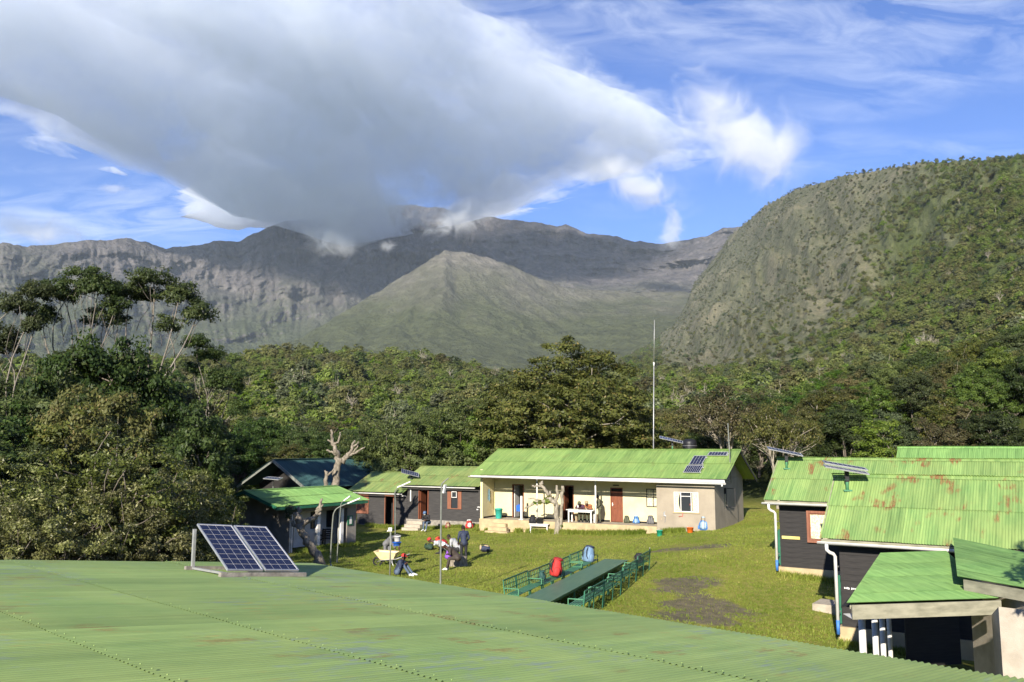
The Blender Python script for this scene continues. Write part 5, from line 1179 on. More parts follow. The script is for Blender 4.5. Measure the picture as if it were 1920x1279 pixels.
_k = np.random.default_rng(4).choice(8, len(_rest), p=[.26, .22, .04, .21, .07, .09, .08, .03])
_rk = np.random.default_rng(8).random(len(_rest)); _k = np.where(_rk < .035, 8, _k)
def snag():
    rg = np.random.default_rng(3); mb = MB(); f_ = Vector((.3, 0, 4))
    mb.tube([(0, 0, -.3), (.1, 0, 2), f_], [.26, .22, .18], 7)
    for k in range(7):
        a_ = k * .9; e_ = Vector((math.cos(a_) * rg.uniform(1.2, 2.6), math.sin(a_) * rg.uniform(1.2, 2.6), rg.uniform(6.5, 9.5))); P_ = limb(mb, f_, e_, .13, .04, rg, .25, 6, 6)
        for j in range(3): limb(mb, P_[3 + j], P_[3 + j] + Vector(rg.normal(size=3) * .8 + np.array([0, 0, .8])), .05, .015, rg, .2, 3, 5)
    o = mb.build('snag', M_PALEBARK); me = o.data; bpy.data.objects.remove(o); return me
scatter('forest', fX[_rest], fY[_rest], fZ[_rest], fS[_rest], FARK + [snag()], _k, 'dense green forest covering the hill and right-hand slope')
def scrubland():
    rg = np.random.default_rng(19); n = 60000; px = rg.uniform(1150, 1830, n); r = np.sqrt(rg.uniform(600 ** 2, 3750 ** 2, n)); a = np.arctan((px - 960) / F / CT)
    X, Y = r * np.sin(a), r * np.cos(a); Z = land_z(X, Y); d = Y * CT + Z * ST; py = 639.5 - F * (-Y * ST + Z * CT) / d
    fm = forest_mask(px, py); ok = (r < np.interp(px, _PX, _RC) * 1.01) & (rg.random(n) > np.clip(fm, 0, 1)) & (py < 712) & (fbm(X / 120, Y / 120, 4, 66) > -.28 - .3 * rg.random(n)) & (rg.random(n) < .30)
    X, Y, Z = X[ok], Y[ok], Z[ok]; S = rg.uniform(.22, .62, len(X)) * np.where(rg.random(len(X)) < .12, 1.5, 1)
    return scatter('scrub', X, Y, Z - .3, S, FARK[:8], rg.choice([1, 4, 6, 7, 2], len(X), p=[.24, .38, .20, .14, .04]), 'grey-green scrub scattered over the far hillside'), len(X)
print('FOREST', len(_rest), scrubland()[1])

put_tree('tall_dark', 11.0, 11.0, 8.4, 'tree just outside the right edge, throwing its shadow on the rust-streaked roof', None, 40, 1.05)
# --- bare and pollarded trees
def px_tree(name, label, base, d, limbs, mat, tufts=(), depth=0.0, cat='tree'):
    """limbs: lists of (px, py, radius[, depth offset]) traced at the tree's own distance"""
    b = at(base[0], base[1], d); b[2] = gz(b[0], b[1]); t = thing(name, label, cat, b, 0); mb = MB(); rg = np.random.default_rng(len(limbs))
    for L in limbs:
        pts = [Vector(at(p[0], p[1], d + (p[3] if len(p) > 3 else 0)) - b) for p in L]
        pts2, rad2 = [], []
        for i in range(len(pts) - 1):
            for k in range(3):
                tt = k / 3; j = (Vector(rg.normal(size=3)) * L[i][2] * .35) if k else Vector()
                pts2.append(pts[i].lerp(pts[i + 1], tt) + j); rad2.append((L[i][2] * (1 - tt) + L[i + 1][2] * tt) * rg.uniform(.88, 1.16))
        pts2.append(pts[-1]); rad2.append(L[-1][2]); mb.tube(pts2, rad2, 9)
    mb.build('trunk', mat, t)
    for (px, py, rw, n, lm, lf) in tufts:
        c = at(px, py, d) - b; rr = rw * d / F; q = sphere_pts(n, rg) * (rg.random((n, 1)) ** .5) * np.array([rr, rr, rr * .75]) + c
        me = leaves_mesh('foliage', q, q - c + np.array([0, 0, .2]), np.full(n, lf) * rg.uniform(.6, 1.3, n), .5, rg.uniform(.1, 1, n), LEAF[lm], rg); link(bpy.data.objects.new('foliage', me), t)
    return t
px_tree('dead_tree', 'leaning pollarded trunk with stubby limbs in front of the grey hut', (602, 1060), 38.5,
        [[(606, 1075, .28), (598, 1048, .21), (582, 1022, .17), (570, 1003, .16), (562, 985, .19), (560, 968, .15), (558, 951, .08)], [(562, 978, .15), (551, 962, .09), (545, 950, .06)], [(566, 988, .12), (574, 978, .12), (588, 972, .13), (595, 962, .10), (600, 950, .08), (604, 935, .045)], [(590, 968, .08), (602, 961, .05)], [(556, 986, .09), (546, 976, .05), (541, 968, .03)], [(594, 955, .06), (606, 946, .03)], [(600, 1055, .12), (611, 1066, .10), (612, 1078, .1)]],
        M_DEADWOOD, [(544, 955, 13, 420, 'dark', .10), (541, 968, 7, 120, 'mid', .09)])
px_tree('dead_tree', 'bare white-limbed dead tree rising behind the grey hut roof', (626, 930), 49.5,
        [[(625, 945, .30), (628, 912, .24), (632, 880, .20), (635, 862, .19), (633, 848, .14), (628, 838, .11), (623, 828, .10), (622, 815, .08), (620, 806, .05)], [(635, 866, .18), (645, 861, .15), (652, 856, .12), (659, 845, .10), (661, 835, .08), (666, 826, .05)], [(655, 853, .09), (665, 850, .07), (675, 844, .06), (684, 839, .04)], [(631, 853, .08), (622, 847, .06), (612, 845, .06)], [(624, 832, .07), (614, 825, .04)], [(626, 830, .07), (634, 830, .06), (637, 818, .05), (638, 810, .04)], [(658, 838, .06), (668, 834, .05), (672, 828, .04)], [(662, 848, .06), (667, 842, .05), (671, 835, .03)]], M_DEADWOOD)
px_tree('dead_tree', 'short dead stump-like trunk beside the white-limbed dead tree', (611, 930), 49.0, [[(610, 945, .17), (611, 912, .13), (612, 896, .10), (613, 884, .09)], [(612, 892, .07), (620, 886, .05), (627, 878, .03)], [(612, 890, .06), (609, 882, .04)]], M_DEADWOOD)
px_tree('pollarded_tree', 'pale pollarded tree with one leafy branch in front of the cream verandah', (1048, 999), 50.0,
        [[(1047, 1006, .20), (1045, 985, .15), (1043, 960, .14), (1043, 945, .14), (1046, 925, .09), (1044, 910, .06)], [(1050, 1004, .12), (1052, 980, .10), (1053, 950, .09), (1053, 925, .11), (1055, 911, .09)], [(1042, 948, .14), (1034, 938, .13), (1026, 925, .11), (1020, 915, .09), (1014, 907, .10), (1018, 903, .07)], [(1030, 936, .14), (1015, 941, .11), (1002, 942, .08), (993, 949, .06), (984, 954, .05)], [(1016, 912, .06), (1004, 912, .05), (998, 911, .06)], [(1033, 934, .07), (1031, 921, .06)], [(1010, 940, .06), (1000, 934, .04), (990, 935, .03)], [(1046, 1000, .2), (1057, 1002, .14), (1062, 1006, .1)]],
        M_PALEBARK, [(1026, 938, 8, 340, 'bright', .14), (1012, 941, 6, 200, 'bright', .13), (1030, 930, 5, 120, 'olive', .13), (1003, 942, 5, 90, 'bright', .13), (1052, 985, 4, 160, 'mid', .10)])
for n_, (px, tp, d) in enumerate(((1410, 820, 54),)):
    pass

# --- short grass on the lawn, taller tufts along the walls
def lawn():
    rg = np.random.default_rng(77); n = 95000
    px = rg.uniform(560, 1700, n * 3); Y = rg.uniform(22, 56, n * 3); X = (px - 960) / F * Y
    ok = np.ones(len(X), bool)
    for fr, (x0, x1, y0, y1) in ((MAIN, (-.3, 14.5, -.06, 7)), (LF, (-.1, lx1 + .1, -.1, 5)), (TF, (-12, 0.1, -.05, 4)), (NF, (.3, 9, .35, 4)), (FF, (.3, 10, .35, 4))):
        qx, qy = (X - fr.O[0]) * fr.x[0] + (Y - fr.O[1]) * fr.x[1], (X - fr.O[0]) * fr.y[0] + (Y - fr.O[1]) * fr.y[1]
        ok &= ~((qx > x0) & (qx < x1) & (qy > y0) & (qy < y1))
    ok &= (X * fc.x + Y * fc.y > FG_T - .3)
    X, Y = X[ok][:n], Y[ok][:n]; h = rg.uniform(.025, .060, len(X)) * (1 + 0.6 * (fbm(X / 1.3, Y / 1.3, 3, 5) > .15))
    # thin the grass on the worn ground
    keep = np.ones(len(X), bool)
    for (bx, by, rx) in ((1285, 1097, 1.5), (1320, 1135, 1.5), (1270, 1155, 1.0), (1340, 1168, 1.0), (1290, 1030, 1.6)):
        c = on(bx, by); keep &= ~((np.hypot(X - c[0], Y - c[1]) < rx * (0.8 + .6 * fbm(X / .9, Y / .9, 3, 3))) & (rg.random(len(X)) < .9))
    X, Y, h = X[keep], Y[keep], h[keep]
    def edge(fr, xs, yoff, cnt, hh):
        q = rg.uniform(xs[0], xs[1], cnt); yy = yoff - np.abs(rg.normal(size=cnt)) * .16; w = fr.O[:2] + q[:, None] * fr.x[:2] + yy[:, None] * fr.y[:2]
        dens = fbm(q / 1.1, q * 0, 3, 13) > -.05; return w[dens, 0], w[dens, 1], rg.uniform(.4, 1, dens.sum()) * hh
    for args in ((MAIN, (2.4, 14.4), -.08, 5200, .30), (MAIN, (-.6, .6), -.1, 500, .25), (TF, (-11, 0), -.10, 3000, .26), (NF, (.3, 3), .33, 500, .2), (FF, (.3, 6), .33, 1300, .24), (LF, (0, lx1), -.1, 900, .22)):
        a, b, c = edge(*args); X, Y, h = np.concatenate([X, a]), np.concatenate([Y, b]), np.concatenate([h, c])
    nb = 4; X, Y, h = np.repeat(X, nb) + rg.normal(size=len(X) * nb) * .025, np.repeat(Y, nb) + rg.normal(size=len(Y) * nb) * .025, np.repeat(h, nb) * rg.uniform(.6, 1.3, len(h) * nb)
    Z = land_z(X, Y) - .005; n = len(X); a = rg.uniform(0, 6.283, n); lean = rg.uniform(.1, .9, n) * h; w = np.minimum(.009 + h * .05, .02)
    dx, dy = np.cos(a), np.sin(a); b0 = np.stack([X - dy * w, Y + dx * w, Z], -1); b1 = np.stack([X + dy * w, Y - dx * w, Z], -1); tp = np.stack([X + dx * lean, Y + dy * lean, Z + h], -1)
    me = mesh_np('grass', np.stack([b0, b1, tp], 1).reshape(-1, 3), np.arange(n * 3).reshape(-1, 3), M_GRASS, n=3)
    t = np.clip(.35 + .5 * fbm(X / 2.2, Y / 2.2, 4, 6) + rg.normal(size=n) * .2, 0, 1)
    at_ = me.attributes.new('tint', 'FLOAT', 'POINT'); at_.data.foreach_set('value', np.repeat(t, 3).astype(np.float32))
    o = bpy.data.objects.new('grass', me); link(o); o['kind'] = 'stuff'; o['label'] = 'short yellow-green grass of the camp lawn'
lawn()
# ================================================================ things in the yard
def cmat(name, a, rough=0.7, b=None, bump=0.1): return plain(name, a, b, 9, rough, bump, 60, 0.004)
C_RED, C_BLUE, C_NAVY, C_ORANGE = cmat('red_cloth', (0.50, 0.035, 0.030)), cmat('blue_cloth', (0.07, 0.20, 0.48)), cmat('navy_cloth', (0.030, 0.040, 0.075)), cmat('orange_cloth', (0.62, 0.110, 0.025))
C_GREY, C_OLIVE, C_BLACK, C_WHITE = cmat('grey_cloth', (0.16, 0.16, 0.165)), cmat('olive_cloth', (0.10, 0.11, 0.065)), cmat('black_cloth', (0.020, 0.020, 0.023)), cmat('white_cloth', (0.66, 0.66, 0.63))
C_JEAN, C_BROWN, C_PURPLE, C_TEAL = cmat('denim', (0.085, 0.120, 0.180)), cmat('brown_cloth', (0.055, 0.042, 0.034)), cmat('purple_cloth', (0.22, 0.08, 0.42)), cmat('teal_plastic', (0.05, 0.48, 0.38), .4)
C_SKIN, C_HAIR, C_TAN = cmat('skin', (0.085, 0.042, 0.026), .55), cmat('hair', (0.012, 0.010, 0.009), .7), cmat('tan_cloth', (0.42, 0.33, 0.20))
C_CAMO = plain('camouflage', (0.115, 0.115, 0.070), (0.060, 0.058, 0.036), 16, .85, .1, 60, .004, lo=.46, hi=.54); C_PLAID = plain('patterned_cloth', (0.10, 0.03, 0.05), (0.03, 0.03, 0.06), 30, .8, .1, lo=.46, hi=.54)
C_BARROW = plain('barrow_paint', (0.74, 0.60, 0.34), (0.60, 0.47, 0.25), 5, .55, .1); C_BLUEPL = cmat('blue_plastic', (0.03, 0.14, 0.60), .35); C_ORPL = cmat('orange_plastic', (0.75, 0.16, 0.02), .35); C_GRPL = cmat('green_plastic', (0.02, 0.34, 0.20), .35)
C_REDP = cmat('red_paint', (0.52, 0.10, 0.07), .5)

# --- long green table and slatted benches
TZ = -4.66
_tf, _tn, _tl = atz(1178, 1050, TZ), atz(1034, 1127, TZ), atz(1134, 1048, TZ)
_u = (_tf - _tn); _u[2] = 0; _L = float(np.linalg.norm(_u)); _u /= _L; _v = np.array([_u[1], -_u[0], 0]); _wd = abs(float((_tl - _tf) @ _v))
TDEG = math.degrees(math.atan2(_u[1], _u[0])); TFR = Frame(np.array([*(_tf - _u * (_L + 1.2))[:2], 0]) - _v * 0, TDEG)      # local x runs to the far end, local -y to the right-hand side
def tgz(x, y): p = TFR.w(x, y, 0); return gz(p[0], p[1])
TL_ = _L + 1.2; _wd = min(max(_wd, .85), 1.15)
tab = thing('dining_table', 'long dark green outdoor table on the lawn', 'table', TFR.w(0, 0, tgz(TL_ / 2, 0)), TDEG); _tz0 = tab.location.z; HT = TZ - _tz0
part(tab, 'table_top', M_TABLE, lambda mb: mb.box(0, TL_, 0, _wd, HT - .03, HT), bevel=.006)
part(tab, 'apron', M_GREENP, lambda mb: (mb.box(.05, TL_ - .05, .03, .06, HT - .10, HT - .032), mb.box(.05, TL_ - .05, _wd - .06, _wd - .03, HT - .10, HT - .032), mb.box(TL_ - .09, TL_ - .06, .06, _wd - .06, HT - .10, HT - .032)))
for k in range(4):
    x = .12 + (TL_ - .24) * k / 3
    for y in (.06, _wd - .06): part(tab, 'leg', M_GREENL, lambda mb: mb.box(x - .025, x + .025, y - .025, y + .025, tgz(x, y) - _tz0 - .03, HT - .032))
def bench(label, x, y, face, L=2.32, group='slatted green benches at the long table', kg=0):
    """face +1: the sitter looks towards +y"""
    p = TFR.w(x + L / 2, y, 0); t = thing('bench', label, 'bench', (p[0], p[1], gz(p[0], p[1])), TDEG + (0 if face > 0 else 180), group)
    for sx in (-1, 0, 1):
        X = sx * (L / 2 - .03)
        part(t, 'leg', M_GREENP, lambda mb: (mb.beam((X, .42, -.05), (X, .42, .44), .035, .035), mb.beam((X, -.02, -.05), (X, -.10, .86), .035, .035, (1, 0, 0)), mb.beam((X, -.02, .42), (X, .44, .44), .03, .03)))
    for sx in (-1, 1):
        X = sx * (L / 2 - .03); part(t, 'armrest', M_GREENL, lambda mb: (mb.beam((X, -.06, .64), (X, .42, .64), .04, .025), mb.beam((X, .42, .44), (X, .42, .64), .03, .03)))
    for k in range(5): part(t, 'seat_slat', M_GREENL, lambda mb: mb.box(-L / 2, L / 2, .02 + .088 * k, .085 + .088 * k, .445, .465))
    part(t, 'back_rail', M_GREENP, lambda mb: mb.beam((-L / 2, -.105, .88), (L / 2, -.105, .88), .03, .035))
    for sx in np.arange(-L / 2 + .10, L / 2, .17):
        part(t, 'back_slat', M_GREENL if abs(sx) % .34 < .2 else M_GREENP, lambda mb: mb.beam((sx, -.04, .47), (sx, -.10, .865), .03, .014, (0, 1, 0)))
    for z, yy in ((.58, -.060), (.72, -.083)): part(t, 'back_bar', M_GREENP, lambda mb: mb.beam((-L / 2 + .02, yy, z), (L / 2 - .02, yy, z), .02, .02))
    return t
_rf = TFR.loc(atz(1219, 1046, -4.52)); _rn = TFR.loc(atz(1080, 1130, -4.52)); _lf = TFR.loc(atz(1100, 1038, -4.52)); _ln = TFR.loc(atz(935, 1103, -4.52))
yR = (_rf[1] + _rn[1]) / 2; yL = (_lf[1] + _ln[1]) / 2
for k, w_ in enumerate(('farthest', 'second farthest', 'third farthest', 'nearest')): bench('slatted green bench right of the long table, the %s of four' % w_, _rf[0] - 2.42 * (k + 1), yR + .10, 1)
for k, w_ in enumerate(('farthest', 'second farthest', 'third farthest', 'nearest')): bench('slatted green bench left of the long table, the %s of four' % w_, _lf[0] - 2.42 * (k + 1) + .3, yL - .10, -1)

# --- bags, buckets, tools
def backpack(label, loc, deg, mat, mat2=None, s=1.0, lean=0.0, name='backpack', group=None, lie=0.0):
    t = thing(name, label, 'backpack', loc, deg, group); mat2 = mat2 or mat
    def sack(mb, c, r, e=2.6):
        n, m = 16, 12; vs_ = []
        for i in range(m + 1):
            a = -math.pi / 2 + math.pi * i / m; ca, sa = abs(math.cos(a)) ** (2 / e) * (1 if math.cos(a) >= 0 else -1), abs(math.sin(a)) ** (2 / e) * (1 if a >= 0 else -1)
            for k in range(n):
                b = 2 * math.pi * k / n; cb, sb = abs(math.cos(b)) ** (2 / e) * math.copysign(1, math.cos(b)), abs(math.sin(b)) ** (2 / e) * math.copysign(1, math.sin(b))
                j = 1 + .04 * math.sin(3 * b + 5 * a); vs_.append((c[0] + r[0] * ca * cb * j, c[1] + r[1] * ca * sb * j, c[2] + r[2] * sa))
        mb.add(vs_, [(i * n + k, i * n + (k + 1) % n, (i + 1) * n + (k + 1) % n, (i + 1) * n + k) for i in range(m) for k in range(n)], True)
    M = Matrix.Rotation(R(lean), 4, 'X') @ Matrix.Rotation(R(lie), 4, 'Y')
    def P(nm, m_, f):
        mb = MB(); f(mb); mb.v = [tuple(M @ Vector(v)) for v in mb.v]; zmin = 0; o = mb.build(nm, m_, t); return o
    def bag(mb):
        n = 18; rings = ((0, .70, .75, 0), (.02, .86, .92, 0), (.10, 1, 1.05, -.01), (.25, 1.0, 1.1, -.02), (.38, .93, .98, -.01), (.47, .80, .82, .01), (.53, .62, .6, .02), (.55, .3, .3, .02)); vs_ = []
        for z, rx, ry, oy in rings:
            for k in range(n):
                b_ = 2 * math.pi * k / n; cb, sb = abs(math.cos(b_)) ** .7 * math.copysign(1, math.cos(b_)), abs(math.sin(b_)) ** .7 * math.copysign(1, math.sin(b_))
                j = 1 + .05 * math.sin(4 * b_ + z * 25) + .03 * math.sin(7 * b_ - z * 40); vs_.append((.20 * s * rx * cb * j, (.145 * ry * sb * j + oy) * s, z * s))
        mb.add(vs_, [(i * n + k, i * n + (k + 1) % n, (i + 1) * n + (k + 1) % n, (i + 1) * n + k) for i in range(len(rings) - 1) for k in range(n)] + [tuple(range(n))[::-1], tuple((len(rings) - 1) * n + k for k in range(n))], True)
    P('body', mat, bag)
    P('lid', mat2, lambda mb: sack(mb, (.01 * s, -.03 * s, .53 * s), (.165 * s, .15 * s, .060 * s), 2.3))
    for sx in (-1, 1): P('buckle_strap', C_BLACK, lambda mb: mb.tube([(sx * .07 * s, -.17 * s, .55 * s), (sx * .075 * s, -.20 * s, .42 * s), (sx * .075 * s, -.225 * s, .25 * s), (sx * .07 * s, -.19 * s, .06 * s)], .010 * s, 5))
    P('pocket', mat2, lambda mb: sack(mb, (0, -.14 * s, .20 * s), (.14 * s, .075 * s, .16 * s)))
    for sx in (-1, 1): P('side_pocket', mat, lambda mb: sack(mb, (sx * .205 * s, .0, .15 * s), (.06 * s, .10 * s, .14 * s)))
    for sx in (-1, 1): P('strap', C_BLACK, lambda mb: mb.tube([(sx * .09 * s, .13 * s, .50 * s), (sx * .11 * s, .19 * s, .38 * s), (sx * .11 * s, .16 * s, .2 * s), (sx * .13 * s, .10 * s, .10 * s)], .018 * s, 6))
    return t
def at_main(px, py, b, z=None):
    x, zz = MAIN.hit(px, py, b); return MAIN.w(x, b, zz if z is None else z)
backpack('small olive backpack on the verandah, left of the blue one', at_main(1175, 980, 1.3, .0), -30, C_OLIVE, None, .72)
backpack('bright blue backpack against the verandah wall', at_main(1193, 982, 1.25, .0), -20, C_BLUE, cmat('pale_blue', (.30, .48, .66)), .78)
backpack('grey backpack at the right end of the verandah floor', at_main(1220, 984, 1.2, .0), -35, C_GREY, None, .85)
_p = on(1320, 996); backpack('big blue trekking pack standing on grass under the grey room', (_p[0], _p[1], _p[2] + .02), -25, C_BLUE, cmat('ice_blue', (.36, .50, .62)), 1.3, -10)
_p = on(1043, 1085); backpack('red trekking pack on a bench left of the long table', TFR.w(TFR.loc(atz(1034, 1085, -4.8))[0], yL - .36, tgz(3, yL) + .47), TDEG + 35, C_RED, cmat('deep_red', (.30, .02, .02)), 1.15, 14)
backpack('pale blue trekking pack at the far end of the left benches', TFR.w(TFR.loc(atz(1103, 1055, -4.8))[0], yL - .30, tgz(6, yL) + .47), TDEG + 55, cmat('steel_blue', (.16, .26, .38)), C_NAVY, 1.15, 12)
backpack('dark teal bag slumped on the left bench beside the red pack', TFR.w(TFR.loc(atz(1018, 1095, -4.8))[0], yL - .34, tgz(3, yL) + .47), TDEG, cmat('dark_teal', (.02, .07, .06)), None, .6, 0)
backpack('black rucksack hung on the farthest right-hand bench', TFR.w(_rf[0] - .75, yR + .35, tgz(6, yR) + .47), TDEG, C_BLACK, None, .85)
_p = on(918, 1036); backpack('navy and tan holdall lying on the grass right of the people', (_p[0], _p[1], _p[2] + .15), 100, C_NAVY, C_TAN, .9, -82)
_p = on(812, 1032); backpack('dark green rolled bag on the grass beside the orange one', (_p[0], _p[1], _p[2] + .12), 80, cmat('bottle_green', (.02, .05, .03)), None, .8, -80)
_p = on(836, 1032); backpack('orange duffel bag on the grass among the people', (_p[0], _p[1], _p[2] + .16), 60, C_ORANGE, C_RED, 1.15, -62)
_p = on(826, 1026); backpack('second orange bag leaning by the seated group', (_p[0] , _p[1], _p[2] + .10), 120, C_ORANGE, None, .8, -30)
_p = on(840, 991); backpack('brownish red round bag on grass before the timber cabin', (_p[0], _p[1], _p[2] + .05), 10, cmat('brick_cloth', (.26, .07, .06)), C_TAN, .68, -40)
_p = on(880, 992); backpack('bright red and white pack at the corner of the cream terrace', (_p[0], _p[1], _p[2] + .02), 15, C_RED, C_WHITE, .95, -12)
_pb = TFR.w(_rf[0] - .10, yR + .02, tgz(6.5, yR) + .89); bt = thing('bottle', 'small dark bottle standing on the end of a bench back', 'bottle', _pb, 0)
part(bt, 'body', C_BLACK, lambda mb: mb.lathe([(.03, 0), (.033, .02), (.033, .13), (.015, .17), (.014, .19)], 10)); part(bt, 'cap', C_WHITE, lambda mb: mb.lathe([(.016, .19), (.016, .215)], 10))
def bucket(label, loc, mat, r=.15, h=.28, lid=None, handle=True, content=None):
    t = thing('bucket', label, 'bucket', loc, 0)
    part(t, 'body', mat, lambda mb: mb.lathe([(r * .72, 0), (r * .76, .01), (r, h), (r * 1.06, h), (r * 1.06, h + .015), (r * .96, h + .015), (r * .72, .02)], 18))
    if lid: part(t, 'lid', lid, lambda mb: mb.lathe([(r * 1.08, h + .016), (r * 1.08, h + .035), (r * .8, h + .06), (.02, h + .065)], 18))
    if handle: part(t, 'handle', M_STEEL, lambda mb: mb.tube([(r * 1.05 * math.cos(a), 0, h - .02 + .10 * math.sin(a)) for a in np.linspace(0, math.pi, 9)], .005, 5))
    return t
bucket('tall turquoise lidded bucket at the left end of the verandah', at_main(935, 970, .55, 0.0), C_TEAL, .24, .56, C_TEAL)
_p = on(1237, 1006); bucket('small green bucket on grass at the room corner', _p, C_GRPL, .17, .30)
_p = on(1294, 999); bucket('orange bucket below the window of the grey room', _p, C_ORPL, .19, .26)
def tool(label, foot, top, kind, mat, cat='tool'):
    f_, t_ = Vector(foot), Vector(top); t = thing(kind, label, cat, f_, 0); d_ = t_ - f_
    part(t, 'handle', mat, lambda mb: mb.tube([(0, 0, 0), d_], .018, 7))
    if kind == 'shovel': part(t, 'blade', M_STEEL, lambda mb: mb.add([d_ + Vector((-.10, 0, 0)), d_ + Vector((.10, 0, 0)), d_ + Vector((.11, .02, .2)), d_ + Vector((0, .03, .28)), d_ + Vector((-.11, .02, .2)), d_ + Vector((0, .05, .1))], [(0, 1, 5), (1, 2, 5), (2, 3, 5), (3, 4, 5), (4, 0, 5)], True))
    elif kind == 'broom': part(t, 'head', C_GREY, lambda mb: (mb.box(-.15, .15, -.04, .04, -.02, .06), [mb.box(-.15 + .03 * k, -.13 + .03 * k, -.05, .05, -.12, -.02) for k in range(10)]))
    elif kind == 'rake': part(t, 'head', mat, lambda mb: (mb.beam(d_ * .82 + Vector((-.22, 0, 0)), d_ * .82 + Vector((.22, 0, 0)), .02, .02), [mb.box(d_.x * .82 - .2 + .08 * k, d_.x * .82 - .19 + .08 * k, d_.y * .82, d_.y * .82 + .08, d_.z * .82 - .02, d_.z * .82) for k in range(6)]))
    return t
_f = on(1246, 999); tool('shovel standing blade-up against the grey room', _f, at_main(1247.5, 968, -.03), 'shovel', C_GREY)
_f = on(1241, 999); tool('wooden stick leaning at the corner of the grey room', _f, at_main(1240, 970, -.03), 'stick', C_TAN)
_f = on(1280, 997); tool('thin red T-handled tool leaning under the window', _f, at_main(1280, 962, -.06), 'rake', C_REDP)
_f = on(1291, 990); tool('red-handled broom propped against the window sill', (_f[0], _f[1], _f[2] + .14), at_main(1294, 945, -.09), 'broom', C_REDP)
# hanging cloths on the left verandah wall
_y0 = .75; hc = thing('hanging_cloth', 'pale blue rags hanging on the left verandah wall', 'cloth', MAIN.w(.02, _y0, 0), MAIN.deg)
part(hc, 'rag', cmat('rag_blue', (.30, .52, .66)), lambda mb: mb.add([(.03 + .02 * math.sin(k * 1.3), -.16 + .04 * k, 1.05 + .10 * math.sin(k * 2.1)) for k in range(9)] + [(.03, -.10 + .025 * k, 1.75) for k in range(9)], [(k, k + 1, k + 10, k + 9) for k in range(8)], True))
part(hc, 'rope', C_TAN, lambda mb: mb.tube([(.03, .35, 1.7), (.03, .36, .6)], .015, 6))
# white handwashing stand with blue can
ws = thing('wash_stand', 'white post with a blue water can before the open doorway', 'wash stand', MAIN.w(MAIN.hit(978, 972, .35)[0], .35, 0), MAIN.deg)
part(ws, 'post', M_WHITE, lambda mb: (mb.box(-.06, .06, -.05, .05, 0, 1.42), mb.box(-.14, .14, -.12, .12, 0, .03))); part(ws, 'can', C_BLUEPL, lambda mb: (mb.box(-.30, -.06, -.11, .11, .50, .86), mb.tube([(-.25, -.05, .86), (-.2, 0, .93), (-.12, .05, .86)], .02, 6)), bevel=.05); part(ws, 'tap', M_BLACK, lambda mb: mb.tube([(-.2, -.14, .5), (-.2, -.2, .5), (-.2, -.2, .45)], .015, 6))
# small white bench on the grass with a black pot and a black bag
_p = on(1012, 1000); wb2 = thing('low_table', 'low white table on the grass before the verandah', 'table', _p, -22)
part(wb2, 'table_top', M_WHITE, lambda mb: mb.box(-.62, .62, -.20, .22, .50, .54), bevel=.005)
for sx in (-.52, .52):
    for sy in (-.15, .17): part(wb2, 'leg', M_WHITE, lambda mb: mb.box(sx - .03, sx + .03, sy - .03, sy + .03, -.04, .50))
part(wb2, 'rail', M_WHITE, lambda mb: (mb.box(-.5, .5, -.165, -.135, .40, .47), mb.box(-.5, .5, .155, .185, .40, .47)))
bp_ = thing('cooking_pot', 'black pot on the low white table', 'pot', (_p[0] + .02, _p[1] + .05, _p[2] + .541), 0); part(bp_, 'body', M_BLACK, lambda mb: mb.lathe([(.15, 0), (.20, .05), (.21, .30), (.22, .31), (.19, .31), (.18, .06)], 16)); part(bp_, 'handle', M_BLACK, lambda mb: (mb.tube([(.21, -.05, .24), (.26, 0, .24), (.21, .05, .24)], .012, 6), mb.tube([(-.21, -.05, .24), (-.26, 0, .24), (-.21, .05, .24)], .012, 6)))
backpack('black bag slumped on the left end of the low white table', (_p[0] - .42, _p[1] + .22, _p[2] + .541), -20, C_BLACK, None, .85, -6)
# white table with people on the verandah
_tx = MAIN.hit(1065, 980, .15)[0]; wt_ = thing('white_table', 'white wooden table on the verandah where two people sit', 'table', MAIN.w(_tx, .42, 0), MAIN.deg)
part(wt_, 'table_top', M_WHITE, lambda mb: mb.box(-.12, 1.62, -.30, .30, .70, .74), bevel=.005); part(wt_, 'apron', M_WHITE, lambda mb: (mb.box(.02, 1.50, -.25, -.22, .60, .698), mb.box(.02, 1.50, .22, .25, .60, .698)))
for sx in (.04, 1.46):
    for sy in (-.24, .24): part(wt_, 'leg', M_WHITE, lambda mb: mb.box(sx - .035, sx + .035, sy - .035, sy + .035, 0, .698))
_bt = thing('flask', 'slim white flask standing on the verandah table', 'bottle', MAIN.w(_tx + .55, .36, .742), 0); part(_bt, 'body', M_WHITE, lambda mb: mb.lathe([(.045, 0), (.048, .02), (.048, .22), (.03, .26)], 12)); part(_bt, 'cap', M_STEEL, lambda mb: mb.lathe([(.03, .26), (.03, .31), (.02, .315)], 12))
be_ = thing('verandah_bench', 'wooden bench behind the white verandah table', 'bench', MAIN.w(_tx + .1, .98, 0), MAIN.deg); part(be_, 'seat', C_TAN, lambda mb: mb.box(0, 1.45, -.15, .15, .41, .45))
for sx in (.1, 1.35): part(be_, 'leg', C_TAN, lambda mb: mb.box(sx - .04, sx + .04, -.13, .13, 0, .41))

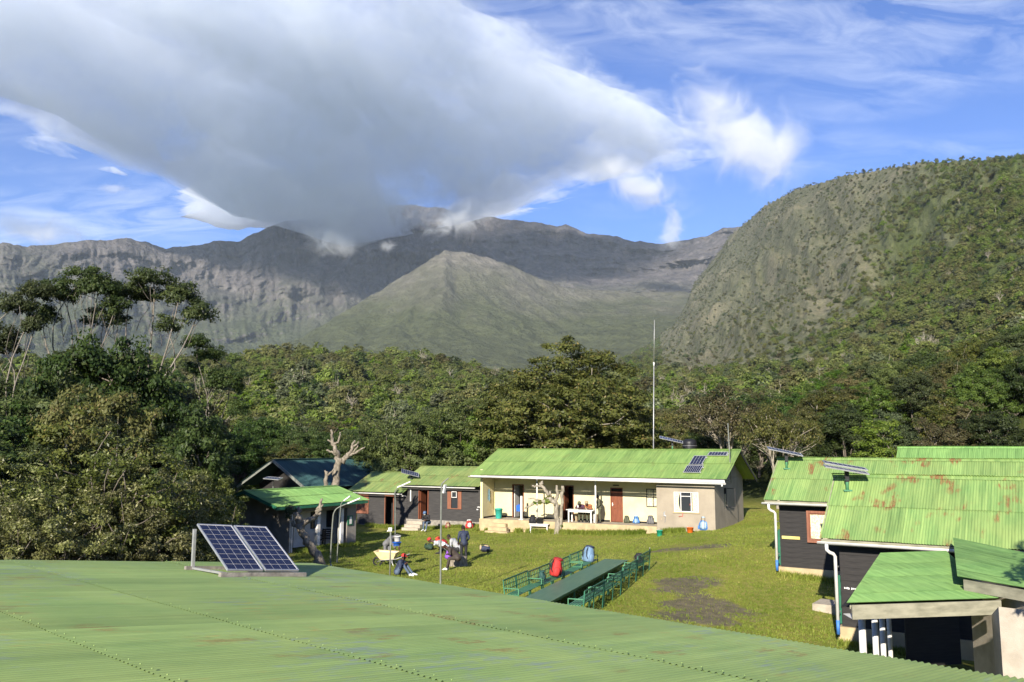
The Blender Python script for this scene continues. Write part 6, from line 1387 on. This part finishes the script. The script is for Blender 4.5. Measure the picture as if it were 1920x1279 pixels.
# --- wheelbarrow
_p = on(727, 1062); wbw = thing('wheelbarrow', 'cream wheelbarrow parked on the slope by the tap post', 'wheelbarrow', _p, -8)
def tray(mb):
    lo = [(-.30, -.22, .30), (.30, -.22, .30), (.30, .22, .30), (-.30, .22, .30)]; hi = [(-.56, -.36, .66), (.46, -.34, .62), (.46, .34, .62), (-.56, .36, .66)]
    mb.add(lo + hi, [(0, 1, 2, 3), (0, 1, 5, 4), (1, 2, 6, 5), (2, 3, 7, 6), (3, 0, 4, 7)])
part(wbw, 'tray', C_BARROW, tray); part(wbw, 'rim', C_BARROW, lambda mb: mb.tube([(-.56, -.36, .66), (.46, -.34, .62), (.46, .34, .62), (-.56, .36, .66), (-.56, -.36, .66)], .015, 6))
part(wbw, 'wheel', M_BLACK, lambda mb: (mb.tube([(-.48 + .19 * math.cos(a), 0, .18 + .19 * math.sin(a)) for a in np.linspace(0, 2 * math.pi, 22)], .045, 8), mb.tube([(-.48, -.05, .18), (-.48, .05, .18)], .03, 8), [mb.tube([(-.48, 0, .18), (-.48 + .17 * math.cos(a), 0, .18 + .17 * math.sin(a))], .012, 5) for a in (0.5, 1.55, 2.6, 3.65, 4.7, 5.75)]))
for sy in (-1, 1):
    part(wbw, 'handle', M_STEEL, lambda mb: mb.tube([(-.48, sy * .07, .18), (-.2, sy * .2, .28), (.45, sy * .27, .34), (.95, sy * .29, .52)], .018, 7)); part(wbw, 'leg', M_STEEL, lambda mb: mb.tube([(.25, sy * .24, .32), (.34, sy * .26, .0), (.2, sy * .25, .3)], .016, 6))

# --- lamps and the tap post
def lamp(label, base, d, pts, head, r=.036, dark_foot=False):
    b = at(base[0], base[1], d); b[2] = gz(b[0], b[1]); t = thing('street_lamp', label, 'lamp', b, 0, 'solar lamps on the lawn'); q = [Vector(at(x, y, d) - b) for x, y in pts]; q = [Vector((q[0].x * .0, 0, -.2))] + q
    sm = []
    for i in range(len(q) - 1):
        for k in range(4):
            a = q[max(i - 1, 0)]; bb = q[i]; c = q[i + 1]; dd = q[min(i + 2, len(q) - 1)]; u = k / 4
            sm.append(.5 * ((2 * bb) + (c - a) * u + (2 * a - 5 * bb + 4 * c - dd) * u * u + (3 * bb - a - 3 * c + dd) * u ** 3))
    sm.append(q[-1]); part(t, 'pole', M_POLE, lambda mb: mb.tube(sm, [r * (1 - .35 * i / len(sm)) for i in range(len(sm))], 9))
    a, b2 = Vector(at(head[0], head[1], d) - b), Vector(at(head[2], head[3], d) - b); dr = (b2 - a).normalized()
    part(t, 'lamp_head', M_WHITE, lambda mb: mb.beam(a, b2, head[4], .06), bevel=.012); part(t, 'lens', M_GLASS, lambda mb: mb.beam(a + dr * .03 + Vector((0, 0, -.034)), b2 - dr * .05 + Vector((0, 0, -.034)), head[4] * .7, .008))
    part(t, 'collar', M_STEEL, lambda mb: mb.tube([(0, 0, -.05), (0, 0, .18)], r * 1.35, 10))
    return t
lamp('bent-necked lamp in front of the grey hut, nearer the leaning trunk', (620, 1066), 37.2, [(620, 1040), (624, 975), (627, 960), (634, 952), (652, 944)], (652, 944, 676, 934, .16))
lamp('straight lamp beside the bent-necked one at the grey hut', (632, 1053), 39.3, [(633, 1030), (638, 960), (640, 944), (646, 938)], (645, 939, 657, 930, .15), .028)
lamp('slim lamp before the grey timber cabins', (741, 1040), 42.0, [(741, 1015), (741, 940), (741, 922), (746, 914)], (745, 914, 770, 903, .15), .032)
lamp('tallest lamp on the lawn, rising in front of the shuttered cabin', (826, 1120), 30.0, [(826, 1085), (827, 960), (828, 915), (830, 906), (841, 897)], (832, 925, 835, 909, .12), .036)
b = at(731, 1080, 34.8); b[2] = gz(b[0], b[1]); tp = thing('tap_post', 'thin white post with a tap fitting at its top', 'post', b, 0); _top = Vector(at(732.5, 994, 34.8) - b)
part(tp, 'post', M_POLE, lambda mb: mb.tube([(0, 0, -.2), _top], .032, 8)); part(tp, 'fitting', M_WHITE, lambda mb: (mb.box(_top.x - .09, _top.x + .06, _top.y - .06, _top.y + .05, _top.z - .05, _top.z + .10), mb.tube([_top + Vector((-.08, 0, 0)), _top + Vector((-.14, 0, -.06))], .03, 6)), bevel=.01)
# --- masts, tank and the panel behind the ridge
b = at(1222.5, 870, 55.5); b[2] = gz(b[0], b[1]); am = thing('aerial_mast', 'very tall thin aerial mast behind the cream building', 'mast', b, 0); _top = Vector(at(1227, 600, 55.5) - b); _mid = Vector(at(1226, 683, 55.5) - b)
part(am, 'mast', M_STEEL, lambda mb: mb.tube([(0, 0, -.2), _mid], .034, 8)); part(am, 'whip', M_STEEL, lambda mb: mb.tube([_mid, _top], .022, 8)); part(am, 'joint', M_WHITE, lambda mb: mb.tube([_mid - Vector((0, 0, .12)), _mid + Vector((0, 0, .12))], .05, 8))
gm = thing('gable_mast', 'thin pole strapped to the gable of the cream building', 'mast', MAIN.w(15.05, 1.35, 2.4), MAIN.deg); part(gm, 'pole', M_POLE, lambda mb: mb.tube([(0, 0, 0), (-.08, 0, 3.3)], .028, 7)); part(gm, 'bracket', M_STEEL, lambda mb: (mb.beam((0, 0, .15), (-.58, 0, .15), .03, .03), mb.beam((0, 0, .02), (-.58, 0, .02), .03, .03)))
b = at(1293, 842, 57.5); wtk = thing('water_tank', 'black ribbed water tank showing above the cream building ridge', 'tank', (b[0], b[1], gz(b[0], b[1])), 0); tkh = b[2] - gz(b[0], b[1])
part(wtk, 'tank', M_BLACK, lambda mb: mb.lathe([(.42, tkh - 1.0), (.46, tkh - .95)] + [(.47 + .018 * (k % 2), tkh - .9 + .12 * k) for k in range(12)] + [(.44, tkh + .56), (.25, tkh + .66), (.12, tkh + .68)], 20)); part(wtk, 'stand', M_CONC, lambda mb: mb.box(-.5, .5, -.5, .5, -.2, tkh - 1.0)); part(wtk, 'band', M_STEEL, lambda mb: mb.tube([(.50 * math.cos(a), .50 * math.sin(a), tkh + .22) for a in np.linspace(0, 2 * math.pi, 25)], .012, 5))
b = at(1261, 850, 56.0); pole_panel('tilted solar panel on a green frame behind the cream building ridge', b, .82, 1.55, .75, -28 + 20, 9, 9, 4, roll=13)
# --- log seat
_p = on(858, 1062); ls = thing('stump_seat', 'pale cut stump used as a seat on the lawn', 'stump', (_p[0], _p[1] + .15, _p[2]), 0); part(ls, 'stump', M_DEADWOOD, lambda mb: mb.lathe([(.40, -.1), (.36, .05), (.33, .25), (.34, .42), (.30, .44)], 14, (0, 0, 0), 1.25, .9)); part(ls, 'cut_top', C_TAN, lambda mb: mb.lathe([(.29, .442), (.02, .446)], 14, (0, 0, 0), 1.25, .9))
# ================================================================ people
def _seg_d(P, a, b):
    ab = b - a; t = np.clip(((P - a) @ ab) / (ab @ ab + 1e-12), 0, 1); return np.linalg.norm(P - (a + t[:, None] * ab), axis=1), t
def person(label, loc, deg, J, top, legs, shoes, hat=None, hair=None, gloves=None, s=1.0, scarf=None, mask=False, group=None, hat_kind='cap', hood=None):
    """J: joints in metres, facing -y. The whole body is one continuous skin; only hat and hood are separate"""
    V = {k: np.array(v, float) for k, v in J.items()}
    mats = [top, legs, shoes, C_SKIN, hair or C_HAIR, C_BLACK, scarf or top]; caps = []
    def c(a, b, ra, rb, m): caps.append((np.array(a, float), np.array(b, float), ra, rb, m))
    pel, che, nek, hed = V['pelvis'], V['chest'], V['neck'], V['head']; wai = (pel + che) / 2
    c(pel, wai, .155, .140, 1 if 'skirt' in J else 1); c(wai, che, .150, .165, 0); c(V['sl'] * .72 + che * .28, V['sr'] * .72 + che * .28, .115, .115, 0); c(che, nek, .125, .062, 0)
    c(V['hl'], V['hr'], .125, .125, 1); c(pel, wai * .6 + pel * .4, .16, .155, 0)
    c(nek, hed * .6 + nek * .4, .058, .060, 3)
    fw = np.array(J.get('look', (0, -1, 0)), float); fw /= np.linalg.norm(fw); rt = np.cross(fw, [0, 0, 1.0]); rt /= np.linalg.norm(rt); up = np.cross(rt, fw)
    c(hed - up * .035 + fw * .012, hed + up * .045, .083, .092, 3); c(hed - up * .075 + fw * .03, hed - up * .02 + fw * .04, .052, .07, 3)
    c(hed + fw * .085 - up * .015, hed + fw * .112 - up * .035, .012, .017, 3)
    for sd in (-1, 1): c(hed + rt * sd * .088, hed + rt * sd * .092 - up * .02, .016, .014, 3)
    for q in 'lr':
        c(V['s' + q], V['e' + q], .068, .052, 0); c(V['e' + q], V['w' + q], .052, .036, 0)
        c(V['h' + q], V['k' + q], .098, .068, 1); c(V['k' + q], V['a' + q], .066, .046, 1); c(V['a' + q], V['t' + q], .048, .040, 2); c(V['a' + q] + [0, 0, -.03], V['a' + q] * .7 + V['t' + q] * .3 + [0, 0, -.01], .05, .045, 2)
    mb = MB()
    for a, b, ra, rb, m in caps:
        L = np.linalg.norm(b - a); n = 3
        mb.tube([Vector(a + (b - a) * i / n) for i in range(n + 1)], [ra + (rb - ra) * i / n for i in range(n + 1)], 12); mb.ball(a, ra, 12, 8); mb.ball(b, rb, 12, 8)
    tmp = mb.build('person_tmp', C_SKIN); md = tmp.modifiers.new('r', 'REMESH'); md.mode = 'VOXEL'; md.voxel_size = .018; sm = tmp.modifiers.new('s', 'SMOOTH'); sm.factor = .5; sm.iterations = 3
    dg = bpy.context.evaluated_depsgraph_get(); me = bpy.data.meshes.new_from_object(tmp.evaluated_get(dg)); bpy.data.objects.remove(tmp)
    n = len(me.polygons); P = np.empty(n * 3, np.float32); me.polygons.foreach_get('center', P); P = P.reshape(-1, 3).astype(float)
    best = np.full(n, 1e9); mi = np.zeros(n, np.int32)
    for a, b, ra, rb, m in caps:
        d_, t = _seg_d(P, a, b); d_ = d_ - (ra + (rb - ra) * t); k = d_ < best; best[k] = d_[k]; mi[k] = m
    hp = P - hed; hu = hp @ up; hf = hp @ fw; dist = np.linalg.norm(hp, axis=1)
    mi[(dist < .16) & ((hu > .045) | ((hf < .0) & (hu > -.03)))] = 4
    if mask: mi[(dist < .16) & (hf > .045) & (hu < -.012) & (hu > -.085)] = 6
    for q in (-1, 1):
        ey = hed + fw * .088 + rt * q * .033 + up * .005; mi[np.linalg.norm(P - ey, axis=1) < .014] = 5
    mo = hed + fw * .092 - up * .052; mi[(np.abs((P - mo) @ rt) < .022) & (np.abs((P - mo) @ up) < .006) & (dist < .15) & (hf > .05)] = 5
    # hands: palm and five bent fingers joined into the same mesh
    hb = MB()
    for q in 'lr':
        w = V['w' + q]; d_ = w - V['e' + q]; d_ /= np.linalg.norm(d_); sd = 1 if q == 'l' else -1
        side = np.cross(d_, [0, 0, 1.0]); side = side / (np.linalg.norm(side) + 1e-6) if np.linalg.norm(side) > .1 else np.array([1.0, 0, 0]); pn = np.cross(side, d_)
        pal = w + d_ * .05; hb.tube([Vector(w - d_ * .03), Vector(w + d_ * .02), Vector(w + d_ * .085)], [.032, .038, .034], 8)
        for k, ln in enumerate((.062, .075, .080, .072)):
            b0 = w + d_ * .082 + side * (.030 - .020 * k); k1 = b0 + d_ * ln * .5 - pn * .006; k2 = k1 + d_ * ln * .30 - pn * .022; k3 = k2 + d_ * ln * .12 - pn * .028
            hb.tube([Vector(b0), Vector(k1), Vector(k2), Vector(k3)], [.0105, .010, .009, .007], 6)
        th = w + d_ * .03 - side * .034; hb.tube([Vector(th), Vector(th + d_ * .03 - side * .022 - pn * .012), Vector(th + d_ * .055 - side * .026 - pn * .026)], [.013, .011, .008], 6)
    bm = bmesh.new(); bm.from_mesh(me); nf0 = len(bm.faces); hm = hb.build('hands_tmp', C_SKIN); bm.from_mesh(hm.data); bpy.data.objects.remove(hm)
    bm.to_mesh(me); bm.free(); nn = len(me.polygons); full = np.full(nn, 3, np.int32); full[:nf0] = mi
    me.materials.clear(); [me.materials.append(m_) for m_ in mats]
    me.polygons.foreach_set('material_index', full); me.polygons.foreach_set('use_smooth', np.ones(nn, bool)); me.update(); me.name = 'person_body'
    t = thing('person', label, 'person', loc, deg, group); t.scale = (s, s, s); o = bpy.data.objects.new('body', me); link(o, t)
    if hat:
        hb = MB(); cx = Vector(hed + up * .035); U, Fw, Rt = Vector(up), Vector(fw), Vector(rt); n = 16
        prof = [(1.0, -.01), (1.02, .03), (.92, .075), (.62, .105), (.12, .118)]
        vs_ = [cx + (Rt * math.cos(2 * math.pi * k / n) * .100 * r_ + Fw * math.sin(2 * math.pi * k / n) * .112 * r_) + U * z for r_, z in prof for k in range(n)]
        hb.add(vs_, [(i * n + k, i * n + (k + 1) % n, (i + 1) * n + (k + 1) % n, (i + 1) * n + k) for i in range(4) for k in range(n)] + [tuple(4 * n + k for k in range(n))], True)
        if hat_kind == 'cap':
            br = [cx + Fw * .105 * math.cos(a) * 1.0 + Rt * .10 * math.sin(a) for a in np.linspace(-1.1, 1.1, 9)]; b2 = [cx + Fw * (.105 + .08 * math.cos(a)) + Rt * .095 * math.sin(a) - U * .012 for a in np.linspace(-1.1, 1.1, 9)]
            hb.add(br + b2, [(k, k + 1, k + 10, k + 9) for k in range(8)])
        hb.build('hat', hat, t)
    return t
def stand(arm=0.15, lean=0.0, turn=0.0):
    return dict(pelvis=(0, 0, .93), chest=(0, -.02 - lean * .3, 1.28), neck=(0, -.02 - lean * .5, 1.46), head=(0, -.045 - lean * .62, 1.60), sl=(.185, -.02 - lean * .4, 1.41), sr=(-.185, -.02 - lean * .4, 1.41), el=(.24 + arm * .2, .02 - lean * .5, 1.14), er=(-.24 - arm * .2, .02 - lean * .5, 1.14), wl=(.20, -.14 - lean * .6, .94), wr=(-.20, -.16 - lean * .6, .95),
                hl=(.095, 0, .90), hr=(-.095, 0, .90), kl=(.105, -.03, .49), kr=(-.11, -.01, .49), al=(.11, .02, .085), ar=(-.12, .04, .085), tl=(.13, -.14, .045), tr=(-.15, -.11, .045))
def sit(h=.45, lean=.15, knees=.0, feet=-.48, hands='lap', spread=.11, look=(0, -1, -.15)):
    """seat height h; knees raised by knees; feet at y = feet"""
    pz = h + .11; L = lean; ky, kz = -.40 + knees * .10, pz + knees * .34
    d = dict(pelvis=(0, 0, pz), chest=(0, -.10 - L * .5, pz + .33 - L * .06), neck=(0, -.13 - L * .85, pz + .50 - L * .15), head=(0, -.17 - L * 1.1, pz + .63 - L * .22), sl=(.18, -.12 - L * .7, pz + .455 - L * .12), sr=(-.18, -.12 - L * .7, pz + .455 - L * .12),
             hl=(.09, -.03, pz - .01), hr=(-.09, -.03, pz - .01), kl=(spread + .02, ky, kz), kr=(-spread - .02, ky + .03, kz - .01), al=(spread, feet, .085), ar=(-spread, feet + .07, .085), tl=(spread + .02, feet - .17, .045), tr=(-spread - .03, feet - .10, .045), look=look)
    if hands == 'lap': d.update(el=(.25, -.16 - L * .5, pz + .19), er=(-.25, -.16 - L * .5, pz + .19), wl=(.09, -.32 - L * .3, pz + .17 + knees * .16), wr=(-.09, -.33 - L * .3, pz + .16 + knees * .16))
    else: d.update(el=(.26, -.28 - L * .6, pz + .26), er=(-.26, -.28 - L * .6, pz + .26), wl=(.13, -.50 - L * .4, pz + .27), wr=(-.13, -.50 - L * .4, pz + .27))
    return d
M_SKINW = C_WHITE
_p = on(803, 998); person('person in black jacket, jeans, blue cap and white mask sitting by the cabin steps', (_p[0] - .05, _p[1] + .42, _p[2] + .05), -22, sit(.42, .28, .0, -.52), C_BLACK, C_JEAN, C_WHITE, hat=cmat('cap_blue', (.10, .18, .32)), scarf=C_WHITE, mask=True)
_p = on(716, 1058); person('person in grey stooping behind the wheelbarrow', (_p[0] + .15, _p[1] + .55, gz(_p[0] + .15, _p[1] + .55)), 62, dict(pelvis=(0, .05, .88), chest=(0, -.24, 1.10), neck=(0, -.40, 1.20), head=(0, -.52, 1.25), sl=(.185, -.34, 1.17), sr=(-.185, -.34, 1.17), el=(.24, -.46, .92), er=(-.24, -.44, .92), wl=(.16, -.58, .72), wr=(-.16, -.56, .72), hl=(.095, .06, .86), hr=(-.095, .06, .86), kl=(.11, -.06, .48), kr=(-.12, .02, .47), al=(.12, .06, .085), ar=(-.14, .20, .085), tl=(.13, -.11, .045), tr=(-.17, .04, .045), look=(0, -.8, -.6)), C_GREY, C_GREY, C_BLACK, s=.97)
_p = on(772, 1080); person('person in red cap, dark jacket and jeans sitting on the slope, knees up', (_p[0] - .62, _p[1] + .05, gz(_p[0] - .62, _p[1]) - .02), 78, sit(.06, .10, 1.0, -.66, spread=.10, look=(.1, -1, -.05)), C_NAVY, C_JEAN, C_WHITE, hat=C_RED)
_p = on(834, 1070); person('person in brown jacket with purple bundle and white hat on the stump', (_p[0] + .58, _p[1] + .10, gz(_p[0] + .5, _p[1])), -82, sit(.43, .42, .0, -.52, look=(0, -1, -.55)), C_BROWN, C_BROWN, C_WHITE, hat=C_WHITE, hat_kind='beanie')
pb = thing('purple_bundle', 'purple bundle held in the lap of the person on the stump', 'bundle', (_p[0] + .20, _p[1] + .12, gz(_p[0], _p[1]) + .64), 0); part(pb, 'cloth', C_PURPLE, lambda mb: (mb.ball((0, 0, .06), (.17, .15, .20), 14, 9), mb.ball((-.06, -.03, -.06), (.16, .14, .13), 14, 9))); part(pb, 'knot', C_PURPLE, lambda mb: mb.ball((.02, -.02, .25), (.06, .05, .05), 8, 6))
_p = on(868, 1058); person('person in dark clothes standing behind the stump', (_p[0] + .02, _p[1] + .30, gz(_p[0], _p[1] + .3)), -160, stand(.1, .12), C_NAVY, C_BLACK, C_BLACK, s=1.0)
_p = on(862, 1050); person('person in pale grey hood sitting between the stump and the standing one', (_p[0] - .05, _p[1] + .30, gz(_p[0], _p[1] + .3)), -110, sit(.34, .35, .1, -.5), cmat('ash_cloth', (.36, .37, .39)), C_BLACK, C_BLACK)
_p = on(846, 1042); person('person in light grey top and red hat bending over the orange bags', (_p[0] - .05, _p[1] + .45, gz(_p[0], _p[1] + .45)), -100, sit(.12, .85, .55, -.58, 'reach', look=(0, -1, -.5)), cmat('pale_grey_cloth', (.42, .45, .47)), C_BLACK, C_BLACK, hat=C_RED, hat_kind='beanie')
person('person in olive cap and dark patterned shirt writing at the verandah table', MAIN.w(_tx + .58, .98, 0), MAIN.deg + 8, sit(.45, .50, .0, -.40, 'reach'), C_PLAID, C_OLIVE, C_BLACK, hat=C_OLIVE)
person('person in orange patterned shirt seated at the right of the verandah table', MAIN.w(_tx + 1.16, .98, 0), MAIN.deg - 6, sit(.45, .40, .0, -.40, 'reach'), plain('orange_print', (.45, .14, .04), (.10, .06, .04), 24, .8, .1, lo=.46, hi=.56), C_OLIVE, C_BLACK, hat=cmat('straw', (.35, .28, .16)), hat_kind='beanie')
person('ranger in camouflage uniform standing beside the verandah table', MAIN.w(MAIN.hit(1124, 984, .55)[0], .62, 0), MAIN.deg - 60, stand(.1, .1), C_CAMO, C_CAMO, C_BLACK, hat=cmat('beret', (.03, .035, .03)), hat_kind='beanie', s=.93)
bw = bucket('white bucket carried by the stooping person', (0, 0, 0), M_WHITE, .16, .22); _q = at(745, 1013, 38.3); bw.location = (_q[0], _q[1], _q[2] - .05)
bb_ = bucket('blue basin under the white bucket by the stooping person', (0, 0, 0), C_BLUEPL, .20, .14, None, False); _q = at(744, 1018, 38.2); bb_.location = (_q[0], _q[1], _q[2] - .12)
# ---------------------------------------------------------------- clouds and haze
def volume_mat(name, density, noise=None, color=(1, 1, 1), aniso=0.0):
    m = bpy.data.materials.new(name); m.use_nodes = True; nt = m.node_tree
    for n in list(nt.nodes): nt.nodes.remove(n)
    out = nt.nodes.new('ShaderNodeOutputMaterial'); v = nt.nodes.new('ShaderNodeVolumePrincipled')
    v.inputs['Color'].default_value = c4(color); v.inputs['Anisotropy'].default_value = aniso; v.inputs['Density'].default_value = density
    nt.links.new(v.outputs[0], out.inputs['Volume'])
    if noise:
        g = NT(nt); scale, lo, hi, det = noise
        ro = g.n('ShaderNodeVectorRotate', rotation_type='Z_AXIS'); g.L.new(g.pos(), ro.inputs['Vector']); ro.inputs['Angle'].default_value = R(-47)     # drawn out along the wind
        mp = g.n('ShaderNodeMapping'); g.L.new(ro.outputs[0], mp.inputs[0]); mp.inputs['Scale'].default_value = (0.30, 1.0, 1.0)
        n = g.noise(mp.outputs[0], scale * 1.25, det, 0.62, 0.5); n2 = g.noise(g.pos(), scale * 4.0, 5, 0.62, 0.8)
        g.put(v.inputs['Density'], g.math('MULTIPLY', g.math('MULTIPLY', g.rng(n, lo, hi), g.rng(n2, .34, .62, .22, 1.25)), density))
    return m
def poly_dist(px, py, poly):
    """signed distance in pixels, positive inside"""
    P = np.array(poly, float); Q = np.roll(P, -1, 0); best = np.full(px.shape, 1e9); inside = np.zeros(px.shape, bool)
    for (x1, y1), (x2, y2) in zip(P, Q):
        ex, ey = x2 - x1, y2 - y1; t = np.clip(((px - x1) * ex + (py - y1) * ey) / (ex * ex + ey * ey + 1e-9), 0, 1)
        best = np.minimum(best, np.hypot(px - x1 - t * ex, py - y1 - t * ey))
        c = ((y1 > py) != (y2 > py)) & (px < ex * (py - y1) / (ey if abs(ey) > 1e-9 else 1e-9) + x1); inside ^= c
    return np.where(inside, best, -best)
def proj_np(X, Y, Z):
    d = Y * CT + Z * ST; return 960 + F * X / d, 639.5 - F * (-Y * ST + Z * CT) / d
def cap_cloud():
    n = 190; xs = np.linspace(-4600, 2800, n); ys = np.linspace(2200, 7200, n); X, Y = np.meshgrid(xs, ys, indexing='ij')
    pkx, pky = polar(650.0, 5350.0)
    zb = 1940 + 70 * fbm(X / 1500, Y / 1500, 3, 5) 
    dip = 640 * np.exp(-((X - pkx) ** 2 + (Y - pky) ** 2) / (2 * 900.0 ** 2))
    px, py = proj_np(X, Y, zb - dip)
    poly = [(-900, -110), (-900, 60), (-200, 190), (0, 228), (70, 262), (150, 305), (240, 330), (305, 322), (335, 385), (365, 450), (425, 480), (500, 462), (580, 465), (640, 480), (690, 500), (740, 455), (800, 430), (880, 430), (960, 420), (1010, 385), (1100, 355), (1230, 330), (1330, 300), (1375, 268), (1330, 232), (1230, 168), (1120, 108), (1010, 58), (930, 10), (900, -110)]
    d = poly_dist(px, py, poly) + 44 * fbm(X / 380, Y / 380, 6, 91, .6)
    soft = 110 + 70 * sstep(600, 1200, px) * sstep(330, 60, py)
    M = np.clip(d / soft, 0, 1)
    wave = 0.70 + 0.95 * fbm((X * 0.73 - Y * 0.68) / 620, (Y * 0.73 + X * 0.68) / 2800, 5, 23)
    T = 400 * M ** 1.3 * np.clip(wave, 0.42, 1.45)
    bot = zb - dip - T * 0.35 - 12 * fbm(X / 160, Y / 160, 4, 29) * M; top = zb - dip * (1 - np.minimum(1, M * 1.6)) + T * 0.65
    ok = T > 1.0
    co = np.concatenate([np.stack([X, Y, top], -1).reshape(-1, 3), np.stack([X, Y, bot], -1).reshape(-1, 3)])
    keep = ok[:-1, :-1] | ok[1:, :-1] | ok[:-1, 1:] | ok[1:, 1:]
    T_ = np.where(ok, T, 0); co[:n * n, 2] = np.where(ok, top, zb - dip).ravel(); co[n * n:, 2] = np.where(ok, bot, zb - dip).ravel()
    f = grid_faces(n, n)[keep.ravel()]
    me = mesh_np('cloud', co, np.concatenate([f, f[:, ::-1] + n * n]), volume_mat('cap_cloud', CLOUD_D, CLOUD_N, (0.91, 0.95, 1.0)), True)
    bm = bmesh.new(); bm.from_mesh(me)
    # weld the rim where top and bottom meet
    bmesh.ops.remove_doubles(bm, verts=[v for v in bm.verts if len(v.link_faces) < 4 or v.is_boundary], dist=0.5)
    loose = [v for v in bm.verts if not v.link_faces]; bmesh.ops.delete(bm, geom=loose, context='VERTS')
    bm.to_mesh(me); bm.free()
    o = bpy.data.objects.new('cloud', me); link(o)
    return o
CLOUD_D, CLOUD_N = 0.0110, (0.0026, 0.30, 0.70, 5)
c = cap_cloud(); tag(c, 'huge soft grey cap cloud spreading from the hidden summit', 'cloud')
def haze():
    mb = MB(); mb.box(-9000, 9000, -400, 16000, -1300, 2700)
    o = mb.build('haze', volume_mat('haze', HAZE_D, None, (0.74, 0.86, 1.0))); o['kind'] = 'stuff'
    return o
HAZE_D = 3.0e-5
haze()

def wisp(label, px, py, r, rx, ry, rz, deg, dens, nscale, thr, gain, seed=0, tilt=0.0, z=None):
    """a torn scrap of cloud: a soft lumpy hull filled with uneven vapour"""
    x, y = polar(float(px), float(r)); zz = r * float(elev(px, py))
    m = bpy.data.materials.new('vapour'); m.use_nodes = True; nt = m.node_tree
    for n in list(nt.nodes): nt.nodes.remove(n)
    out = nt.nodes.new('ShaderNodeOutputMaterial'); v = nt.nodes.new('ShaderNodeVolumePrincipled'); nt.links.new(v.outputs[0], out.inputs['Volume'])
    v.inputs['Color'].default_value = (1, 1, 1, 1); g = NT(nt)
    ln = g.n('ShaderNodeVectorMath', operation='LENGTH'); g.L.new(g.coords('Object'), ln.inputs[0]); fall = g.math('SUBTRACT', 1.0, ln.outputs['Value'])
    P = g.n('ShaderNodeVectorMath', operation='ADD'); g.L.new(g.pos(), P.inputs[0]); P.inputs[1].default_value = (seed * 997, seed * 313, 0)
    n = g.noise(P.outputs[0], nscale, 6, 0.60, 0.9)
    q = g.math('MULTIPLY', g.math('SUBTRACT', g.math('ADD', n, g.math('MULTIPLY', fall, 0.55)), thr), gain, True)
    g.put(v.inputs['Density'], g.math('MULTIPLY', g.math('MULTIPLY', q, q), dens))
    mb = MB(); mb.ball((0, 0, 0), 1.0, 24, 16); o = mb.build('cloud', m); o.location = (x, y, zz); o.scale = (rx, ry, rz); o.rotation_euler = (0, R(tilt), R(deg))
    return tag(o, label, 'cloud', 'torn cloud scraps round the summit')
wisp('bright white wisp of cloud standing above the right-hand ridge', 1412, 255, 3300, 500, 260, 240, -15, .0095, .0062, .68, 4.0, 1, 50)
wisp('white billow of cloud hanging over the gap right of the cone', 1205, 345, 4300, 450, 250, 200, -10, .0105, .0062, .71, 4.2, 2, 25)
wisp('thin plume of mist rising from the crater cliff', 1262, 425, 4400, 130, 110, 230, 0, .009, .010, .70, 4.4, 3, 12)
wisp('ragged mist streaks drifting in front of the dark summit', 850, 412, 4700, 330, 160, 150, -5, .016, .0100, .72, 4.6, 4, -12)
wisp('small mist patch low on the dark summit wall', 725, 462, 4800, 80, 60, 55, 0, .012, .014, .66, 3.6, 5)
wisp('pale cloud tongue spilling over the summit left of the streaks', 620, 450, 4950, 330, 160, 150, 10, .012, .0085, .68, 3.8, 6, 18)
wisp('small white cloudlet alone in the blue gap above the left ridge', 195, 352, 4600, 150, 90, 40, 0, .008, .010, .66, 3.6, 7, 0)
wisp('low pale cloud bank over the left end of the ridge', 40, 425, 5600, 420, 200, 130, 0, .007, .0045, .62, 3.0, 8, 10)
